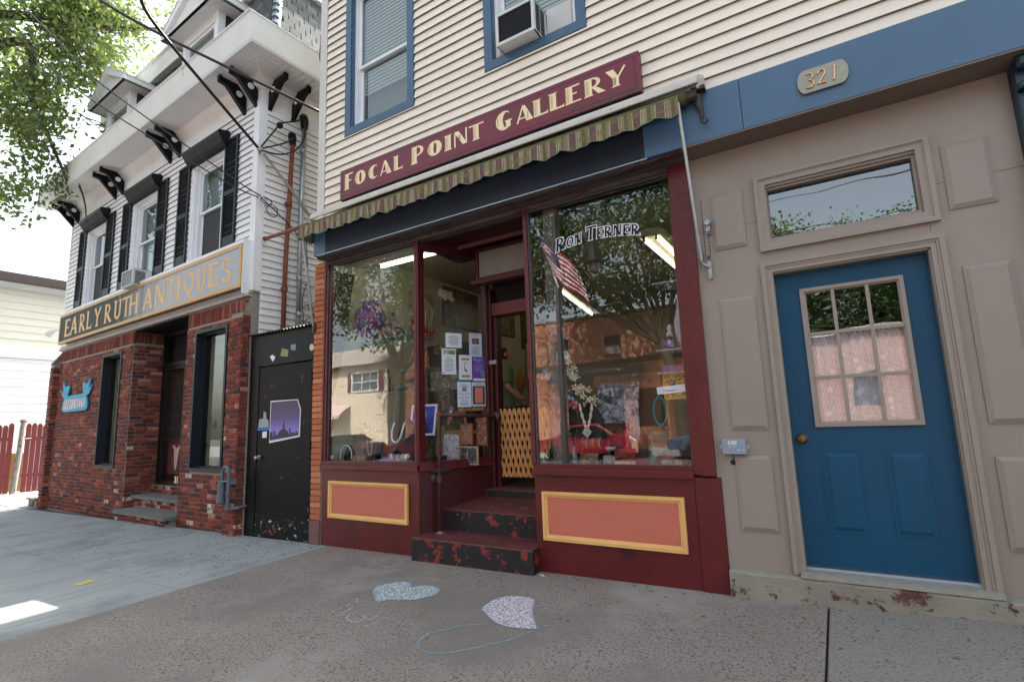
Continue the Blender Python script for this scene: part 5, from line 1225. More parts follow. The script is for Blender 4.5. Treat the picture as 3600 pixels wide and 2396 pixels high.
pts_ = [(-.757,-.03,2.76-.017*i) for i in range(28)]+[(-.747+.0035*i,-.03,2.285-.004*abs(i-3)) for i in range(7)]+[(-.722,-.03,2.30+.017*i) for i in range(12)]
for i, p in enumerate(pts_):
    if i % 2: cl.box(p[0]-.0035,p[0]+.0035,p[1]-.0012,p[1]+.0012,p[2]-.009,p[2]+.009)
    else: cl.box(p[0]-.0012,p[0]+.0012,p[1]-.0035,p[1]+.0035,p[2]-.009,p[2]+.009)
part(cl, 'links', m_iron, ch)['kind'] = 'stuff'
part(MB().box(-.735,-.705,-.03,-.001,2.47,2.58).lathe([(.022,0),(.022,.016)], (-.72,-.035,2.56), 12, 'y').lathe([(.018,0),(.018,.016)], (-.72,-.035,2.50), 12, 'y'), 'pulley', m_galv, ch)
# DEP meter box
dp = thing('meter_reader', 'small grey transmitter box marked DEP screwed to the taupe wall', 'meter box', (-.685,-.02,.82))
m_dep = MAT('grey_plastic', S(136,150,166), .45, .04, 10)
part(MB().cbox(-.768,-.601,-.052,-.008,.760,.872,.006), 'box', m_dep, dp)
part(MB().lathe([(.018,0),(.018,.006)], (-.772,-.003,.815), 12, 'y').lathe([(.018,0),(.018,.006)], (-.597,-.003,.815), 12, 'y'), 'lug', m_galv, dp)
m_lp = MAT('pale_print', S(214,222,228), .5)
part(textmb('DEP', .036, lambda x,z: (x-.690,-.0526,z+.845), bold=.0012), 'lettering', m_lp, dp)
part(MB().box(-.722,-.662,-.0527,-.0522,.8215,.8225).box(-.718,-.67,-.0527,-.0522,.815,.816).box(-.66,-.652,-.0527,-.0522,.790,.798).box(-.757,-.745,-.0527,-.0522,.780,.7815), 'small_print', m_lp, dp)
part(textmb('ACLARA', .010, lambda x,z: (x-.627,-.0526,z+.794)), 'small_lettering', m_lp, dp)
part(MB().tube([(-.70,-.03,.76),(-.695,-.03,.735),(-.70,-.012,.715),(-.71,-.004,.70)], .0035, 6).lathe([(.02,0),(.012,.006),(.001,.008)], (-.708,0,.70), 10, 'y'), 'cable', m_cord, dp)
# house number plaque 321
pq = thing('number_plaque', 'oval brass plaque with raised number 321 on the blue fascia', 'number', (.158,-.25,3.34))
m_plq = MAT('tarnished_plaque', S(150,148,132), .4, .12, 14, metal=.35)
ov = []
for i in range(33):
    a = radians(-90+180*i/32); ov.append((.262+.048*cos(a)*1.0, 3.34+.086*sin(a)))
for i in range(33):
    a = radians(90+180*i/32); ov.append((.053+.048*cos(a), 3.34+.086*sin(a)))
part(MB().prism(ov,'y',-.262,-.243), 'plate', m_plq, pq)
part(MB().prism([(.158+(p[0]-.158)*1.02,3.34+(p[1]-3.34)*1.03) for p in ov],'y',-.2435,-.241), 'backing', MAT('green_edge', S(60,82,72), .6), pq)
m_cop = MAT('copper_numeral', S(214,160,126), .25, .1, 10, metal=.9)
_cvs = {'3': [(.0,.1),(.12,.02),(.32,.06),(.44,.24),(.36,.44),(.2,.52),(.36,.62),(.42,.80),(.28,.96),(.06,.92)],
        '2': [(.04,.72),(.1,.9),(.26,.98),(.42,.86),(.42,.66),(.26,.42),(.02,.10),(.2,.12),(.46,.06)],
        '1': [(.30,1.0),(.22,.84),(.24,1.0),(.2,.5),(.12,.02)]}
for n_, x0 in (('3',.058),('2',.128),('1',.208)):
    pts_ = smooth([(x0+p[0]*.105,-.266,3.285+p[1]*.112) for p in _cvs[n_]], 5, False)
    part(MB().tube(pts_, .0065, 8), 'numeral', m_cop, pq, smooth=True)
part(MB().lathe([(.004,0),(.003,.003)], (.297,-.262,3.34), 8, 'y').lathe([(.004,0),(.003,.003)], (.018,-.262,3.34), 8, 'y'), 'screws', m_alu, pq)
# ------------------------------------------------------------------ black steel gate in the gap
gt = thing('steel_gate', 'scratched black steel door with rust spots filling the gap between the houses', 'gate', (-6.2,.02,-.33))
part(MB().box(-6.885,-6.68,.0,.06,-.34,2.30).box(-5.565,-5.532,.0,.06,-.34,2.30), 'frame', m_black, gt)
part(MB().cbox(-6.885,-5.532,-.004,.05,1.92,2.345,.003), 'top_panel', MAT('gate_panel', S(17,19,21), .5, .15, 2, .1, 6, spec=.2), gt)
part(MB().box(-6.69,-5.56,-.012,-.0045,1.915,1.94), 'drip_rail', m_black, gt)
part(MB().cbox(-6.665,-5.575,.004,.04,-.02,1.90,.003), 'door_leaf', m_steel, gt)
part(MB().cbox(-6.665,-5.575,.004,.04,-.30,-.021,.003), 'kick_panel', m_gatelow, gt)
for z in (1.71,.86): part(MB().tube([(-5.56,-.005,z-.06),(-5.56,-.005,z+.06)], .014, 8), 'hinge', m_black, gt)
part(MB().lathe([(.03,0),(.03,.005),(.012,.01),(.012,.03),(.026,.04),(.02,.06),(.001,.062)], (-6.61,.003,.70), 14, 'y'), 'knob', m_alu, gt)
cr_ = MB(); n = 92; top = []
for i in range(n+1):
    x = -6.9+1.38*i/n; top.append((x, 2.362+.014*sin(i*pi/2.3)))
for i in range(n):
    a, b = top[i], top[i+1]; cr_.quad((a[0],-.05,a[1]),(b[0],-.05,b[1]),(b[0],.9,b[1]+.05),(a[0],.9,a[1]+.05)).quad((a[0],-.05,a[1]-.006),(a[0],.9,a[1]+.044),(b[0],.9,b[1]+.044),(b[0],-.05,b[1]-.006)).quad((a[0],-.05,a[1]-.006),(b[0],-.05,b[1]-.006),(b[0],-.05,b[1]),(a[0],-.05,a[1]))
part(cr_, 'corrugated_roof', m_black, gt)
solo(B(-6.84,-5.54,.9,.93,-.4,2.36), 'passage_wall', m_dark, 'dark boards closing the passage behind the steel gate', 'wall', (-6.2,.9,-.4))
# poster: dusk skyline
ps = thing('poster', 'torn purple night skyline poster pasted on the black steel gate', 'poster', (-6.1,.0,.87))
part(MB().prism([(-6.40,.885),(-5.775,.96),(-5.765,1.30),(-5.835,1.43),(-6.395,1.435)],'y',-.001,.0035), 'paper', m_paper, ps)
def GRAD(name, z0, z1, stops):
    m = bpy.data.materials.new(name); m.use_nodes = True; n = m.node_tree.nodes; l = m.node_tree.links
    tc = n.new('ShaderNodeTexCoord'); s = n.new('ShaderNodeSeparateXYZ'); r = n.new('ShaderNodeMapRange'); r.inputs[1].default_value = z0; r.inputs[2].default_value = z1
    c = n.new('ShaderNodeValToRGB'); l.new(tc.outputs['Object'], s.inputs[0]); l.new(s.outputs['Z'], r.inputs[0]); l.new(r.outputs[0], c.inputs[0])
    for i, (p, q) in enumerate(stops):
        e = c.color_ramp.elements[i] if i < 2 else c.color_ramp.elements.new(p); e.position = p; e.color = (*q, 1)
    l.new(c.outputs[0], n['Principled BSDF'].inputs['Base Color']); n['Principled BSDF'].inputs['Roughness'].default_value = .5; return m
part(MB().prism([(-6.385,.915),(-5.79,.975),(-5.78,1.30),(-5.84,1.42),(-6.382,1.42)],'y',-.003,-.0012), 'print', GRAD('poster_sky', .05, .56, [(0,S(120,110,190)),(.25,S(128,112,196)),(.55,S(84,66,120)),(1,S(58,48,72))]), ps)
sk = MB(); xs_ = [-6.38,-6.33,-6.33,-6.31,-6.31,-6.27,-6.27,-6.20,-6.14,-6.12,-6.12,-6.105,-6.09,-6.085,-6.075,-6.06,-6.03,-5.98,-5.98,-5.95,-5.95,-5.90,-5.86,-5.86,-5.82,-5.80]
hs_ = [1.05,1.05,.99,.99,1.06,1.06,1.0,1.02,1.03,1.06,1.12,1.16,1.20,1.16,1.10,1.04,1.03,1.02,1.09,1.09,1.03,1.04,1.02,1.05,1.05,1.02]
sk.prism([(x,h-.02) for x,h in zip(xs_,hs_)]+[(-5.80,.98),(-6.38,.92)],'y',-.0045,-.0032); part(sk, 'skyline', MAT('skyline_ink', S(34,32,64), .5, .2, 60, spots=((S(120,120,150), 90, .66, .02),)), ps)
mo = MB(); mo.prism([(-6.10+.11*cos(pi*i/12), .965+.10*sin(pi*i/12)) for i in range(13)]+[(-6.2,.955)],'y',-.006,-.0047).prism([(-6.385,.93),(-6.30,.945),(-6.36,1.0),(-6.385,1.01)],'y',-.006,-.0047); part(mo, 'dark_shapes', MAT('dark_bush', S(40,44,38), .6, .4, 50), ps)
def sticker(lbl, pts, mt, y0=-.0065):
    solo(MB().prism(pts,'y',y0,-.0042), 'sticker', mt, lbl, 'sticker', (pts[0][0],-.005,pts[0][1]))
sticker('white torn paper scrap on the gate top panel', [(-6.44,2.03),(-6.39,2.055),(-6.325,2.02),(-6.33,2.0),(-6.37,1.955)], m_paper)
sticker('green and orange sticker on the gate top panel', [(-6.21,2.02),(-6.18,2.12),(-6.04,2.085),(-6.06,1.995)], MAT('stk1', S(140,140,90), .6, .3, 40, spots=((S(170,80,50), 25, .55, .05),)))
sticker('small blue and grey sticker on the gate top panel', [(-5.99,2.08),(-6.0,2.15),(-5.89,2.145),(-5.90,2.065)], MAT('stk2', S(110,140,160), .6, .3, 50))
sticker('round cream sticker at the right edge of the gate top panel', [(-5.575+.04*cos(i*pi/6), 2.07+.045*sin(i*pi/6)) for i in range(12)], MAT('stk3', S(206,190,160), .6, .1, 30))
sticker('strip of bright blue tape on the black gate', [(-6.67,1.055),(-6.40,1.055),(-6.40,1.085),(-6.67,1.085)], MAT('blue_tape', S(20,110,190), .5), .0035)
sticker('grey spray painted blot above the blue tape', [(-6.65,1.09),(-6.42,1.09),(-6.43,1.18),(-6.48,1.21),(-6.49,1.29),(-6.54,1.30),(-6.54,1.21),(-6.63,1.20)], MAT('grey_paint', S(150,156,158), .6, .1, 20), .0032)
sticker('white paint patch under the blue tape', [(-6.55,.955),(-6.46,.955),(-6.455,1.04),(-6.55,1.035)], m_paper, .0032)
# handrail
hr = thing('handrail', 'rust brown pipe handrail beside the left edge of the steps', 'handrail', (-3.62,.12,-.04))
part(MB().tube([(-3.62,.12,-.05),(-3.62,.12,1.14),(-3.615,.125,1.155),(-3.60,.14,1.16)], .021, 10), 'post', m_iron, hr, smooth=True)
part(MB().tube([(-3.62,.13,1.155),(-3.335,.77,1.12)], .021, 10), 'rail', m_iron, hr, smooth=True)
part(MB().ball((-3.62,.12,1.155),.031), 'elbow', m_rust, hr, smooth=True)
part(MB().tube([(-3.62,.12,.49),(-3.72,.17,.49)], .017, 8).tube([(-3.62,.12,.455),(-3.62,.12,.525)], .029, 10), 'stay', m_iron, hr)
part(MB().lathe([(.055,0),(.055,.006),(.03,.014),(.022,.022)], (-3.62,.12,-.058), 16), 'base_flange', m_galv, hr)
f2 = MB().lathe([(.055,0),(.055,.006),(.03,.016),(.02,.024)], (0,0,0), 16, 'y').xform(Matrix.Translation((-3.715,.168,.49)) @ Matrix.Rotation(radians(63.4),4,'Z')); part(f2, 'wall_flange', m_iron, hr)
f3 = MB().lathe([(.05,0),(.05,.006),(.03,.016),(.02,.024)], (-3.335,.787,1.12), 16, 'y'); part(f3, 'wall_flange', m_iron, hr)
# ------------------------------------------------------------------ folding lattice gate
lg = thing('lattice_gate', 'folding wooden trellis gate pulled across the open gallery doorway', 'gate', (-3.0,.88,.45))
LX0, LX1, LZ0, LZ1 = -3.325, -2.66, .452, 1.19
def slat(xa, za, xb, zb, y):
    d = Vector((xb-xa, zb-za)); L = d.length; a = atan2(d.y, d.x)
    m = MB().box(-.012,L+.012,-.004,.004,-.015,.015)
    return m.xform(Matrix.Translation((xa,y,za)) @ Matrix.Rotation(-a, 4, 'Y'))
n = 14; sp = (LX1-LX0)/10.5; H = LZ1-LZ0; run = .24
for k in range(-4, 14):
    for s_, y in ((1,.872),(-1,.884)):
        xa = LX0+k*sp; xb = xa+run
        t0 = max(0, (LX0-xa)/run); t1 = min(1, (LX1-xa)/run)
        if t1-t0 < .12: continue
        za, zb = (LZ1,LZ0) if s_ > 0 else (LZ0,LZ1)
        part(slat(xa+run*t0, za+(zb-za)*t0, xa+run*t1, za+(zb-za)*t1, y), 'slat', m_wood, lg)
part(MB().box(-2.79,-2.772,.862,.868,.40,.70), 'latch_rod', m_galv, lg)

# ------------------------------------------------------------------ man inside the shop, seen from behind
mn = thing('person', 'balding man in a green shirt and jeans seen from behind inside the doorway', 'person', (-4.02,2.0,.335))
def skin(name, verts, edges, radii, mt, parent, lvl=2, root=0):
    me = bpy.data.meshes.new(name); L = LOC[parent.name]
    me.from_pydata([tuple(Vector(v)-L) for v in verts], edges, [])
    o = bpy.data.objects.new(name, me); COL.objects.link(o)
    sk = o.modifiers.new('s', 'SKIN'); sk.use_smooth_shade = True
    for i, r in enumerate(radii):
        rr = r if isinstance(r, tuple) else (r, r); me.skin_vertices[0].data[i].radius = rr
        me.skin_vertices[0].data[i].use_root = (i == root)
    sb_ = o.modifiers.new('d', 'SUBSURF'); sb_.levels = lvl; sb_.render_levels = lvl
    me.materials.append(mt); o.parent = parent; LOC[o.name] = L
    return o
m_skin = MAT('skin', S(196,140,118), .55, .08, 12)
m_shirt = MAT('green_shirt', S(116,124,92), .9, .12, 14, .4, 60)
m_jean = MAT('blue_jeans', S(52,66,98), .9, .15, 14, .4, 80)
m_hair = MAT('dark_hair', S(40,32,28), .8, .2, 30, .5, 90)
px, py, fz = -4.02, 2.0, .335
R_ = Matrix.Translation((px,py,fz)) @ Matrix.Rotation(radians(-38), 4, 'Z')   # local +y = facing direction
def RP(*p): return tuple(R_ @ Vector(p))
V = [RP(0,0,.95),RP(0,.0,1.12),RP(0,-.01,1.32),RP(0,-.01,1.46),RP(0,.015,1.54),RP(0,.04,1.60),
     RP(-.10,0,.88),RP(-.11,.02,.50),RP(-.11,-.01,.09),RP(-.12,.14,.04),
     RP(.10,0,.88),RP(.11,.03,.50),RP(.12,.0,.09),RP(.13,.15,.04),
     RP(-.20,-.01,1.44),RP(-.27,-.02,1.18),RP(-.22,.16,1.02),RP(-.14,.26,1.02),
     RP(.20,-.01,1.44),RP(.27,-.02,1.18),RP(.23,.17,1.04),RP(.15,.27,1.05)]
E_ = [(0,1),(1,2),(2,3),(3,4),(4,5),(0,6),(6,7),(7,8),(8,9),(0,10),(10,11),(11,12),(12,13),(3,14),(14,15),(15,16),(16,17),(3,18),(18,19),(19,20),(20,21)]
Rr = [.15,.15,.15,.12,.06,.06,.09,.065,.045,.035,.09,.065,.045,.035,.06,.045,.036,.03,.06,.045,.036,.03]
body = skin('body', V, E_, Rr, m_skin, mn)
# head, face, ear
hd = MB()
for i in range(17):
    t = i/16; z = 1.545+.245*t
    rx = .078*sin(pi*min(1,max(.0,t*.93+.07)))**.55; ry = rx*1.22
    cyy = .05+.012*sin(pi*t)
    for j in range(20):
        a = 2*pi*j/20; x = rx*cos(a); y = cyy+ry*sin(a)
        if abs(j-5) <= 1 and 5 <= i <= 8: y += (.030,.026,.014,.004)[i-5]*(1 if j == 5 else .35)     # nose
        if abs(j-5) <= 1 and i in (8,9): y -= .006
        if abs(j-5) <= 2 and i in (3,): y += .006      # lips
        if abs(j-5) <= 2 and i in (1,2): y += .008      # chin
        hd.v.append(RP(x,y,z))
for i in range(16):
    for j in range(20): hd.f.append((i*20+j,i*20+(j+1)%20,(i+1)*20+(j+1)%20,(i+1)*20+j)); hd.m.append(0)
hd.f.append(tuple(16*20+j for j in range(20))); hd.m.append(0)
o_ = part(hd, 'head', m_skin, mn, smooth=True); o_.modifiers.new('d','SUBSURF').levels = 1
for s_ in (-1,1):
    part(MB().ball((0,0,0),.032,10,6,(.35,.7,1)).xform(R_ @ Matrix.Translation((s_*.082,.035,1.665))), 'ear', m_skin, mn, smooth=True)
    part(MB().ball(RP(s_*.030,.128,1.69),.011,8,5), 'eye', m_paper, mn, smooth=True)
hh = MB()
for i in range(9):
    t = i/8; z = 1.60+.165*t; rx = .084*(1-.30*t**3); ry = rx*1.2
    for j in range(20):
        a = radians(175+190*j/19) ; hh.v.append(RP(rx*cos(a),.055+ry*sin(a),z))
for i in range(8):
    for j in range(19): hh.f.append((i*20+j,i*20+j+1,(i+1)*20+j+1,(i+1)*20+j)); hh.m.append(0)
o_ = part(hh, 'hair', m_hair, mn, smooth=True); sm_ = o_.modifiers.new('t','SOLIDIFY'); sm_.thickness = .012
SV = [RP(0,0,.82),RP(0,0,.98),RP(0,-.005,1.18),RP(0,-.012,1.36),RP(0,-.008,1.47),RP(-.19,-.01,1.45),RP(-.28,-.02,1.21),RP(.19,-.01,1.45),RP(.28,-.02,1.21),RP(0,.01,1.53)]
skin('shirt', SV, [(0,1),(1,2),(2,3),(3,4),(4,5),(5,6),(4,7),(7,8),(4,9)], [(.205,.165),(.20,.165),(.205,.165),(.20,.15),(.13,.10),.085,.075,.085,.075,.07], m_shirt, mn)
JV = [RP(0,0,.86),RP(-.10,0,.80),RP(-.11,.02,.5),RP(-.11,.0,.08),RP(.10,0,.80),RP(.11,.03,.5),RP(.12,.01,.08)]
skin('jeans', JV, [(0,1),(1,2),(2,3),(0,4),(4,5),(5,6)], [.17,.12,.088,.07,.12,.088,.07], m_jean, mn)
for s_ in (-1,1):
    part(MB().ball(RP(s_*.12,.06,.045),.07,10,6,(1.0,1.2,.65)), 'shoe', m_black, mn, smooth=True)
    for f in range(5):
        bx = s_*(.145-.012*f); part(MB().tube([RP(bx,.255+.002*f,1.03),RP(bx,.30+.006*(2-abs(f-2)),1.02),RP(bx,.325+.006*(2-abs(f-2)),.995)], [.0095,.009,.007], 6), 'finger', m_skin, mn, smooth=True)

# ------------------------------------------------------------------ lights
def fixture(name, lbl, c, L, W, rz, z, n=2, M=None):
    M = M or m_tube
    t = thing(name, lbl, 'ceiling light', (c[0],c[1],z))
    A = Matrix.Translation((c[0],c[1],z)) @ Matrix.Rotation(rz, 4, 'Z')
    part(MB().prism([(-W/2,-.01),(-W*.35,-.05),(W*.35,-.05),(W/2,-.01),(W*.5,.0),(W*.3,.05),(-W*.3,.05),(-W*.5,.0)],'y',-L/2,L/2).xform(A), 'housing', m_fix, t)
    for i in range(n):
        x = (i-(n-1)/2)*W*.42
        part(MB().tube([(x,-L/2+.03,-.075),(x,L/2-.03,-.075)], .018, 8).xform(A), 'tube', M, t)
        part(MB().box(x-.014,x+.014,-L/2,-L/2+.03,-.10,-.03).box(x-.014,x+.014,L/2-.03,L/2,-.10,-.03).xform(A), 'lamp_holder', m_iron, t)
fixture('fluorescent_light', 'bright twin tube ceiling light behind the right display window', (-1.72,3.05), 2.4, .36, 0, 3.27)
fixture('fluorescent_light', 'single tube ceiling light seen through the doorway and right pane', (-3.95,4.6), 2.4, .24, radians(10), 3.27, 1)
fixture('fluorescent_light', 'ceiling light at the top of the left display window', (-4.55,.75), 1.2, .22, radians(90), 3.29, 1, m_tube2)
part(B(-2.30,-1.03,.36,.62,3.20,3.36), 'ceiling_beam', m_ceil, sb)
# emergency light
el = thing('emergency_light', 'small white twin emergency lamp high on the left gallery wall', 'lamp', (-5.25,2.3,3.2))
part(B(-5.33,-5.27,2.2,2.5,3.1,3.22), 'case', m_fix, el); part(MB().tube([(-5.28,2.28,3.12),(-5.22,2.25,3.06)],.035), 'head', m_fix, el); part(MB().tube([(-5.28,2.42,3.12),(-5.22,2.45,3.06)],.035), 'head', m_fix, el)
# display floors
part(MB().box(-5.33,-3.62,.12,.80,.55,.60).box(-5.33,-3.42,.80,1.5,.3,.60), 'display_floor', MAT('display_cloth', S(60,52,50), .9, .2, 8), sb)
part(MB().box(-2.40,-1.02,.12,1.1,.55,.60), 'display_floor', MAT('display_cloth_red', S(110,20,34), .9, .2, 8), sb)
# ------------------------------------------------------------------ pictures and things in the windows
def photo(name, cols, scale=14, seed=0.0):
    m = bpy.data.materials.new(name); m.use_nodes = True; n = m.node_tree.nodes; l = m.node_tree.links
    tc = n.new('ShaderNodeTexCoord'); mp = n.new('ShaderNodeMapping'); mp.inputs['Location'].default_value = (seed,seed*2,seed*.5)
    q = n.new('ShaderNodeTexNoise'); q.inputs['Scale'].default_value = scale; q.inputs['Detail'].default_value = 3; q.inputs['Distortion'].default_value = 1.2
    c = n.new('ShaderNodeValToRGB'); l.new(tc.outputs['Object'], mp.inputs[0]); l.new(mp.outputs[0], q.inputs[0]); l.new(q.outputs['Fac'], c.inputs[0])
    k = len(cols)
    for i, q2 in enumerate(cols):
        p = .30+.42*i/(k-1); e = c.color_ramp.elements[i] if i < 2 else c.color_ramp.elements.new(p); e.position = p; e.color = (*q2, 1)
    l.new(c.outputs[0], n['Principled BSDF'].inputs['Base Color']); n['Principled BSDF'].inputs['Roughness'].default_value = .35; return m
def framed(name, lbl, cat, x0, x1, z0, z1, y, mt, fm=None, fw=.02, tilt=0, rz=0, th=.02):
    cx, cz = (x0+x1)/2, z0
    t = thing(name, lbl, cat, (cx,y,z0))
    A = Matrix.Translation((cx,y,z0)) @ Matrix.Rotation(rz,4,'Z') @ Matrix.Rotation(tilt,4,'X')
    w, h = (x1-x0)/2, z1-z0
    part(B(-w+fw*.6,w-fw*.6,.004,th,fw*.6,h-fw*.6).xform(A), 'picture', mt, t)
    if fm: part(MB().frame(-w,w,0,h,fw,-.002,th+.004).xform(A), 'frame', fm, t)
    return t, A
# paintings on the left wall (wall faces +x)
def wallpic(lbl, y0, y1, z0, z1, mt):
    t = thing('painting', lbl, 'painting', (-5.33,(y0+y1)/2,z0)); part(B(-5.33,-5.285,y0,y1,z0,z1), 'canvas', mt, t); return t
wp = wallpic('portrait of a grey haired figure with a red collar on the left gallery wall', 1.50,2.04,2.38,3.06, photo('hair_ground', [S(120,110,100),S(150,140,124),S(96,70,60)], 3))
part(MB().ball((-5.28,1.66,2.80),.14,14,8,(.12,.75,1.35)), 'face', MAT('painted_face', S(186,140,112), .7, .1, 14), wp)
hs2 = MB()
for i in range(12):
    y = 1.74+.024*i; hs2.tube(smooth([(-5.275,1.68+.01*i,3.0),(-5.272,y,2.85),(-5.272,y+.03*sin(i),2.68),(-5.272,y-.02+.03*cos(i*2),2.48)],4,False), .009, 4)
part(hs2, 'hair_strands', MAT('grey_hair', S(176,168,150), .8), wp)
part(MB().prism([(1.51,2.39),(2.03,2.39),(2.03,2.52),(1.8,2.56),(1.6,2.60),(1.51,2.62)],'x',-5.284,-5.281), 'collar', MAT('red_dress', S(170,30,26), .7), wp)
wallpic('large dark canvas with shadowy red and ochre figures on the left wall', 2.30,3.26,2.64,3.30, photo('dark_canvas', [S(16,12,12),S(20,14,14),S(70,26,20),S(120,80,44),S(14,12,12)], 4, 3))
wallpic('dark green and yellow abstract painting above the man', 3.70,4.50,2.69,3.14, photo('green_canvas', [S(30,34,22),S(90,70,20),S(44,60,34),S(150,120,30),S(90,30,24)], 9, 5))
wallpic('wide mottled brown painting behind the right door edge', 4.80,5.85,2.5,3.28, photo('brown_canvas', [S(50,36,26),S(110,90,40),S(60,80,60),S(130,60,40)], 10, 7))
wallpic('dark canvas low on the wall behind the door', 5.0,5.9,1.6,2.25, photo('brown_canvas2', [S(44,30,26),S(70,50,40),S(30,26,24)], 7, 9))
t, A = framed('wire_frame_picture', 'thin black wire outline picture beside the head of the man', 'picture', -4.20,-3.75,1.70,2.30,3.0, m_room, m_black, .012)
# shelf, vases and lower wares behind the left pane
sh = thing('glass_shelf', 'upper glass shelf behind the left display window', 'shelf', (-4.8,.45,2.1)); part(B(-5.33,-4.02,.25,.62,2.105,2.113), 'glass', MAT('shelf_glass', S(150,190,180), .1, .02, 3, alpha=.35), sh)
part(MB().box(-4.05,-4.03,.27,.28,.6,2.10), 'post', m_alu, sh)
vs_ = thing('vase', 'round blue and red painted vase on the upper glass shelf', 'vase', (-4.98,.42,2.113))
m_vase = photo('vase_glaze', [S(20,20,60),S(40,50,150),S(150,20,60),S(20,110,120),S(90,40,140)], 16, 2)
part(MB().lathe([(.05,0),(.06,.01),(.12,.10),(.185,.22),(.205,.32),(.18,.41),(.12,.46),(.10,.48),(.115,.52),(.12,.53)], (-4.98,.42,2.113), 28), 'bowl', m_vase, vs_, smooth=True)
v2 = thing('bottle_vase', 'dark squat bottle vase with narrow neck on the upper glass shelf', 'vase', (-4.60,.42,2.113))
part(MB().lathe([(.10,0),(.15,.02),(.165,.09),(.13,.15),(.06,.20),(.035,.24),(.03,.32),(.04,.33)], (-4.60,.42,2.113), 24), 'bottle', photo('dark_glaze', [S(20,18,22),S(60,40,50),S(130,90,80),S(24,30,50)], 18, 4), v2, smooth=True)
v3 = thing('red_vase', 'little red glass vase at the right end of the upper glass shelf', 'vase', (-4.12,.42,2.113))
part(MB().lathe([(.03,0),(.05,.05),(.05,.10),(.02,.14),(.03,.17)], (-4.12,.42,2.113), 16), 'vase', MAT('red_glass', S(170,16,30), .15), v3, smooth=True)
sh = thing('shelf_unit', 'lower glass shelves with small objects behind the left window', 'shelf', (-4.6,.55,1.5))
part(B(-4.95,-4.06,.45,.75,1.46,1.468), 'glass', MAT('shelf_glass2', S(150,190,180), .1, .02, 3, alpha=.35), sh); part(B(-4.5,-4.06,.45,.75,1.72,1.728), 'glass', MAT('shelf_glass3', S(150,190,180), .1, .02, 3, alpha=.35), sh)
# stump with necklaces
sp_ = thing('wood_stump', 'weathered grey wooden block hung with bead necklaces in the left window', 'display block', (-4.9,.3,.6))
part(slabm := MB().prism([(-5.12,.60),(-4.62,.60),(-4.60,.96),(-4.70,1.0),(-4.86,1.015),(-5.10,.985),(-5.13,.8)],'y',.26,.40), 'block', MAT('grey_log', S(120,108,90), .9, .25, 12, .5, 20, stretch=(4,4,.6)), sp_)
def beads(m, pts, r, every=1):
    for p in pts[::every]: m.ball(p, r, 6, 4)
    return m
def necklace(name, lbl, pts, r, mt, loc=None):
    t = solo(beads(MB(), pts, r), name, mt, lbl, 'necklace', loc or pts[0], smooth=True); return t
def drape(x, y, z0, z1, w, n=26): return [(x-w/2*(1-0)*cos(pi*i/(n-1)) , y, z1-(z1-z0)*sin(pi*i/(n-1))**.6) for i in range(n)]
necklace('bead_necklace', 'pale pink stone bead necklace on the wooden block', drape(-4.79,.245,.70,1.0,.08,34), .011, MAT('pink_bead', S(190,166,160), .35, .3, 40))
necklace('bead_necklace', 'dark grey pearl necklace between the pink and blue ones', drape(-4.70,.245,.66,.99,.05,34), .009, MAT('grey_bead', S(70,72,74), .2, .3, 40))
necklace('bead_necklace', 'deep blue bead necklace at the right of the wooden block', drape(-4.62,.24,.74,1.0,.06,30), .010, MAT('blue_bead', S(40,60,110), .25, .3, 40))
bw = thing('clay_bowl', 'small brown clay bowl on top of the wooden block', 'bowl', (-5.0,.33,1.0)); part(MB().lathe([(.04,0),(.08,.02),(.085,.045),(.05,.075),(.045,.09),(.05,.10)], (-5.0,.33,1.0), 20), 'bowl', MAT('clay', S(84,62,48), .6, .2, 12), bw, smooth=True)
bx = thing('trinket_box', 'small red trinket box with turquoise beads on the wooden block', 'box', (-4.78,.33,1.0)); part(B(-4.87,-4.64,.28,.38,1.003,1.10), 'box', photo('box_print', [S(80,40,34),S(150,110,100),S(60,70,70)], 20, 6), bx); part(beads(MB(), [(-4.9+.012*i,.26,1.015+.008*sin(i*2)) for i in range(12)], .010), 'beads', MAT('turq_bead', S(30,160,140), .4), bx)
def busts(lbl, c, w, h, rim=None, mt=None):
    t = thing('display_bust', lbl, 'display bust', c)
    part(MB().lathe([(w*.35,0),(w*.5,.02),(w*.5,h*.35),(w*.42,h*.7),(w*.2,h*.92),(w*.1,h)], c, 20).xform(Matrix.Translation(c)@Matrix.Scale(.45,4,(0,1,0))@Matrix.Translation(-Vector(c))), 'bust', mt or m_black, t, smooth=True)
    if rim: part(MB().tube([(c[0]+w*.52*cos(radians(-20+220*i/14)), c[1]-.06, c[2]+h*.5+h*.5*sin(radians(-20+220*i/14))) for i in range(15)], .007, 6), 'cord', rim, t)
    return t
busts('black oval display stand with a pale cord in the left corner', (-5.14,.25,.60), .19, .24, m_paper)
busts('black velvet bust with a white cord necklace in the left window', (-4.28,.36,.60), .36, .52)
solo(MB().tube(smooth([(-4.37,.23,1.09),(-4.40,.22,1.0),(-4.39,.21,.90),(-4.33,.21,.865),(-4.27,.21,.91),(-4.24,.22,1.0),(-4.22,.24,1.09)],5,False), .011, 8), 'white_necklace', m_paper, 'white rope necklace in a long U on the black bust', 'necklace', (-4.3,.2,.87), smooth=True)
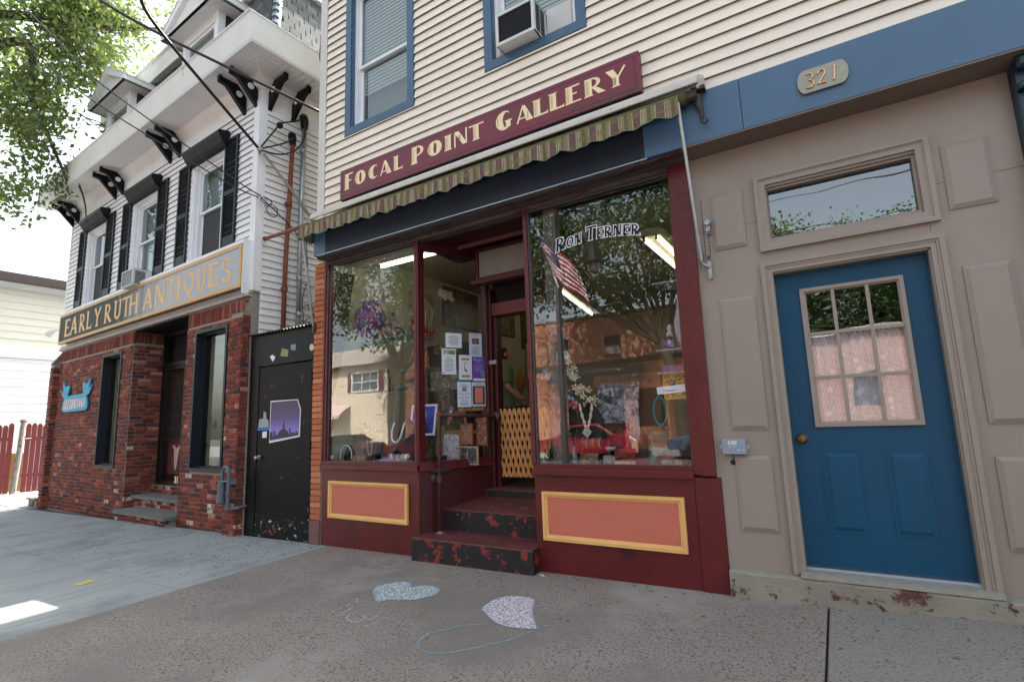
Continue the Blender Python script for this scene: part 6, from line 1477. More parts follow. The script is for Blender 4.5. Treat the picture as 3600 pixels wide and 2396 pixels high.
def cloth(name, lbl, x0, x1, y0, y1, z0, hgt, mt):
    m = MB(); n = 16; vs = []
    for i in range(n+1):
        for j in range(n+1):
            u, v = i/n, j/n; b = sin(pi*u)*sin(pi*v)
            vs.append((x0+(x1-x0)*u, y0+(y1-y0)*v, z0+.004+hgt*b**.7*(.7+.5*noise.noise(Vector((u*4,v*4,hgt*9))))+.01*b*sin(u*25+v*9)))
    m.add(vs, [(i*(n+1)+j,(i+1)*(n+1)+j,(i+1)*(n+1)+j+1,i*(n+1)+j+1) for i in range(n) for j in range(n)])
    return solo(m, name, mt, lbl, 'cloth', (x0,y0,z0), smooth=True)
cloth('purple_cloth', 'crumpled mauve satin cloth at the front of the left window', -4.68,-4.12,.14,.45,.60,.20, MAT('mauve_satin', S(130,90,140), .35, .1, 5))
cloth('red_cloth', 'crimson cloth spread low in the right window', -1.9,-1.05,.14,.9,.60,.16, MAT('crimson_cloth', S(150,12,36), .7, .1, 5))
framed('postcard', 'sepia postcard leaning at the foot of the wooden block', 'postcard', -5.03,-4.80,.60,.735,.17, photo('sepia', [S(60,44,30),S(130,104,74),S(190,166,130)], 20, 1), tilt=radians(-8), th=.006)
framed('house_model_card', 'grey card model of a building in front of the mauve cloth', 'card', -4.33,-4.13,.60,.75,.16, photo('card_grey', [S(60,60,60),S(160,158,150),S(200,196,186)], 30, 2), tilt=radians(-6), th=.03)
framed('small_book', 'small dark boxed card standing right of the sepia postcard', 'card', -4.80,-4.71,.60,.73,.19, MAT('dark_red_card', S(70,34,30), .6, .2, 20), tilt=radians(-5), th=.02)
hnd = thing('hand_display', 'black display hand wearing turquoise beads in the left window', 'display hand', (-4.60,.2,.6))
def handm(c, s=1.0, flip=1):
    m = MB().ball((c[0],c[1],c[2]+.05*s),.035*s,10,6,(1,.5,1.2)).tube([(c[0],c[1],c[2]),(c[0],c[1],c[2]+.05*s)], .024*s, 8)
    for k, (dx, L) in enumerate(((-.028,.05),(-.010,.068),(.010,.07),(.028,.058))): m.tube([(c[0]+dx*s*.8,c[1],c[2]+.08*s),(c[0]+dx*s*1.2,c[1]-.005,c[2]+(.08+L*.6)*s),(c[0]+dx*s*1.5,c[1]-.012,c[2]+(.08+L)*s)], [.009*s,.008*s,.006*s], 6)
    m.tube([(c[0]+flip*.03*s,c[1],c[2]+.05*s),(c[0]+flip*.055*s,c[1]-.01,c[2]+.075*s),(c[0]+flip*.062*s,c[1]-.014,c[2]+.10*s)], [.010*s,.009*s,.007*s], 6); return m
part(handm((-4.60,.2,.60)), 'hand', m_black, hnd, smooth=True); part(beads(MB(), [(-4.60+.035*cos(i*.7),.2+.02*sin(i*.7),.635+.004*(i%3)) for i in range(9)], .009), 'beads', MAT('turq_bead2', S(30,150,140), .4), hnd)
# blue portrait photo on the corner
t, A = framed('photo_print', 'blue tinted portrait photograph in a white mount behind the corner post', 'photograph', -4.385,-4.03,.93,1.30,.50, photo('blue_ground', [S(16,24,110),S(24,40,150),S(40,60,170)], 5, 1), m_paper, .022, tilt=radians(-12), rz=radians(8))
part(MB().ball((0,0,0),.065,14,8,(.85,.1,1.1)).xform(A @ Matrix.Translation((.0,.004,.24))), 'hair', photo('blue_hair', [S(40,50,150),S(110,120,210),S(60,60,170)], 60), t, smooth=True)
part(MB().ball((0,0,0),.040,14,8,(.85,.12,1.15)).xform(A @ Matrix.Translation((.0,-.004,.225))), 'face', MAT('pale_face', S(190,180,220), .6, .1, 40), t, smooth=True)
part(MB().prism([(-.10,.03),(.10,.03),(.08,.15),(.02,.165),(-.02,.165),(-.08,.15)],'y',.0,.003).xform(A), 'jacket', MAT('navy_jacket', S(24,26,80), .6, .2, 40), t)
# behind the return pane
framed('sepia_board', 'old sepia photograph on a rough brown board behind the return pane', 'picture', -4.31,-4.0,.60,1.03,.62, photo('sepia2', [S(40,36,32),S(90,80,70),S(150,136,118)], 12, 3), MAT('rough_board', S(120,86,52), .9, .25, 8, .3, 20), .05, tilt=radians(-6))
framed('band_photo', 'photograph of a row of white uniformed people on brown board', 'picture', -4.02,-3.70,.60,.98,.60, photo('band', [S(60,60,66),S(150,156,170),S(200,200,206),S(140,50,50)], 26, 4), MAT('rough_board2', S(128,90,54), .9, .25, 8, .3, 20), .045, tilt=radians(-5))
framed('figure_painting', 'small bright painting of a blue robed figure on a brick red panel', 'picture', -3.66,-3.50,.82,1.05,.55, photo('blue_robe', [S(40,90,150),S(170,100,60),S(70,100,60),S(190,170,130)], 24, 5), MAT('brick_red', S(150,80,60), .7), .02)
framed('sepia_postcards', 'rack of three sepia postcards beside the door post', 'postcard', -3.49,-3.33,.80,1.12,.60, photo('sepia3', [S(60,30,24),S(130,80,60),S(170,140,120)], 22, 6), MAT('rack', S(90,50,40), .7), .012)
framed('house_photo', 'black and white photograph of a porch house at the foot of the pane', 'photograph', -3.66,-3.40,.60,.80,.50, photo('bw', [S(20,20,22),S(60,60,62),S(180,180,184)], 14, 7), MAT('card_edge', S(170,160,130), .7), .012)
bu = busts('black bust wearing a broad red collar behind the corner pane', (-4.26,.78,1.02), .24, .24); part(MB().tube([(-4.26+.11*cos(radians(200+140*i/12)),.70,1.20+.11*sin(radians(200+140*i/12))) for i in range(13)], .026, 8), 'red_collar', MAT('red_collar', S(170,40,44), .6), bu, smooth=True)
rb = thing('flag_ribbon', 'stars and stripes patterned ribbon hung behind the return pane', 'ribbon', (-4.0,.8,1.05))
part(MB().prism([(-4.06,1.27),(-3.98,1.31),(-3.95,1.24),(-3.97,1.17),(-4.02,1.13),(-4.06,1.18)],'y',.79,.80), 'blue_fold', MAT('navy_cloth', S(30,44,84), .8, .3, 50, spots=((S(220,220,220), 60, .64, .03),)), rb)
part(MB().prism([(-4.0,1.25),(-3.95,1.24),(-3.96,1.15),(-4.03,1.05),(-4.05,1.07),(-4.02,1.16)],'y',.784,.789), 'red_fold', MAT('red_white_cloth', S(180,50,60), .8, .1, 10, spots=((S(220,214,214), 30, .5, .03),)), rb)
ea = thing('easel', 'light wooden easel behind the return pane', 'easel', (-3.8,1.0,.6))
part(MB().tube([(-3.93,.95,1.24),(-3.86,.95,.95)], .016, 6).box(-4.0,-3.52,.95,.97,1.20,1.235).box(-3.95,-3.6,.95,.97,.93,.96).tube([(-3.56,.95,1.25),(-3.56,.95,.6)], .016, 6), 'frame', m_wood, ea)
cb = thing('display_cabinet', 'dark cabinet with old photographs behind the return pane', 'cabinet', (-4.4,1.2,.6))
part(MB().box(-4.75,-4.10,1.25,1.6,.6,2.12), 'body', MAT('dark_cabinet', S(52,40,34), .6, .2, 8), cb)
part(B(-4.62,-4.2,1.23,1.245,2.0,2.10), 'ship_picture', photo('ship', [S(190,160,120),S(60,44,36),S(150,120,90)], 12, 8), cb); part(B(-4.68,-4.2,1.23,1.245,1.50,1.76), 'grey_photo', photo('greys', [S(60,60,60),S(130,130,128),S(180,180,176)], 14, 9), cb)
for i, (a, b, c_, l_) in enumerate(((-4.5,1.2,.33,'pine tree card'),(-4.16,1.15,.27,'tall striped box'),(-3.98,1.16,.26,'dark upright book'))):
    framed('upright_card', l_+' standing behind the return pane', 'card', a, a+(.22 if i == 0 else .09), b, b+c_, 1.15, photo('crd%d'%i, [S(150,140,124),S(60,40,36),S(90,70,60)], 18, i), th=.03)
# papers taped inside the return pane
def RPt(u, z, y=.040): return tuple(RET @ Vector((u, y, z)))
def rbox(m, u0, u1, z0, z1, y0=.0215, y1=.0225):
    o = len(m.v); m.box(u0,u1,y0,y1,z0,z1); return m.xform(RET, o)
def paper(lbl, u0, u1, z0, z1, col, lines, extra=()):
    t = thing('notice', lbl, 'notice', RPt((u0+u1)/2, z0))
    part(rbox(MB(), u0, u1, z0, z1, .024, .026), 'sheet', MAT('sheet', col, .7, .03, 4), t)
    for (tx, size, uc, zc, c) in lines:
        part(textmb(tx, size, lambda x, z: tuple(RET @ Vector((uc+x, .0228, zc+z)))), 'printing', MAT('print', c, .7), t)
    for (a, b, c_, d, c) in extra:
        part(rbox(MB(), a, b, c_, d, .0226, .0235), 'print_block', c if not isinstance(c, tuple) else MAT('blk', c, .6, .1, 20), t)
ink = S(70,74,90)
def rows(u, z, w, n, dz=.014, c=m_ink): return [(u-w/2*(.7+.3*((i*7)%3)/2), u+w/2*(.7+.3*((i*7)%3)/2), z-i*dz, z-i*dz+.004, c) for i in range(n)]
paper('plain white typed notice, topmost left on the return pane', .34,.54,1.905,2.07, S(226,230,238), [], rows(.44,2.035,.14,8))
paper('white flyer with a round painting print, top right on the return pane', .635,.80,1.81,2.085, S(196,206,226), [('The Art of',.022,.715,2.06,ink)], rows(.715,1.92,.11,7)+[(.675,.765,1.955,2.025,photo('fly', [S(190,150,90),S(60,70,60),S(180,90,80)], 40))])
paper('white flyer headed by two landscape photos, left on the return pane', .29,.465,1.60,1.89, S(222,228,238), [('Yoga for',.022,.375,1.80,S(90,120,60))], rows(.375,1.775,.12,11)+[(.305,.365,1.825,1.875,photo('fly2', [S(60,110,60),S(200,190,170),S(130,50,70)], 40)),(.37,.455,1.825,1.875,photo('fly3', [S(60,120,50),S(120,140,90),S(180,120,70)], 40)),(.30,.315,1.61,1.625,S(200,40,40))])
paper('white flyer with brown banners and a small red figure drawing', .50,.665,1.54,1.825, S(220,226,236), [], [(.53,.635,1.765,1.79,photo('ban', [S(130,60,20),S(200,160,60),S(60,80,40)], 60)),(.53,.635,1.57,1.595,photo('ban2', [S(130,60,20),S(200,160,60),S(60,80,40)], 60)),(.565,.575,1.65,1.70,S(180,30,50)),(.575,.60,1.635,1.66,S(60,90,120))]+rows(.583,1.745,.04,3))
paper('purple pet care flyer on the return pane', .675,.835,1.53,1.81, S(104,72,168), [('Pet care',.034,.745,1.775,S(230,226,240)),('Services',.018,.745,1.75,S(230,226,240))], [(a,b,c_,d,MAT('lilac', S(170,150,210), .6)) for a,b,c_,d,_ in rows(.75,1.72,.12,7)]+[(.775,.83,1.575,1.65,photo('dog', [S(150,120,110),S(90,140,160),S(170,90,80)], 50)),(.677,.833,1.53,1.56,S(222,226,236))])
paper('summer session notice, lowest left on the return pane', .475,.65,1.235,1.525, S(214,224,240), [('Summer Session',.024,.56,1.385,ink),('begins',.018,.56,1.362,ink),('TUESDAY - 8:30 PM',.017,.56,1.338,ink),('July 10th',.020,.56,1.315,ink)], rows(.56,1.485,.12,2,.016)+rows(.56,1.295,.13,4)+[(.475,.65,1.518,1.527,S(40,130,170)),(.535,.59,1.41,1.46,photo('ppl', [S(210,214,220),S(60,60,70),S(190,190,200)], 80))])
paper('black bordered flyer with a salmon text block, lowest right on the return pane', .66,.83,1.24,1.515, S(216,222,232), [('TURMILE',.026,.745,1.492,ink)], [(.668,.822,1.265,1.468,S(36,40,46)),(.669,.821,1.25,1.254,m_black),(.669,.821,1.475,1.479,m_black)])
sm2 = part(rbox(MB(), .692,.798,1.28,1.455,.0216,.0225), 'salmon_block', MAT('salmon', S(216,132,116), .7), bpy.data.objects[[o.name for o in bpy.data.objects if o.name.startswith('notice')][-1]])
# right window display
fv = thing('flower_vase', 'brass vase of cream orchids, white sprays and red tulips in the right window', 'flower vase', (-2.13,.42,.95))
part(MB().lathe([(.045,0),(.05,.01),(.02,.05),(.022,.12),(.035,.20),(.05,.235),(.052,.24)], (-2.12,.42,.93), 18), 'vase', m_brass, fv, smooth=True)
part(MB().lathe([(.07,0),(.07,.33)], (-2.12,.42,.60), 14), 'pedestal', MAT('dark_pedestal', S(44,36,34), .7, .2, 10), fv)
def flower(m, c, r, n=5, tilt=None):
    N = tilt or Vector((random.uniform(-.6,.3),-1,random.uniform(-.3,.5))).normalized(); q = N.to_track_quat('Z','Y').to_matrix()
    for k in range(n):
        a = 2*pi*k/n; p = [(0,0,0),(r*.6*cos(a-.45),r*.6*sin(a-.45),.012*r/.03),(r*cos(a),r*sin(a),.004),(r*.6*cos(a+.45),r*.6*sin(a+.45),.012*r/.03)]
        m.add([tuple(Vector(c)+q@Vector(x)) for x in p], [(0,1,2,3)])
    return m
m_orch = MAT('orchid_petal', S(226,214,184), .7, .1, 30); m_spray = MAT('white_spray', S(206,214,236), .7, .1, 30); m_tul = MAT('tulip_red', S(196,60,70), .6, .15, 20)
o1 = MB()
for i in range(26):
    t = i/25; flower(o1, (-2.20+.20*t+random.uniform(-.06,.06), .40+random.uniform(-.05,.05), 1.62-.42*t+random.uniform(-.05,.05)), .042, 5)
part(o1, 'orchids', m_orch, fv)['kind'] = 'stuff'
o2 = MB()
for i in range(90):
    t = random.random(); flower(o2, (-2.47+.34*t+random.uniform(-.03,.03), .38+random.uniform(-.05,.05), 1.52-.36*t*t+random.uniform(-.05,.05)), .016, 5)
part(o2, 'white_sprays', m_spray, fv)['kind'] = 'stuff'
for i in range(4): part(MB().ball((-2.19+.035*i,.34,1.19+.02*sin(i*2)),.024,8,6,(.8,.8,1.3)), 'tulip', m_tul, fv, smooth=True)
st_ = MB()
for i in range(16): st_.tube([(-2.12,.42,1.16),(-2.16+random.uniform(-.14,.1),.40,1.30),(-2.2+random.uniform(-.2,.16),.39,1.45+random.uniform(-.1,.1))], .0035, 4)
part(st_, 'stems', MAT('stem_green', S(50,84,40), .7), fv)['kind'] = 'stuff'
bd = framed('bicycle_photo', 'large black and white photograph of parked bicycles on a wooden easel board', 'photograph', -2.06,-1.62,1.00,1.42,.66, photo('bikes', [S(30,30,34),S(90,90,98),S(150,150,160),S(200,200,206)], 15, 2), None, .01, tilt=radians(-14), th=.02)
framed('easel_board', 'broad brown wooden board behind the bicycle photograph', 'board', -2.16,-1.44,.74,1.52,.74, MAT('brown_plank', S(112,76,44), .7, .25, 6, stretch=(3,3,.6)), None, .01, tilt=radians(-12), th=.02)
def vneck(lbl, cx, y, z0, z1, w, mt, r, mt2, pend=None):
    t = thing('necklace', lbl, 'necklace', (cx,y,z0)); m = MB()
    for s_ in (-1,1):
        for i in range(7): m.ball((cx+s_*w/2*(1-.75*(i/6)**1.4), y-.01, z1-(z1-z0)*i/6), r*(1 if i % 2 else .7), 7, 5, (1,.8,1.6))
    part(m, 'beads', mt, t, smooth=True)
    if pend: part(MB().prism([(cx-.05,z0-.055),(cx,z0-.11),(cx+.05,z0-.055),(cx,z0)],'y',y-.02,y-.008), 'pendant', mt2, t)
    return t
busts('black bust behind the white bead necklace in the right window', (-2.0,.40,.72), .30, .48)
vneck('ivory block bead necklace with a diamond pendant on a black bust', -2.0,.31,.99,1.18,.12, MAT('ivory', S(216,206,184), .5, .1, 30), .016, MAT('grey_pendant', S(176,180,170), .4, .2, 40), True)
necklace('turquoise_necklace', 'long turquoise chip necklace hanging at the right of the window', [( -1.32+.055*cos(radians(100+340*i/44)), .34, 1.10+.12*sin(radians(100+340*i/44)) ) for i in range(45)], .010, MAT('turquoise', S(50,150,160), .4, .2, 50))
necklace('gold_chain', 'long gold bead chain hanging beside the turquoise necklace', [(-1.245+.004*sin(i),.33,1.24-.011*i) for i in range(36)], .008, MAT('gold', S(190,150,90), .25, metal=.9))
necklace('bead_bracelet', 'blue and amber bead strand in the lower right window', [(-2.05+.06*cos(pi+pi*i/20)-.06,.30,.92-.24*sin(pi*i/20)) for i in range(21)], .009, MAT('mixed_bead', (0,0,0), .4, ramp=[(0,S(40,140,160)),(.5,S(200,140,50)),(.8,S(200,60,50))], island=True))
bg_ = thing('bangle_stack', 'stack of red green and gold bangles on a roll in the right window', 'bangles', (-1.98,.34,.80))
for i in range(9): part(MB().tube([(-2.07+.022*i,.36+.05*cos(2*pi*j/14),.83+.05*sin(2*pi*j/14)) for j in range(15)], .009, 5), 'bangle', MAT('bng%d' % i, (S(150,50,60),S(50,110,90),S(170,130,70))[i % 3], .4), bg_, smooth=True)
cs = thing('candlestick', 'brass candlestick with a curled handle at the foot of the right window', 'candlestick', (-2.24,.28,.60))
part(MB().lathe([(.05,0),(.05,.012),(.015,.025),(.018,.07),(.010,.10),(.02,.13),(.026,.16),(.018,.165)], (-2.24,.28,.60), 16), 'stick', m_brass, cs, smooth=True); part(MB().tube([(-2.22,.28,.64),(-2.19,.28,.66),(-2.175,.28,.70),(-2.19,.28,.74),(-2.215,.28,.745)], .004, 6), 'handle', m_brass, cs)
hn2 = thing('hand_display', 'black display hand with red beads in the left corner of the right window', 'display hand', (-2.38,.3,.60)); part(handm((-2.36,.26,.60),1.1,-1), 'hand', m_black, hn2, smooth=True); part(beads(MB(), [(-2.36+.03*cos(i*.6),.235,.68-.008*i) for i in range(8)], .008), 'beads', MAT('red_bead', S(170,20,40), .3), hn2)
for k, (a, b, z0, z1, y, l_, cols) in enumerate(((-2.08,-1.88,.60,.76,.24,'violin still life', [S(30,24,20),S(130,100,70),S(190,160,120)]),(-1.86,-1.72,.60,.74,.26,'grey bird', [S(40,40,42),S(120,120,124),S(170,170,170)]),(-1.73,-1.52,.70,.80,.22,'dark red vineyard', [S(50,16,12),S(110,34,20),S(160,60,30)]),(-1.73,-1.52,.60,.695,.21,'pink desert', [S(200,140,120),S(220,160,130),S(90,50,50)]),(-1.31,-1.12,.60,.71,.18,'sepia teapot', [S(60,54,44),S(150,140,116),S(180,170,146)]),(-2.30,-2.21,.86,1.04,.34,'pale seaside', [S(170,160,150),S(110,100,96),S(200,196,190)]),(-1.62,-1.50,.82,1.08,.32,'grey gun metal', [S(70,64,66),S(150,146,150),S(110,70,70)]),(-1.59,-1.51,.74,.88,.27,'bright green and orange house', [S(110,150,110),S(200,190,160),S(200,70,50)]))):
    framed('postcard', l_+' card standing in the right window display', 'postcard', a, b, z0, z1, y, photo('pc%d' % k, cols, 22, k*1.3), tilt=radians(-6), th=.02)
for i, (x, y, h) in enumerate(((-1.60,.40,.18),(-1.35,.50,.24))):
    solo(B(x-.12,x+.12,y,y+.15,.60,.60+h), 'display_riser', MAT('riser%d' % i, (S(70,64,58),S(60,20,30))[i], .9, .2, 8), ('grey display block','wine red display block')[i]+' among the jewellery in the right window', 'display block', (x,y,.6))
cloth('lilac_cloth', 'pale lilac cloth below the bicycle photograph', -1.95,-1.5,.40,.60,.76,.14, MAT('lilac_cloth', S(150,130,170), .6, .1, 5))
busts('dark round stand with silver bracelets at the centre of the right window', (-1.76,.42,.72), .16, .24)
# upper right shelf with bird and bright wares
shr = thing('glass_shelf', 'stack of small glass shelves in the right corner of the right window', 'shelf', (-1.15,.42,1.5))
for z in (1.42,1.62,2.22): part(B(-1.30,-1.03,.30,.60,z,z+.012), 'glass', MAT('shelf_white', S(190,200,196), .2, .02, 3, alpha=.7), shr)
br = thing('bird_figure', 'mottled blue and white bird figure on the high right shelf', 'figurine', (-1.07,.42,1.63))
part(MB().lathe([(.015,0),(.035,.03),(.06,.14),(.055,.24),(.03,.33),(.028,.37),(.035,.41),(.02,.45),(.001,.46)], (-1.10,.42,1.66), 14), 'body', photo('bird_glaze', [S(80,110,140),S(190,196,200),S(70,80,110)], 40, 3), br, smooth=True); part(MB().tube([(-1.12,.40,2.07),(-1.17,.37,2.05)], [.012,.002], 6), 'beak', m_brass, br)
framed('bright_box', 'yellow topped colourful box on the right shelf', 'box', -1.29,-1.08,1.20,1.42,.40, photo('bright', [S(190,80,110),S(220,190,60),S(60,40,50),S(210,150,90)], 20, 4), MAT('yellow_edge', S(220,190,60), .5), .01, th=.06)
framed('bead_tray', 'tray of purple and pink beads on the right shelf', 'tray', -1.29,-1.08,1.434,1.50,.38, photo('beadtray', [S(90,50,120),S(180,100,150),S(60,40,80)], 60, 5), None, .006, th=.06)
nt = thing('price_card', 'long white paper card taped inside the right window', 'notice', (-1.13,.05,1.24))
part(MB().prism([(-1.245,1.232),(-1.018,1.245),(-1.02,1.305),(-1.25,1.292)],'y',.046,.048), 'card', m_paper, nt); part(MB().box(-1.20,-1.08,.0445,.0455,1.262,1.266).box(-1.18,-1.10,.0445,.0455,1.254,1.257), 'printing', m_ink, nt)
# RON TERNER lettering on the glass
rt = thing('window_lettering', 'arched RON TERNER lettering, black with white outline, on the right window glass', 'lettering', (-1.7,.025,2.65))
items = [('R',-2.10,-2.00,1),('O',-1.985,-1.915,0),('N',-1.905,-1.835,0),('T',-1.79,-1.69,1),('E',-1.685,-1.62,0),('R',-1.61,-1.535,0),('N',-1.525,-1.45,0),('E',-1.44,-1.38,0),('R',-1.365,-1.29,0)]
def base(x): return 2.605+.055*(1-((x+1.70)/.42)**2)
def rtm(grow, y):
    m = MB()
    for c, x0, x1, big in items:
        h = .125 if big else .092; w0 = ROM[c][0]; b = base((x0+x1)/2); sl = -.62*((x0+x1)/2+1.70)
        for k, p in enumerate(ROM[c][1]):
            cx_ = sum(q[0] for q in p)/len(p); cz_ = sum(q[1] for q in p)/len(p); q2 = []
            for (a, bb) in p:
                X = x0+a/w0*(x1-x0); Z = bb*h; CX = x0+cx_/w0*(x1-x0); CZ = cz_*h
                if grow:
                    d = Vector((X-CX, Z-CZ)); gx = grow*(1 if d.x > 0 else -1); gz2 = grow*(1 if d.y > 0 else -1); X += gx; Z += gz2
                q2.append((X+.10*Z, y-.00012*(k % 5), b+Z+sl*(X-(x0+x1)/2)))
            ar = sum(q2[i][0]*q2[(i+1)%len(q2)][2]-q2[(i+1)%len(q2)][0]*q2[i][2] for i in range(len(q2)))
            m.quad(*(q2 if ar > 0 else q2[::-1]))
    return m
part(rtm(.0085,.0265), 'outline', m_paper, rt); part(rtm(0,.0250), 'letters', m_black, rt)
# furniture deeper in the shop
tb = thing('counter', 'dark wooden counter behind the man', 'counter', (-3.9,3.0,.335)); part(MB().box(-4.4,-3.2,2.9,3.4,.335,1.25).box(-4.45,-3.15,2.85,3.45,1.25,1.29), 'counter', MAT('dark_wood', S(60,42,30), .5, .2, 8), tb)
dm = thing('mannequin', 'small ochre jewellery mannequin on the counter', 'mannequin', (-4.33,3.0,1.29)); part(MB().lathe([(.05,0),(.02,.02),(.015,.22),(.06,.26),(.09,.36),(.07,.46),(.03,.52),(.03,.56)], (-4.30,3.0,1.29), 14), 'torso', MAT('ochre_cloth', S(160,110,50), .8, .1, 10), dm, smooth=True)
ch2 = thing('wooden_chair', 'light wooden chair between the man and the counter', 'chair', (-3.6,2.7,.335)); part(MB().box(-3.75,-3.45,2.6,2.63,1.05,1.12).box(-3.75,-3.72,2.6,2.63,.335,1.12).box(-3.48,-3.45,2.6,2.63,.335,1.12), 'back', m_wood, ch2); part(B(-3.76,-3.44,2.3,2.63,.76,.79), 'seat', m_wood, ch2)
wc = solo(MB().prism([(.10,3.05),(.42,3.05),(.30,2.2),(.16,1.6),(.10,1.4)],'x',-5.325,-5.29), 'side_drape', MAT('maroon_drape', S(60,24,26), .9, .2, 6), 'dark maroon drape at the left edge of the left window', 'curtain', (-5.3,.2,1.4))

# ------------------------------------------------------------------ more small wares in the display windows
random.seed(21)
def wares(items):
    for (kind, lbl, x, y, z, s, col) in items:
        c = (x, y, z); t = thing(kind, lbl, kind.replace('_', ' '), c); mt = MAT('ware', col, .35, .25, 30)
        if kind == 'jar': part(MB().lathe([(.3*s,0),(.5*s,.1*s),(.52*s,.7*s),(.35*s,.95*s),(.3*s,1.05*s),(.34*s,1.12*s)], c, 16), 'body', mt, t, smooth=True); part(MB().lathe([(.36*s,1.12*s),(.36*s,1.2*s),(.08*s,1.3*s),(.08*s,1.4*s)], c, 14), 'lid', m_brass, t)
        elif kind == 'trinket_box': part(MB().cbox(x-.6*s,x+.6*s,y,y+.8*s,z,z+.5*s,.004), 'body', mt, t); part(MB().cbox(x-.63*s,x+.63*s,y-.02*s,y+.83*s,z+.51*s,z+.64*s,.004), 'lid', mt, t)
        elif kind == 'figurine': part(MB().lathe([(.32*s,0),(.3*s,.08*s),(.16*s,.4*s),(.24*s,.8*s),(.2*s,1.05*s),(.1*s,1.15*s),(.17*s,1.3*s),(.12*s,1.48*s),(.01,1.52*s)], c, 14), 'body', mt, t, smooth=True)
        elif kind == 'bowl': part(MB().lathe([(.2*s,0),(.5*s,.18*s),(.62*s,.42*s),(.58*s,.42*s),(.4*s,.2*s),(.05*s,.1*s)], c, 18), 'body', mt, t, smooth=True)
        elif kind == 'hat': part(MB().lathe([(.9*s,0),(.88*s,.04*s),(.45*s,.06*s),(.42*s,.4*s),(.3*s,.5*s),(.01,.52*s)], c, 20), 'body', mt, t, smooth=True)
wares([
 ('jar','small green lidded jar behind the wooden block',-5.02,.52,.60,.16,S(60,90,60)),
 ('figurine','dark figurine left of the tall black bust',-4.52,.5,.60,.22,S(50,40,36)),
 ('hat','black felt hat at the back of the left window',-4.75,.62,.60,.26,S(26,26,30)),
 ('jar','tall brown jar at the back left corner of the left window',-5.15,.6,.60,.26,S(80,54,40)),
 ('figurine','tall dark carved figurine on the lower glass shelf',-4.86,.6,1.468,.20,S(60,44,34)),
 ('bowl','shallow teal bowl on the lower glass shelf',-4.62,.6,1.468,.16,S(40,90,90)),
 ('jar','small blue jar at the end of the lower glass shelf',-4.36,.6,1.468,.12,S(40,60,110)),
 ('trinket_box','dark red trinket box under the lower glass shelf',-4.5,.66,.60,.16,S(90,30,34)),
 ('figurine','green figurine behind the white rope necklace bust',-4.1,.66,.60,.24,S(50,70,54)),
 ('trinket_box','black lacquer box stacked behind the mauve cloth',-4.0,.56,.60,.14,S(30,26,30)),
 ('bowl','copper bowl beside the hand display in the left window',-4.48,.26,.60,.10,S(140,80,50)),
 ('figurine','ochre figurine on the middle glass shelf',-4.2,.6,1.728,.15,S(150,110,60)),
 ('jar','dark glass jar at the far left of the right window',-2.3,.5,.60,.20,S(40,50,44)),
 ('figurine','pewter figurine beside the brass candlestick',-2.12,.24,.60,.14,S(120,120,124)),
 ('trinket_box','walnut box under the ivory necklace bust',-2.05,.46,.60,.15,S(84,54,36)),
 ('bowl','silver bowl in front of the round stand',-1.78,.30,.76,.09,S(170,170,170)),
 ('figurine','red and white figurine on the grey riser',-1.66,.44,.78,.15,S(170,70,70)),
 ('jar','amber jar on the grey riser',-1.56,.46,.78,.12,S(170,110,50)),
 ('trinket_box','teal enamel box on the wine red riser',-1.40,.54,.84,.12,S(40,110,110)),
 ('bowl','brass dish at the right end of the red cloth',-1.2,.40,.62,.12,S(150,120,70)),
 ('figurine','small green figurine beside the turquoise necklace',-1.42,.36,.60,.20,S(60,90,60)),
 ('trinket_box','pale pink box at the foot of the wide brown board',-1.62,.58,.60,.14,S(190,140,140)),
 ('jar','purple jar in the middle of the right shelf stack',-1.22,.44,1.632,.10,S(90,50,110)),
 ('figurine','white figurine on the right shelf stack behind the bird',-1.22,.5,1.632,.16,S(200,200,196)),
])

# ------------------------------------------------------------------ beyond the antiques house, far left
cb_ = thing('cream_house', 'cream clapboard building with white garage doors beyond the red fence', 'building', (-22,4,-.5))
part(MB().box(-34,-22.02,-.2,14,-.6,6.0), 'wall', m_white, cb_)
m_butter = MAT('butter_siding', S(226,221,208), .6, .04, 2)
siding(cb_, -.2, 14, 3.95, 5.75, .235, -22.0, [], m_butter, rotz=radians(90))
siding(cb_, -.2, 14, -.45, 3.55, .26, -22.0, [], MAT('garage_white', S(240,240,242), .5, .03, 2), rotz=radians(90), name='door_panel')
part(B(-22.0,-21.9,-.25,14,3.58,3.95), 'garage_lintel', m_whitetrim, cb_)
part(MB().prism([(-34.5,6.0),(-21.5,6.0),(-21.5,6.18),(-28,7.6),(-34.5,6.18)],'y',-.7,14), 'roof', MAT('brown_roof', S(84,72,66), .7, .15, 8), cb_)
part(MB().box(-21.62,-21.48,-.75,14,5.98,6.20), 'gutter', MAT('brown_gutter', S(72,60,58), .5, .1, 6), cb_)
m_red = MAT('red_fence_paint', S(104,34,36), .7, .16, 6, .2, 30, stretch=(4,4,.6), rnd=.12)
fn = thing('picket_fence', 'red dog-eared board fence with a gap beside a weathered grey post', 'fence', (-19.4,.6,-.45))
y = -1.4; k = 0
while y < 1.62:
    if not (.86 < y < 1.16):
        w_ = .112; zt = 1.45+random.uniform(-.03,.03)
        part(MB().prism([(y,-.42),(y+w_,-.42),(y+w_,zt-.06),(y+w_*.72,zt),(y+w_*.28,zt),(y,zt-.06)],'x',-19.40,-19.38), 'board', m_red, fn)
    y += .122
part(MB().box(-19.45,-19.405,-1.4,.86,.0,.09).box(-19.45,-19.405,1.16,1.6,.0,.09), 'lower_rail', m_red, fn); part(MB().box(-19.45,-19.405,-1.4,.86,1.0,1.09).box(-19.45,-19.405,1.16,1.6,1.0,1.09), 'upper_rail', m_red, fn)
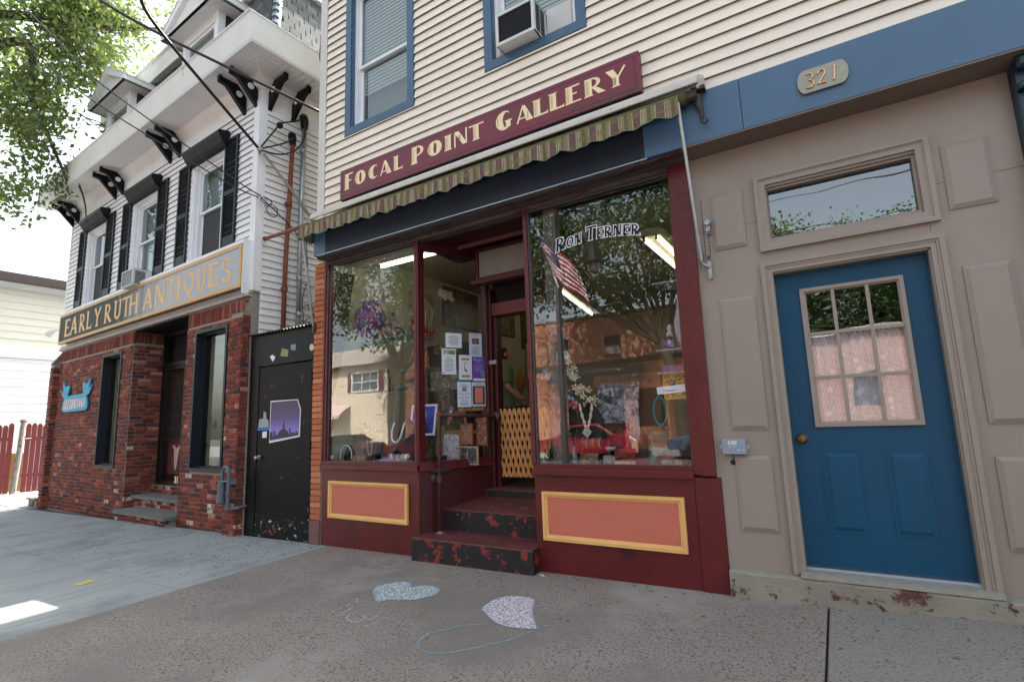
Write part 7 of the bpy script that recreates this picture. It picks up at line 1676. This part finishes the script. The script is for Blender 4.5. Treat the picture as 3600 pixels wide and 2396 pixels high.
wpst = thing('wooden_post', 'weathered grey round gate post in the gap of the red fence', 'post', (-19.2,1.0,-.45))
part(MB().tube([(-19.1,.93,-.45),(-19.15,1.0,.6),(-19.2,1.04,1.50)], [.075,.065,.06], 10), 'pole', MAT('grey_post', S(130,122,116), .9, .35, 10, .5, 30, spots=((S(60,52,50), 9, .58, .05),)), wpst)
part(MB().lathe([(.07,0),(.085,.02),(.07,.06),(.01,.08)], (-19.2,1.04,1.50), 12), 'cap', MAT('post_cap', S(120,76,72), .7), wpst); part(MB().tube([(-19.17,1.0,1.03),(-19.25,1.25,1.05)], .02, 6), 'hinge', m_iron, wpst)
solo(MB().box(-20.3,-19.9,.9,1.3,-.45,.65), 'wooden_crate', MAT('ochre_crate', S(150,116,70), .8, .2, 8), 'ochre wooden crate behind the gap in the red fence', 'crate', (-20.1,1.1,-.45))
cf = thing('chain_link_fence', 'narrow chain link panel on a steel post against the brick corner', 'fence', (-15.2,.4,-.4))
part(MB().tube([(-15.35,.42,-.3),(-15.35,.42,1.48)], .025, 10).ball((-15.35,.42,1.5),.032).tube([(-15.35,.42,1.42),(-15.02,.42,1.42)], .015, 8), 'post', m_galv, cf)
ln = MB()
for i in range(-24, 8):
    for s_ in (1,-1):
        p = []; x0 = -15.34; 
        za = -.28+.07*i+ (0 if s_ > 0 else .5); zb = za+s_*.52
        a, b = (x0, za), (x0+.32, zb)
        def clip(a, b, lo, hi):
            t0, t1 = 0.0, 1.0; dz = b[1]-a[1]
            for q, sg_ in ((lo, 1),(hi,-1)):
                t = (q-a[1])/dz
                if (dz > 0) == (sg_ > 0): t0 = max(t0, t)
                else: t1 = min(t1, t)
            return (t0, t1) if t1 > t0 else None
        c = clip(a, b, -.28, 1.42)
        if c: ln.tube([(a[0]+.32*c[0],.42,a[1]+(b[1]-a[1])*c[0]),(a[0]+.32*c[1],.42,a[1]+(b[1]-a[1])*c[1])], .0035, 4)
for i in range(18, 32):
    pass
part(ln, 'wire_mesh', m_galv, cf)['kind'] = 'stuff'
solo(MB().box(-15.42,-14.96,.22,.60,-.6,-.27).box(-15.46,-14.95,.18,.64,-.27,-.235), 'concrete_footing', m_concrete, 'low concrete footing at the far corner of the brick front', 'footing', (-15.2,.4,-.45))
# ------------------------------------------------------------------ street behind the camera (seen in the glass)
m_bt = bpy.data.materials.new('street_brick'); m_bt.use_nodes = True
nn = m_bt.node_tree.nodes; ll = m_bt.node_tree.links
tcx = nn.new('ShaderNodeTexCoord'); mpp = nn.new('ShaderNodeMapping'); mpp.inputs['Rotation'].default_value = (radians(90),0,0)
bk = nn.new('ShaderNodeTexBrick'); bk.inputs['Scale'].default_value = 1.0; bk.inputs['Brick Width'].default_value = .215; bk.inputs['Row Height'].default_value = .0677; bk.inputs['Mortar Size'].default_value = .009
bk.inputs['Color1'].default_value = (*S(204,116,80),1); bk.inputs['Color2'].default_value = (*S(160,84,62),1); bk.inputs['Mortar'].default_value = (*S(186,170,150),1)
ll.new(tcx.outputs['Object'], mpp.inputs[0]); ll.new(mpp.outputs[0], bk.inputs[0]); ll.new(bk.outputs[0], nn['Principled BSDF'].inputs['Base Color']); nn['Principled BSDF'].inputs['Roughness'].default_value = .85
MIR = Matrix.Translation((0,-21,0)) @ Matrix.Rotation(pi, 4, 'Z')       # frame facing our shops: local -y = towards us
def far(x0, x1): return (-x1, -x0)
bb = thing('brick_building', 'two storey red brick bar building across the street', 'building', (-14,-21,-.4))
def fpart(m, name, mt, t, **k): return part(m.xform(MIR), name, mt, t, **k)
wins = [(-12.85,-11.95,4.25,5.25),(-9.95,-9.05,4.25,5.25),(-7.15,-6.25,4.25,5.25),(-16.0,-15.1,4.25,5.25),(-19,-18.1,4.25,5.25),(-22.2,-21.3,4.25,5.25)]
doors = [(-12.2,-9.0,-.3,2.6),(-8.4,-7.0,.6,2.4),(-17,-14.5,.3,2.6),(-22,-19.5,.3,2.6)]
H_ = [(-b,-a,c,d) for a,b,c,d in wins+doors]
fpart(wall_holes(MB(), 5.2, 23.8, -.6, 6.3, 0, .3, H_), 'wall', m_bt, bb)
fpart(MB().box(5.2,23.8,.3,9,-.6,6.2), 'body', m_dark, bb)
fpart(MB().box(5.15,23.85,-.06,.35,6.3,6.42), 'coping', MAT('coping', S(150,140,130), .8), bb)
fpart(MB().box(5.2,23.8,-.05,0,3.72,3.98), 'band', MAT('dark_band', S(70,58,54), .7), bb)
for a,b,c,d in wins:
    w_ = fpart(MB().frame(-b,-a,c,d,.05,.04,.12).box(-b,-a,.03,.1,(c+d)/2-.03,(c+d)/2+.03), 'window', MAT('far_frame', S(110,100,94), .6), bb)
    fpart(B(-b+.05,-a-.05,.13,.16,c+.05,d-.05), 'pane', MAT('far_pane', S(20,22,26), .5, .3, 3), w_); fpart(B(-b+.08,-a-.08,.10,.12,c+.05,c+.48), 'curtain', m_whitetrim, w_)
    fpart(B(-b-.05,-a+.05,-.04,0,c-.1,c), 'sill', MAT('far_sill', S(150,110,90), .8), w_)
for a,b,c,d in doors: fpart(MB().frame(-b,-a,c,d,.08,.05,.2).box(-b,-a,.2,.28,c,d), 'shop_front', m_dark, bb)
fac = thing('air_conditioner', 'white air conditioner in a brick building window across the street', 'air conditioner', (-9.6,-20.7,4.3)); fpart(MB().box(9.3,9.85,-.25,.12,4.28,4.62), 'case', m_acw, fac)
la = thing('bar_awning', 'grey awning lettered LIBRARY BAR & GRILL across the street', 'awning', (-10.2,-20.4,3.1))
fpart(MB().prism([(-.0,3.66),(-.75,3.12),(-.75,2.92),(0,2.92)],'x',7.95,12.85), 'canopy', MAT('awning_grey', S(64,70,84), .8, .1, 4), la)
A_ = Matrix.Translation((10.4,-.40,3.38)) @ Matrix.Rotation(-atan2(.75,.54), 4, 'X')
fpart(textmb('LIBRARY BAR & GRILL', .34, lambda x,z: tuple(A_ @ Vector((x,-.012,z))), bold=.006), 'lettering', MAT('awning_letter', S(214,190,180), .6), la)
fpart(textmb('316', .16, lambda x,z: (x+8.2,-.756,z+3.02)), 'lettering', m_paper, la)
sh_ = thing('shingle_house', 'cream shingled house with orange striped awning across the street', 'house', (-32,-21,-.4))
m_shing = MAT('cream_shingle', S(226,208,184), .8, .1, 6)
hw = [(-28.7,-26.3,3.45,4.7),(-33.6,-32.2,3.3,4.6)]
fpart(wall_holes(MB(), 25.4, 42, -.6, 5.3, 0, .2, [(-b,-a,c,d) for a,b,c,d in hw]).box(25.4,42,.25,9,-.6,5.2), 'wall', m_shing, sh_)
sg2 = MB()
for i in range(22): sg2.prism([(-.0,1.0+i*.19),(-.03,1.0+i*.19),(-.006,1.19+i*.19),(0,1.19+i*.19)],'x',25.4,42)
for a,b,c,d in hw:
    w_ = fpart(MB().frame(-b-.1,-a+.1,c-.1,d+.1,.12,-.08,.1).box((-a-b)/2-.4,(-a-b)/2-.35,-.02,.05,c,d).box((-a-b)/2+.35,(-a-b)/2+.4,-.02,.05,c,d).box(-b,-a,-.02,.05,(c+d)/2-.03,(c+d)/2+.03), 'window', m_whitetrim, sh_)
    fpart(B(-b,-a,.06,.1,c,d), 'pane', MAT('far_pane2', S(90,96,100), .15, .3, 3), w_)
    for xx in (-b-.5,-a+.12): fpart(B(xx,xx+.38,-.09,-.035,c-.05,d+.05), 'shutter', MAT('maroon_shutter', S(110,30,50), .6), sh_)
fpart(MB().prism([(-.6,5.25),(0,5.7),(4.5,7.4),(9.3,5.25)],'x',25.0,42.2), 'roof', MAT('standing_seam', S(170,160,150), .6, .1, 5), sh_)
aw2 = thing('striped_awning', 'orange and white striped awning on the shingled house across the street', 'awning', (-31.5,-20.3,1.9))
for i in range(40):
    x = 28.9+i*.155
    fpart(MB().prism([(-.0,2.55),(-1.1,1.85),(-1.1,1.62),(-1.08,1.62),(-1.08,1.83),(0,2.52)],'x',x,x+.153), 'stripe', MAT('aw_orange', S(190,96,54), .8) if False else (m_peach if i % 2 else m_whitetrim), aw2)
pk = thing('pink_house', 'low pink rendered house across the street opposite the blue door', 'house', (3,-18.6,-.4))
part(MB().box(-3.6,9,-21,-18.6,-.6,3.7), 'wall', MAT('pink_render', S(190,144,130), .85, .08, 3), pk)
part(MB().box(-3.8,9.2,-21.2,-18.3,3.7,3.85), 'roof', MAT('pale_eave', S(214,206,196), .8, .05, 3), pk)
for wx in (-2.4,.6,3.6,6.4): part(MB().box(wx,wx+1.1,-18.6,-18.55,1.2,2.6), 'window', MAT('far_pane3', S(60,66,74), .1, .2, 3), pk)
# parked cars across the street
def car(lbl, x, y, mt, s=1.0):
    c = thing('parked_car', lbl, 'car', (x,y,gst(x,y))); z0 = gst(x,y); m_t = MAT('tyre', S(24,24,26), .8)
    def C(m): return m.xform(Matrix.Translation((x,y,z0)))
    prof = [(-2.2,.32),(-2.28,.55),(-2.2,.74),(-1.25,.88),(-.55,1.33),(.55,1.40),(1.25,1.02),(1.95,.95),(2.22,.80),(2.25,.42),(2.15,.30)]
    W = .86
    m = MB(); n = len(prof); rings = []
    for k, (yy, sc2) in enumerate(((-W,.0),(-W*.97,.0),(W*.97,0),(W,0))):
        ins = .05 if k in (0,3) else 0
        for (a, b) in prof:
            tumble = max(0, b-.9)*.42; ysg = -1 if yy < 0 else 1
            m.v.append((a*(1-ins*.3), (abs(yy)-tumble)*ysg, b-(.03 if k in (0,3) and b > .5 else 0)))
    m.f += [tuple(range(n)), tuple(range(3*n,4*n))[::-1]]; m.m += [0,0]
    for k in range(3):
        for i in range(n): m.f.append((k*n+i,(k+1)*n+i,(k+1)*n+(i+1)%n,k*n+(i+1)%n)); m.m.append(0)
    body = part(C(m), 'body', mt, c)
    for sy in (-1,1):
        g_ = MB().prism([(-1.1,.90),(-.52,1.27),(.02,1.31),(.02,.90)],'y',0,.01).prism([(.07,.90),(.07,1.31),(.52,1.33),(1.1,1.0),(1.05,.90)],'y',0,.01)
        for i in range(len(g_.v)): v = g_.v[i]; g_.v[i] = (v[0], sy*(W+.004-max(0,v[2]-.9)*.42), v[2])
        part(C(g_), 'window', MAT('car_glass', S(20,22,26), .05), c)
        for wx in (-1.32,1.32):
            wh = part(C(MB().lathe([(.30,-.1),(.325,-.08),(.325,.08),(.30,.1)], (wx,sy*.80,.325), 24, 'y')), 'wheel', m_t, c)
            rm = MB().lathe([(.21,0),(.20,.012),(.04,.012)], (wx,sy*.80,.325), 20, 'y')
            for i in range(len(rm.v)): v = rm.v[i]; rm.v[i] = (v[0], sy*(.905+abs(v[1]-sy*.80)*0+.001), v[2])
            part(C(rm), 'rim', m_alu, wh)
    wsf = MB().quad((-1.2,-.74,.93),(-1.2,.74,.93),(-.6,.66,1.31),(-.6,-.66,1.31)).quad((1.2,-.72,1.06),(.62,-.64,1.38),(.62,.64,1.38),(1.2,.72,1.06))
    wsf.xform(Matrix.Translation((0,0,.012))); part(C(wsf), 'windscreen', MAT('car_glass2', S(20,22,26), .05), c)
    for sy in (-1,1): part(C(MB().ball((-2.2,sy*.62,.66),.1,8,6,(.5,1.4,.8))), 'headlight', m_paper, c); part(C(MB().box(2.18,2.26,sy*.72-.14,sy*.72+.14,.68,.82)), 'tail_light', MAT('tail_red', S(170,20,20), .3), c)
    return c
car('red coupe parked across the street, reflected in the right window', -8.78, -16.0, MAT('red_car_paint', S(120,16,36), .3, .03, 2, coat=.5))
car('dark maroon car parked across the street opposite the left window', -17.5, -16.0, MAT('maroon_car_paint', S(90,24,34), .2, .03, 2, coat=1))
car('silver blue car parked across the street to the right', -3.2, -16.1, MAT('blue_car_paint', S(70,80,100), .2, .03, 2, coat=1))
car('black car parked across the street far to the left', -23.5, -16.0, MAT('black_car_paint', S(24,26,30), .2, .03, 2, coat=1))
# street lamp with flag on our kerb
lp = thing('street_lamp', 'black street lamp post with bell shade on the near kerb', 'street lamp', (-4.6,-5.05,-.4))
part(MB().tube([(-4.6,-5.05,-.4),(-4.6,-5.05,.4),(-4.6,-5.05,5.2)], [.11,.07,.05], 12), 'post', m_black, lp)
part(MB().tube(smooth([(-4.6,-5.05,4.9),(-4.3,-5.05,5.25),(-3.9,-5.05,5.15),(-3.78,-5.05,4.75)],5,False), .025, 8), 'arm', m_black, lp)
part(MB().lathe([(.03,.75),(.07,.65),(.09,.4),(.16,.28),(.21,.05),(.20,.0)], (-3.78,-5.05,4.05), 18), 'shade', m_black, lp); part(MB().ball((-3.78,-5.05,4.06),.15), 'globe', m_whitetrim, lp)
fg = thing('flag', 'striped flag with blue canton hung on a slanting staff from the lamp post', 'flag', (-4.4,-5.0,4.0))
part(MB().tube([(-4.55,-5.0,3.7),(-4.95,-4.95,5.0)], .014, 6), 'staff', m_paper, fg)
for i in range(13):
    m = MB(); n = 12
    for k in range(n+1):
        u = k/n; x = -4.9+u*.8; zt = 4.85-.115*i*.55-u*.85-.05*sin(u*6); yy = -4.93+.06*sin(u*9+i*.3)
        m.v += [(x+.02*i,yy,zt),(x+.02*(i+1),yy+.01,zt-.063)]
    for k in range(n): m.f.append((2*k,2*k+1,2*k+3,2*k+2)); m.m.append(0)
    part(m, 'stripe', MAT('flag_red', S(170,30,44), .8) if i % 2 == 0 else m_paper, fg)
m = MB(); n = 6
for k in range(n+1):
    u = k/n*.42; x = -4.9+u*.8; zt = 4.86-u*.85-.05*sin(u*6); m.v += [(x,-4.915+.06*sin(u*9),zt),(x+.14,-4.905+.06*sin(u*9+2),zt-.43)]
for k in range(n): m.f.append((2*k,2*k+1,2*k+3,2*k+2)); m.m.append(0)
part(m, 'canton', MAT('flag_blue', S(34,40,90), .8, .1, 10, spots=((S(220,220,224), 26, .66, .03),)), fg)
# utility pole and wires across the street
up = thing('utility_pole', 'wooden utility pole with crossarm on the far pavement', 'utility pole', (-18.5,-17.4,-.4))
part(MB().tube([(-18.5,-17.4,-.5),(-18.5,-17.4,10)], [.16,.11], 10), 'pole', m_bark, up); part(MB().box(-18.58,-18.42,-18.6,-16.2,9.2,9.32), 'crossarm', m_bark, up)
for i, (yy, zz) in enumerate(((-16.4,9.4),(-17.9,9.4),(-17.3,7.8))):
    solo(MB().tube([(-60+10*k, yy, zz-.25*sin(pi*((k*10) % 30)/30)) for k in range(11)], .018, 5), 'power_line', m_cord, ('high power line nearest the road across the street','high power line nearest the houses across the street','lower telephone line across the street')[i], 'cable', (-18.5,yy,zz))
# ------------------------------------------------------------------ trees
import numpy as np
rng = np.random.default_rng(5)
def leaves(parent, ells, nclu, per, size, mt, spread=.28, name='foliage', hollow=.35, droop=.0):
    vol = np.array([e[3]*e[4]*e[5] for e in ells]); pr = vol**.8/np.sum(vol**.8); cs = []
    while len(cs) < nclu:
        e = ells[rng.choice(len(ells), p=pr)]; d = rng.normal(size=3); d /= np.linalg.norm(d); r = (hollow+(1-hollow)*rng.random())**(.6)
        p = np.array(e[:3])+d*r*np.array(e[3:6])
        if noise.noise(Vector(p*.55)) < -.22: continue
        cs.append(p)
    cs = np.repeat(np.array(cs), per, axis=0); N = len(cs)
    c = cs+rng.normal(size=(N,3))*spread*np.array([1,1,.75])
    a = rng.normal(size=(N,3)); a[:,2] -= droop; a /= np.linalg.norm(a,axis=1)[:,None]; b = np.cross(a, rng.normal(size=(N,3))); b /= np.linalg.norm(b,axis=1)[:,None]
    s = size*(.6+.8*rng.random(N))[:,None]
    nrm = np.cross(a, b)
    v = np.stack([c-a*s, c+b*s*.62+nrm*s*.12, c+a*s*1.05, c-b*s*.62+nrm*s*.12], axis=1).reshape(-1,3)
    L = LOC[parent.name]; v -= np.array(L)
    me = bpy.data.meshes.new(name); me.vertices.add(4*N); me.vertices.foreach_set('co', v.ravel())
    me.loops.add(4*N); me.loops.foreach_set('vertex_index', np.arange(4*N)); me.polygons.add(N)
    me.polygons.foreach_set('loop_start', np.arange(N)*4); me.update(); me.validate()
    me.materials.append(mt); o = bpy.data.objects.new(name, me); COL.objects.link(o); o.parent = parent; LOC[o.name] = L; o['kind'] = 'stuff'
    return o
def limb(parent, pts, r0, r1, name='limb'):
    q = smooth(pts, 5, False); n = len(q)
    part(MB().tube([(p[0]+.04*noise.noise(Vector(p)*1.3),p[1]+.04*noise.noise(Vector(p)*1.7),p[2]) for p in q], [r0+(r1-r0)*i/(n-1) for i in range(n)], 7), name, m_bark, parent, smooth=True)
ta = thing('street_tree', 'leafy linden with drooping branches hanging in from the top left', 'tree', (-16.8,-4.3,-.45))
limb(ta, [(-16.8,-4.3,-.5),(-16.7,-4.2,2),(-16.4,-3.9,4.6),(-16.0,-3.4,6.6)], .27,.2,'trunk')
limb(ta, [(-16.4,-3.9,4.8),(-15.9,-2.7,7.5),(-14.6,-1.6,9.9),(-13.6,-.4,10.1),(-13.2,.4,10.4),(-13.0,1.4,11.0)], .17,.03)
limb(ta, [(-15.9,-2.7,7.6),(-15.2,-1.5,9.4),(-14.2,-1.0,9.6),(-13.6,-.95,8.7),(-13.5,-.90,7.9),(-13.3,-.6,7.1),(-13.3,-.3,6.4)], .12,.02)
limb(ta, [(-14.6,-1.6,9.9),(-14.0,-.9,10.2),(-13.5,-.1,9.7),(-13.4,.2,8.9),(-13.3,.35,8.3)], .07,.015)
limb(ta, [(-16.2,-3.4,6.4),(-15.6,-2.8,9.0),(-15.2,-2.4,12),(-15,-2,14)], .17,.05)
limb(ta, [(-16.2,-3.4,6.0),(-17.5,-3.0,8.4),(-18.5,-2.5,11)], .14,.04)
limb(ta, [(-13.3,-.3,6.8),(-13.2,-.05,6.2),(-13.3,.1,5.6)], .03,.01)
random.seed(5)
for i in range(26):
    a = Vector((-13.5+random.uniform(-.5,.4),-1.0+random.uniform(-.3,1.6),random.uniform(7,11))); d = Vector((random.uniform(-.3,.3),random.uniform(-.1,.8),random.uniform(-.8,.2)))
    limb(ta, [tuple(a),tuple(a+d*.5+Vector((0,0,.08))),tuple(a+d*1.1)], .018,.005,'twig')
leaves(ta, [(-15.6,-2.6,11.4,3.6,2.2,4.2),(-14.2,-1.0,9.0,1.5,.95,3.0)], 640, 44, .052, m_leaf, .22, droop=.5)
leaves(ta, [(-13.7,-.95,7.2,1.1,.55,1.7),(-13.6,-.2,10.4,1.3,.8,1.8),(-13.4,-.4,6.3,.5,.35,.7)], 230, 34, .054, m_leaf, .17, hollow=.0, droop=.5)
leaves(ta, [(-13.2,.5,10.6,1.0,.55,1.5),(-13.0,1.5,11.4,.8,.6,1.0),(-13.3,.05,5.7,.3,.4,.4)], 80, 20, .050, m_leaf, .20, hollow=.0, droop=.5)
def tree(lbl, x, y, ells, nclu, trunk_top, mt=m_leafd, size=.11, lean=(0,0), r=.28):
    t = thing('street_tree', lbl, 'tree', (x,y,-.4)); tx, ty = x+lean[0], y+lean[1]
    limb(t, [(x,y,-.5),(x+lean[0]*.3,y+lean[1]*.3,trunk_top*.5),(tx,ty,trunk_top)], r, r*.7, 'trunk')
    for i, e in enumerate(ells):
        for k in range(5):
            a = 2*pi*k/5+i; E = (e[0]+e[3]*.6*cos(a), e[1]+e[4]*.6*sin(a), e[2]+e[5]*.3*(k%3-.6)); limb(t, [(tx,ty,trunk_top-.2),((tx+E[0])/2,(ty+E[1])/2,(trunk_top+E[2])/2-.2),E], r*.45, r*.08)
    leaves(t, ells, nclu, 36, size, mt, .42); return t
tree('broad dark street tree across the street before the brick building', -5.3,-17.3, [(-8.2,-17.2,9.2,4.6,3.0,3.6),(-5.0,-17.4,9.6,2.6,2.6,3.4),(-11.0,-16.8,8.6,2.4,2.4,2.6)], 480, 4.2, lean=(-.6,0))
tree('wide leafy tree across the street in front of the shingled house gap', -21.0,-17.3, [(-21.5,-17.3,9.4,4.6,3.2,4.0),(-17.6,-17,8.2,2.6,2.6,2.8)], 430, 4.0, lean=(.3,0))
tree('mid green tree to the right of the brick building', -2.2,-21.5, [(-1.9,-21.5,7.0,2.2,2.0,2.8)], 260, 3.6, mt=m_leaf, size=.09, r=.18)
tree('narrow dark conifer beyond the road opposite the blue door', 2.8,-22.6, [(2.8,-22.6,4.0,2.1,1.6,2.6),(2.8,-22.6,6.8,1.3,1.1,1.9),(2.8,-22.6,9.0,.6,.6,1.3)], 380, 6.5, size=.09, r=.14)
tree('dense low tree filling the gap opposite the blue door', .8,-22.2, [(.8,-22.2,4.4,2.6,1.6,2.9),(5.6,-22.3,4.6,2.8,1.6,3.0)], 460, 2.0, size=.10, r=.16)
tree('sparse tall sapling top beside the conifer', 1.4,-22.3, [(1.4,-22.3,7.9,.9,.8,1.5)], 34, 6.0, mt=m_leaf, size=.07, r=.07)
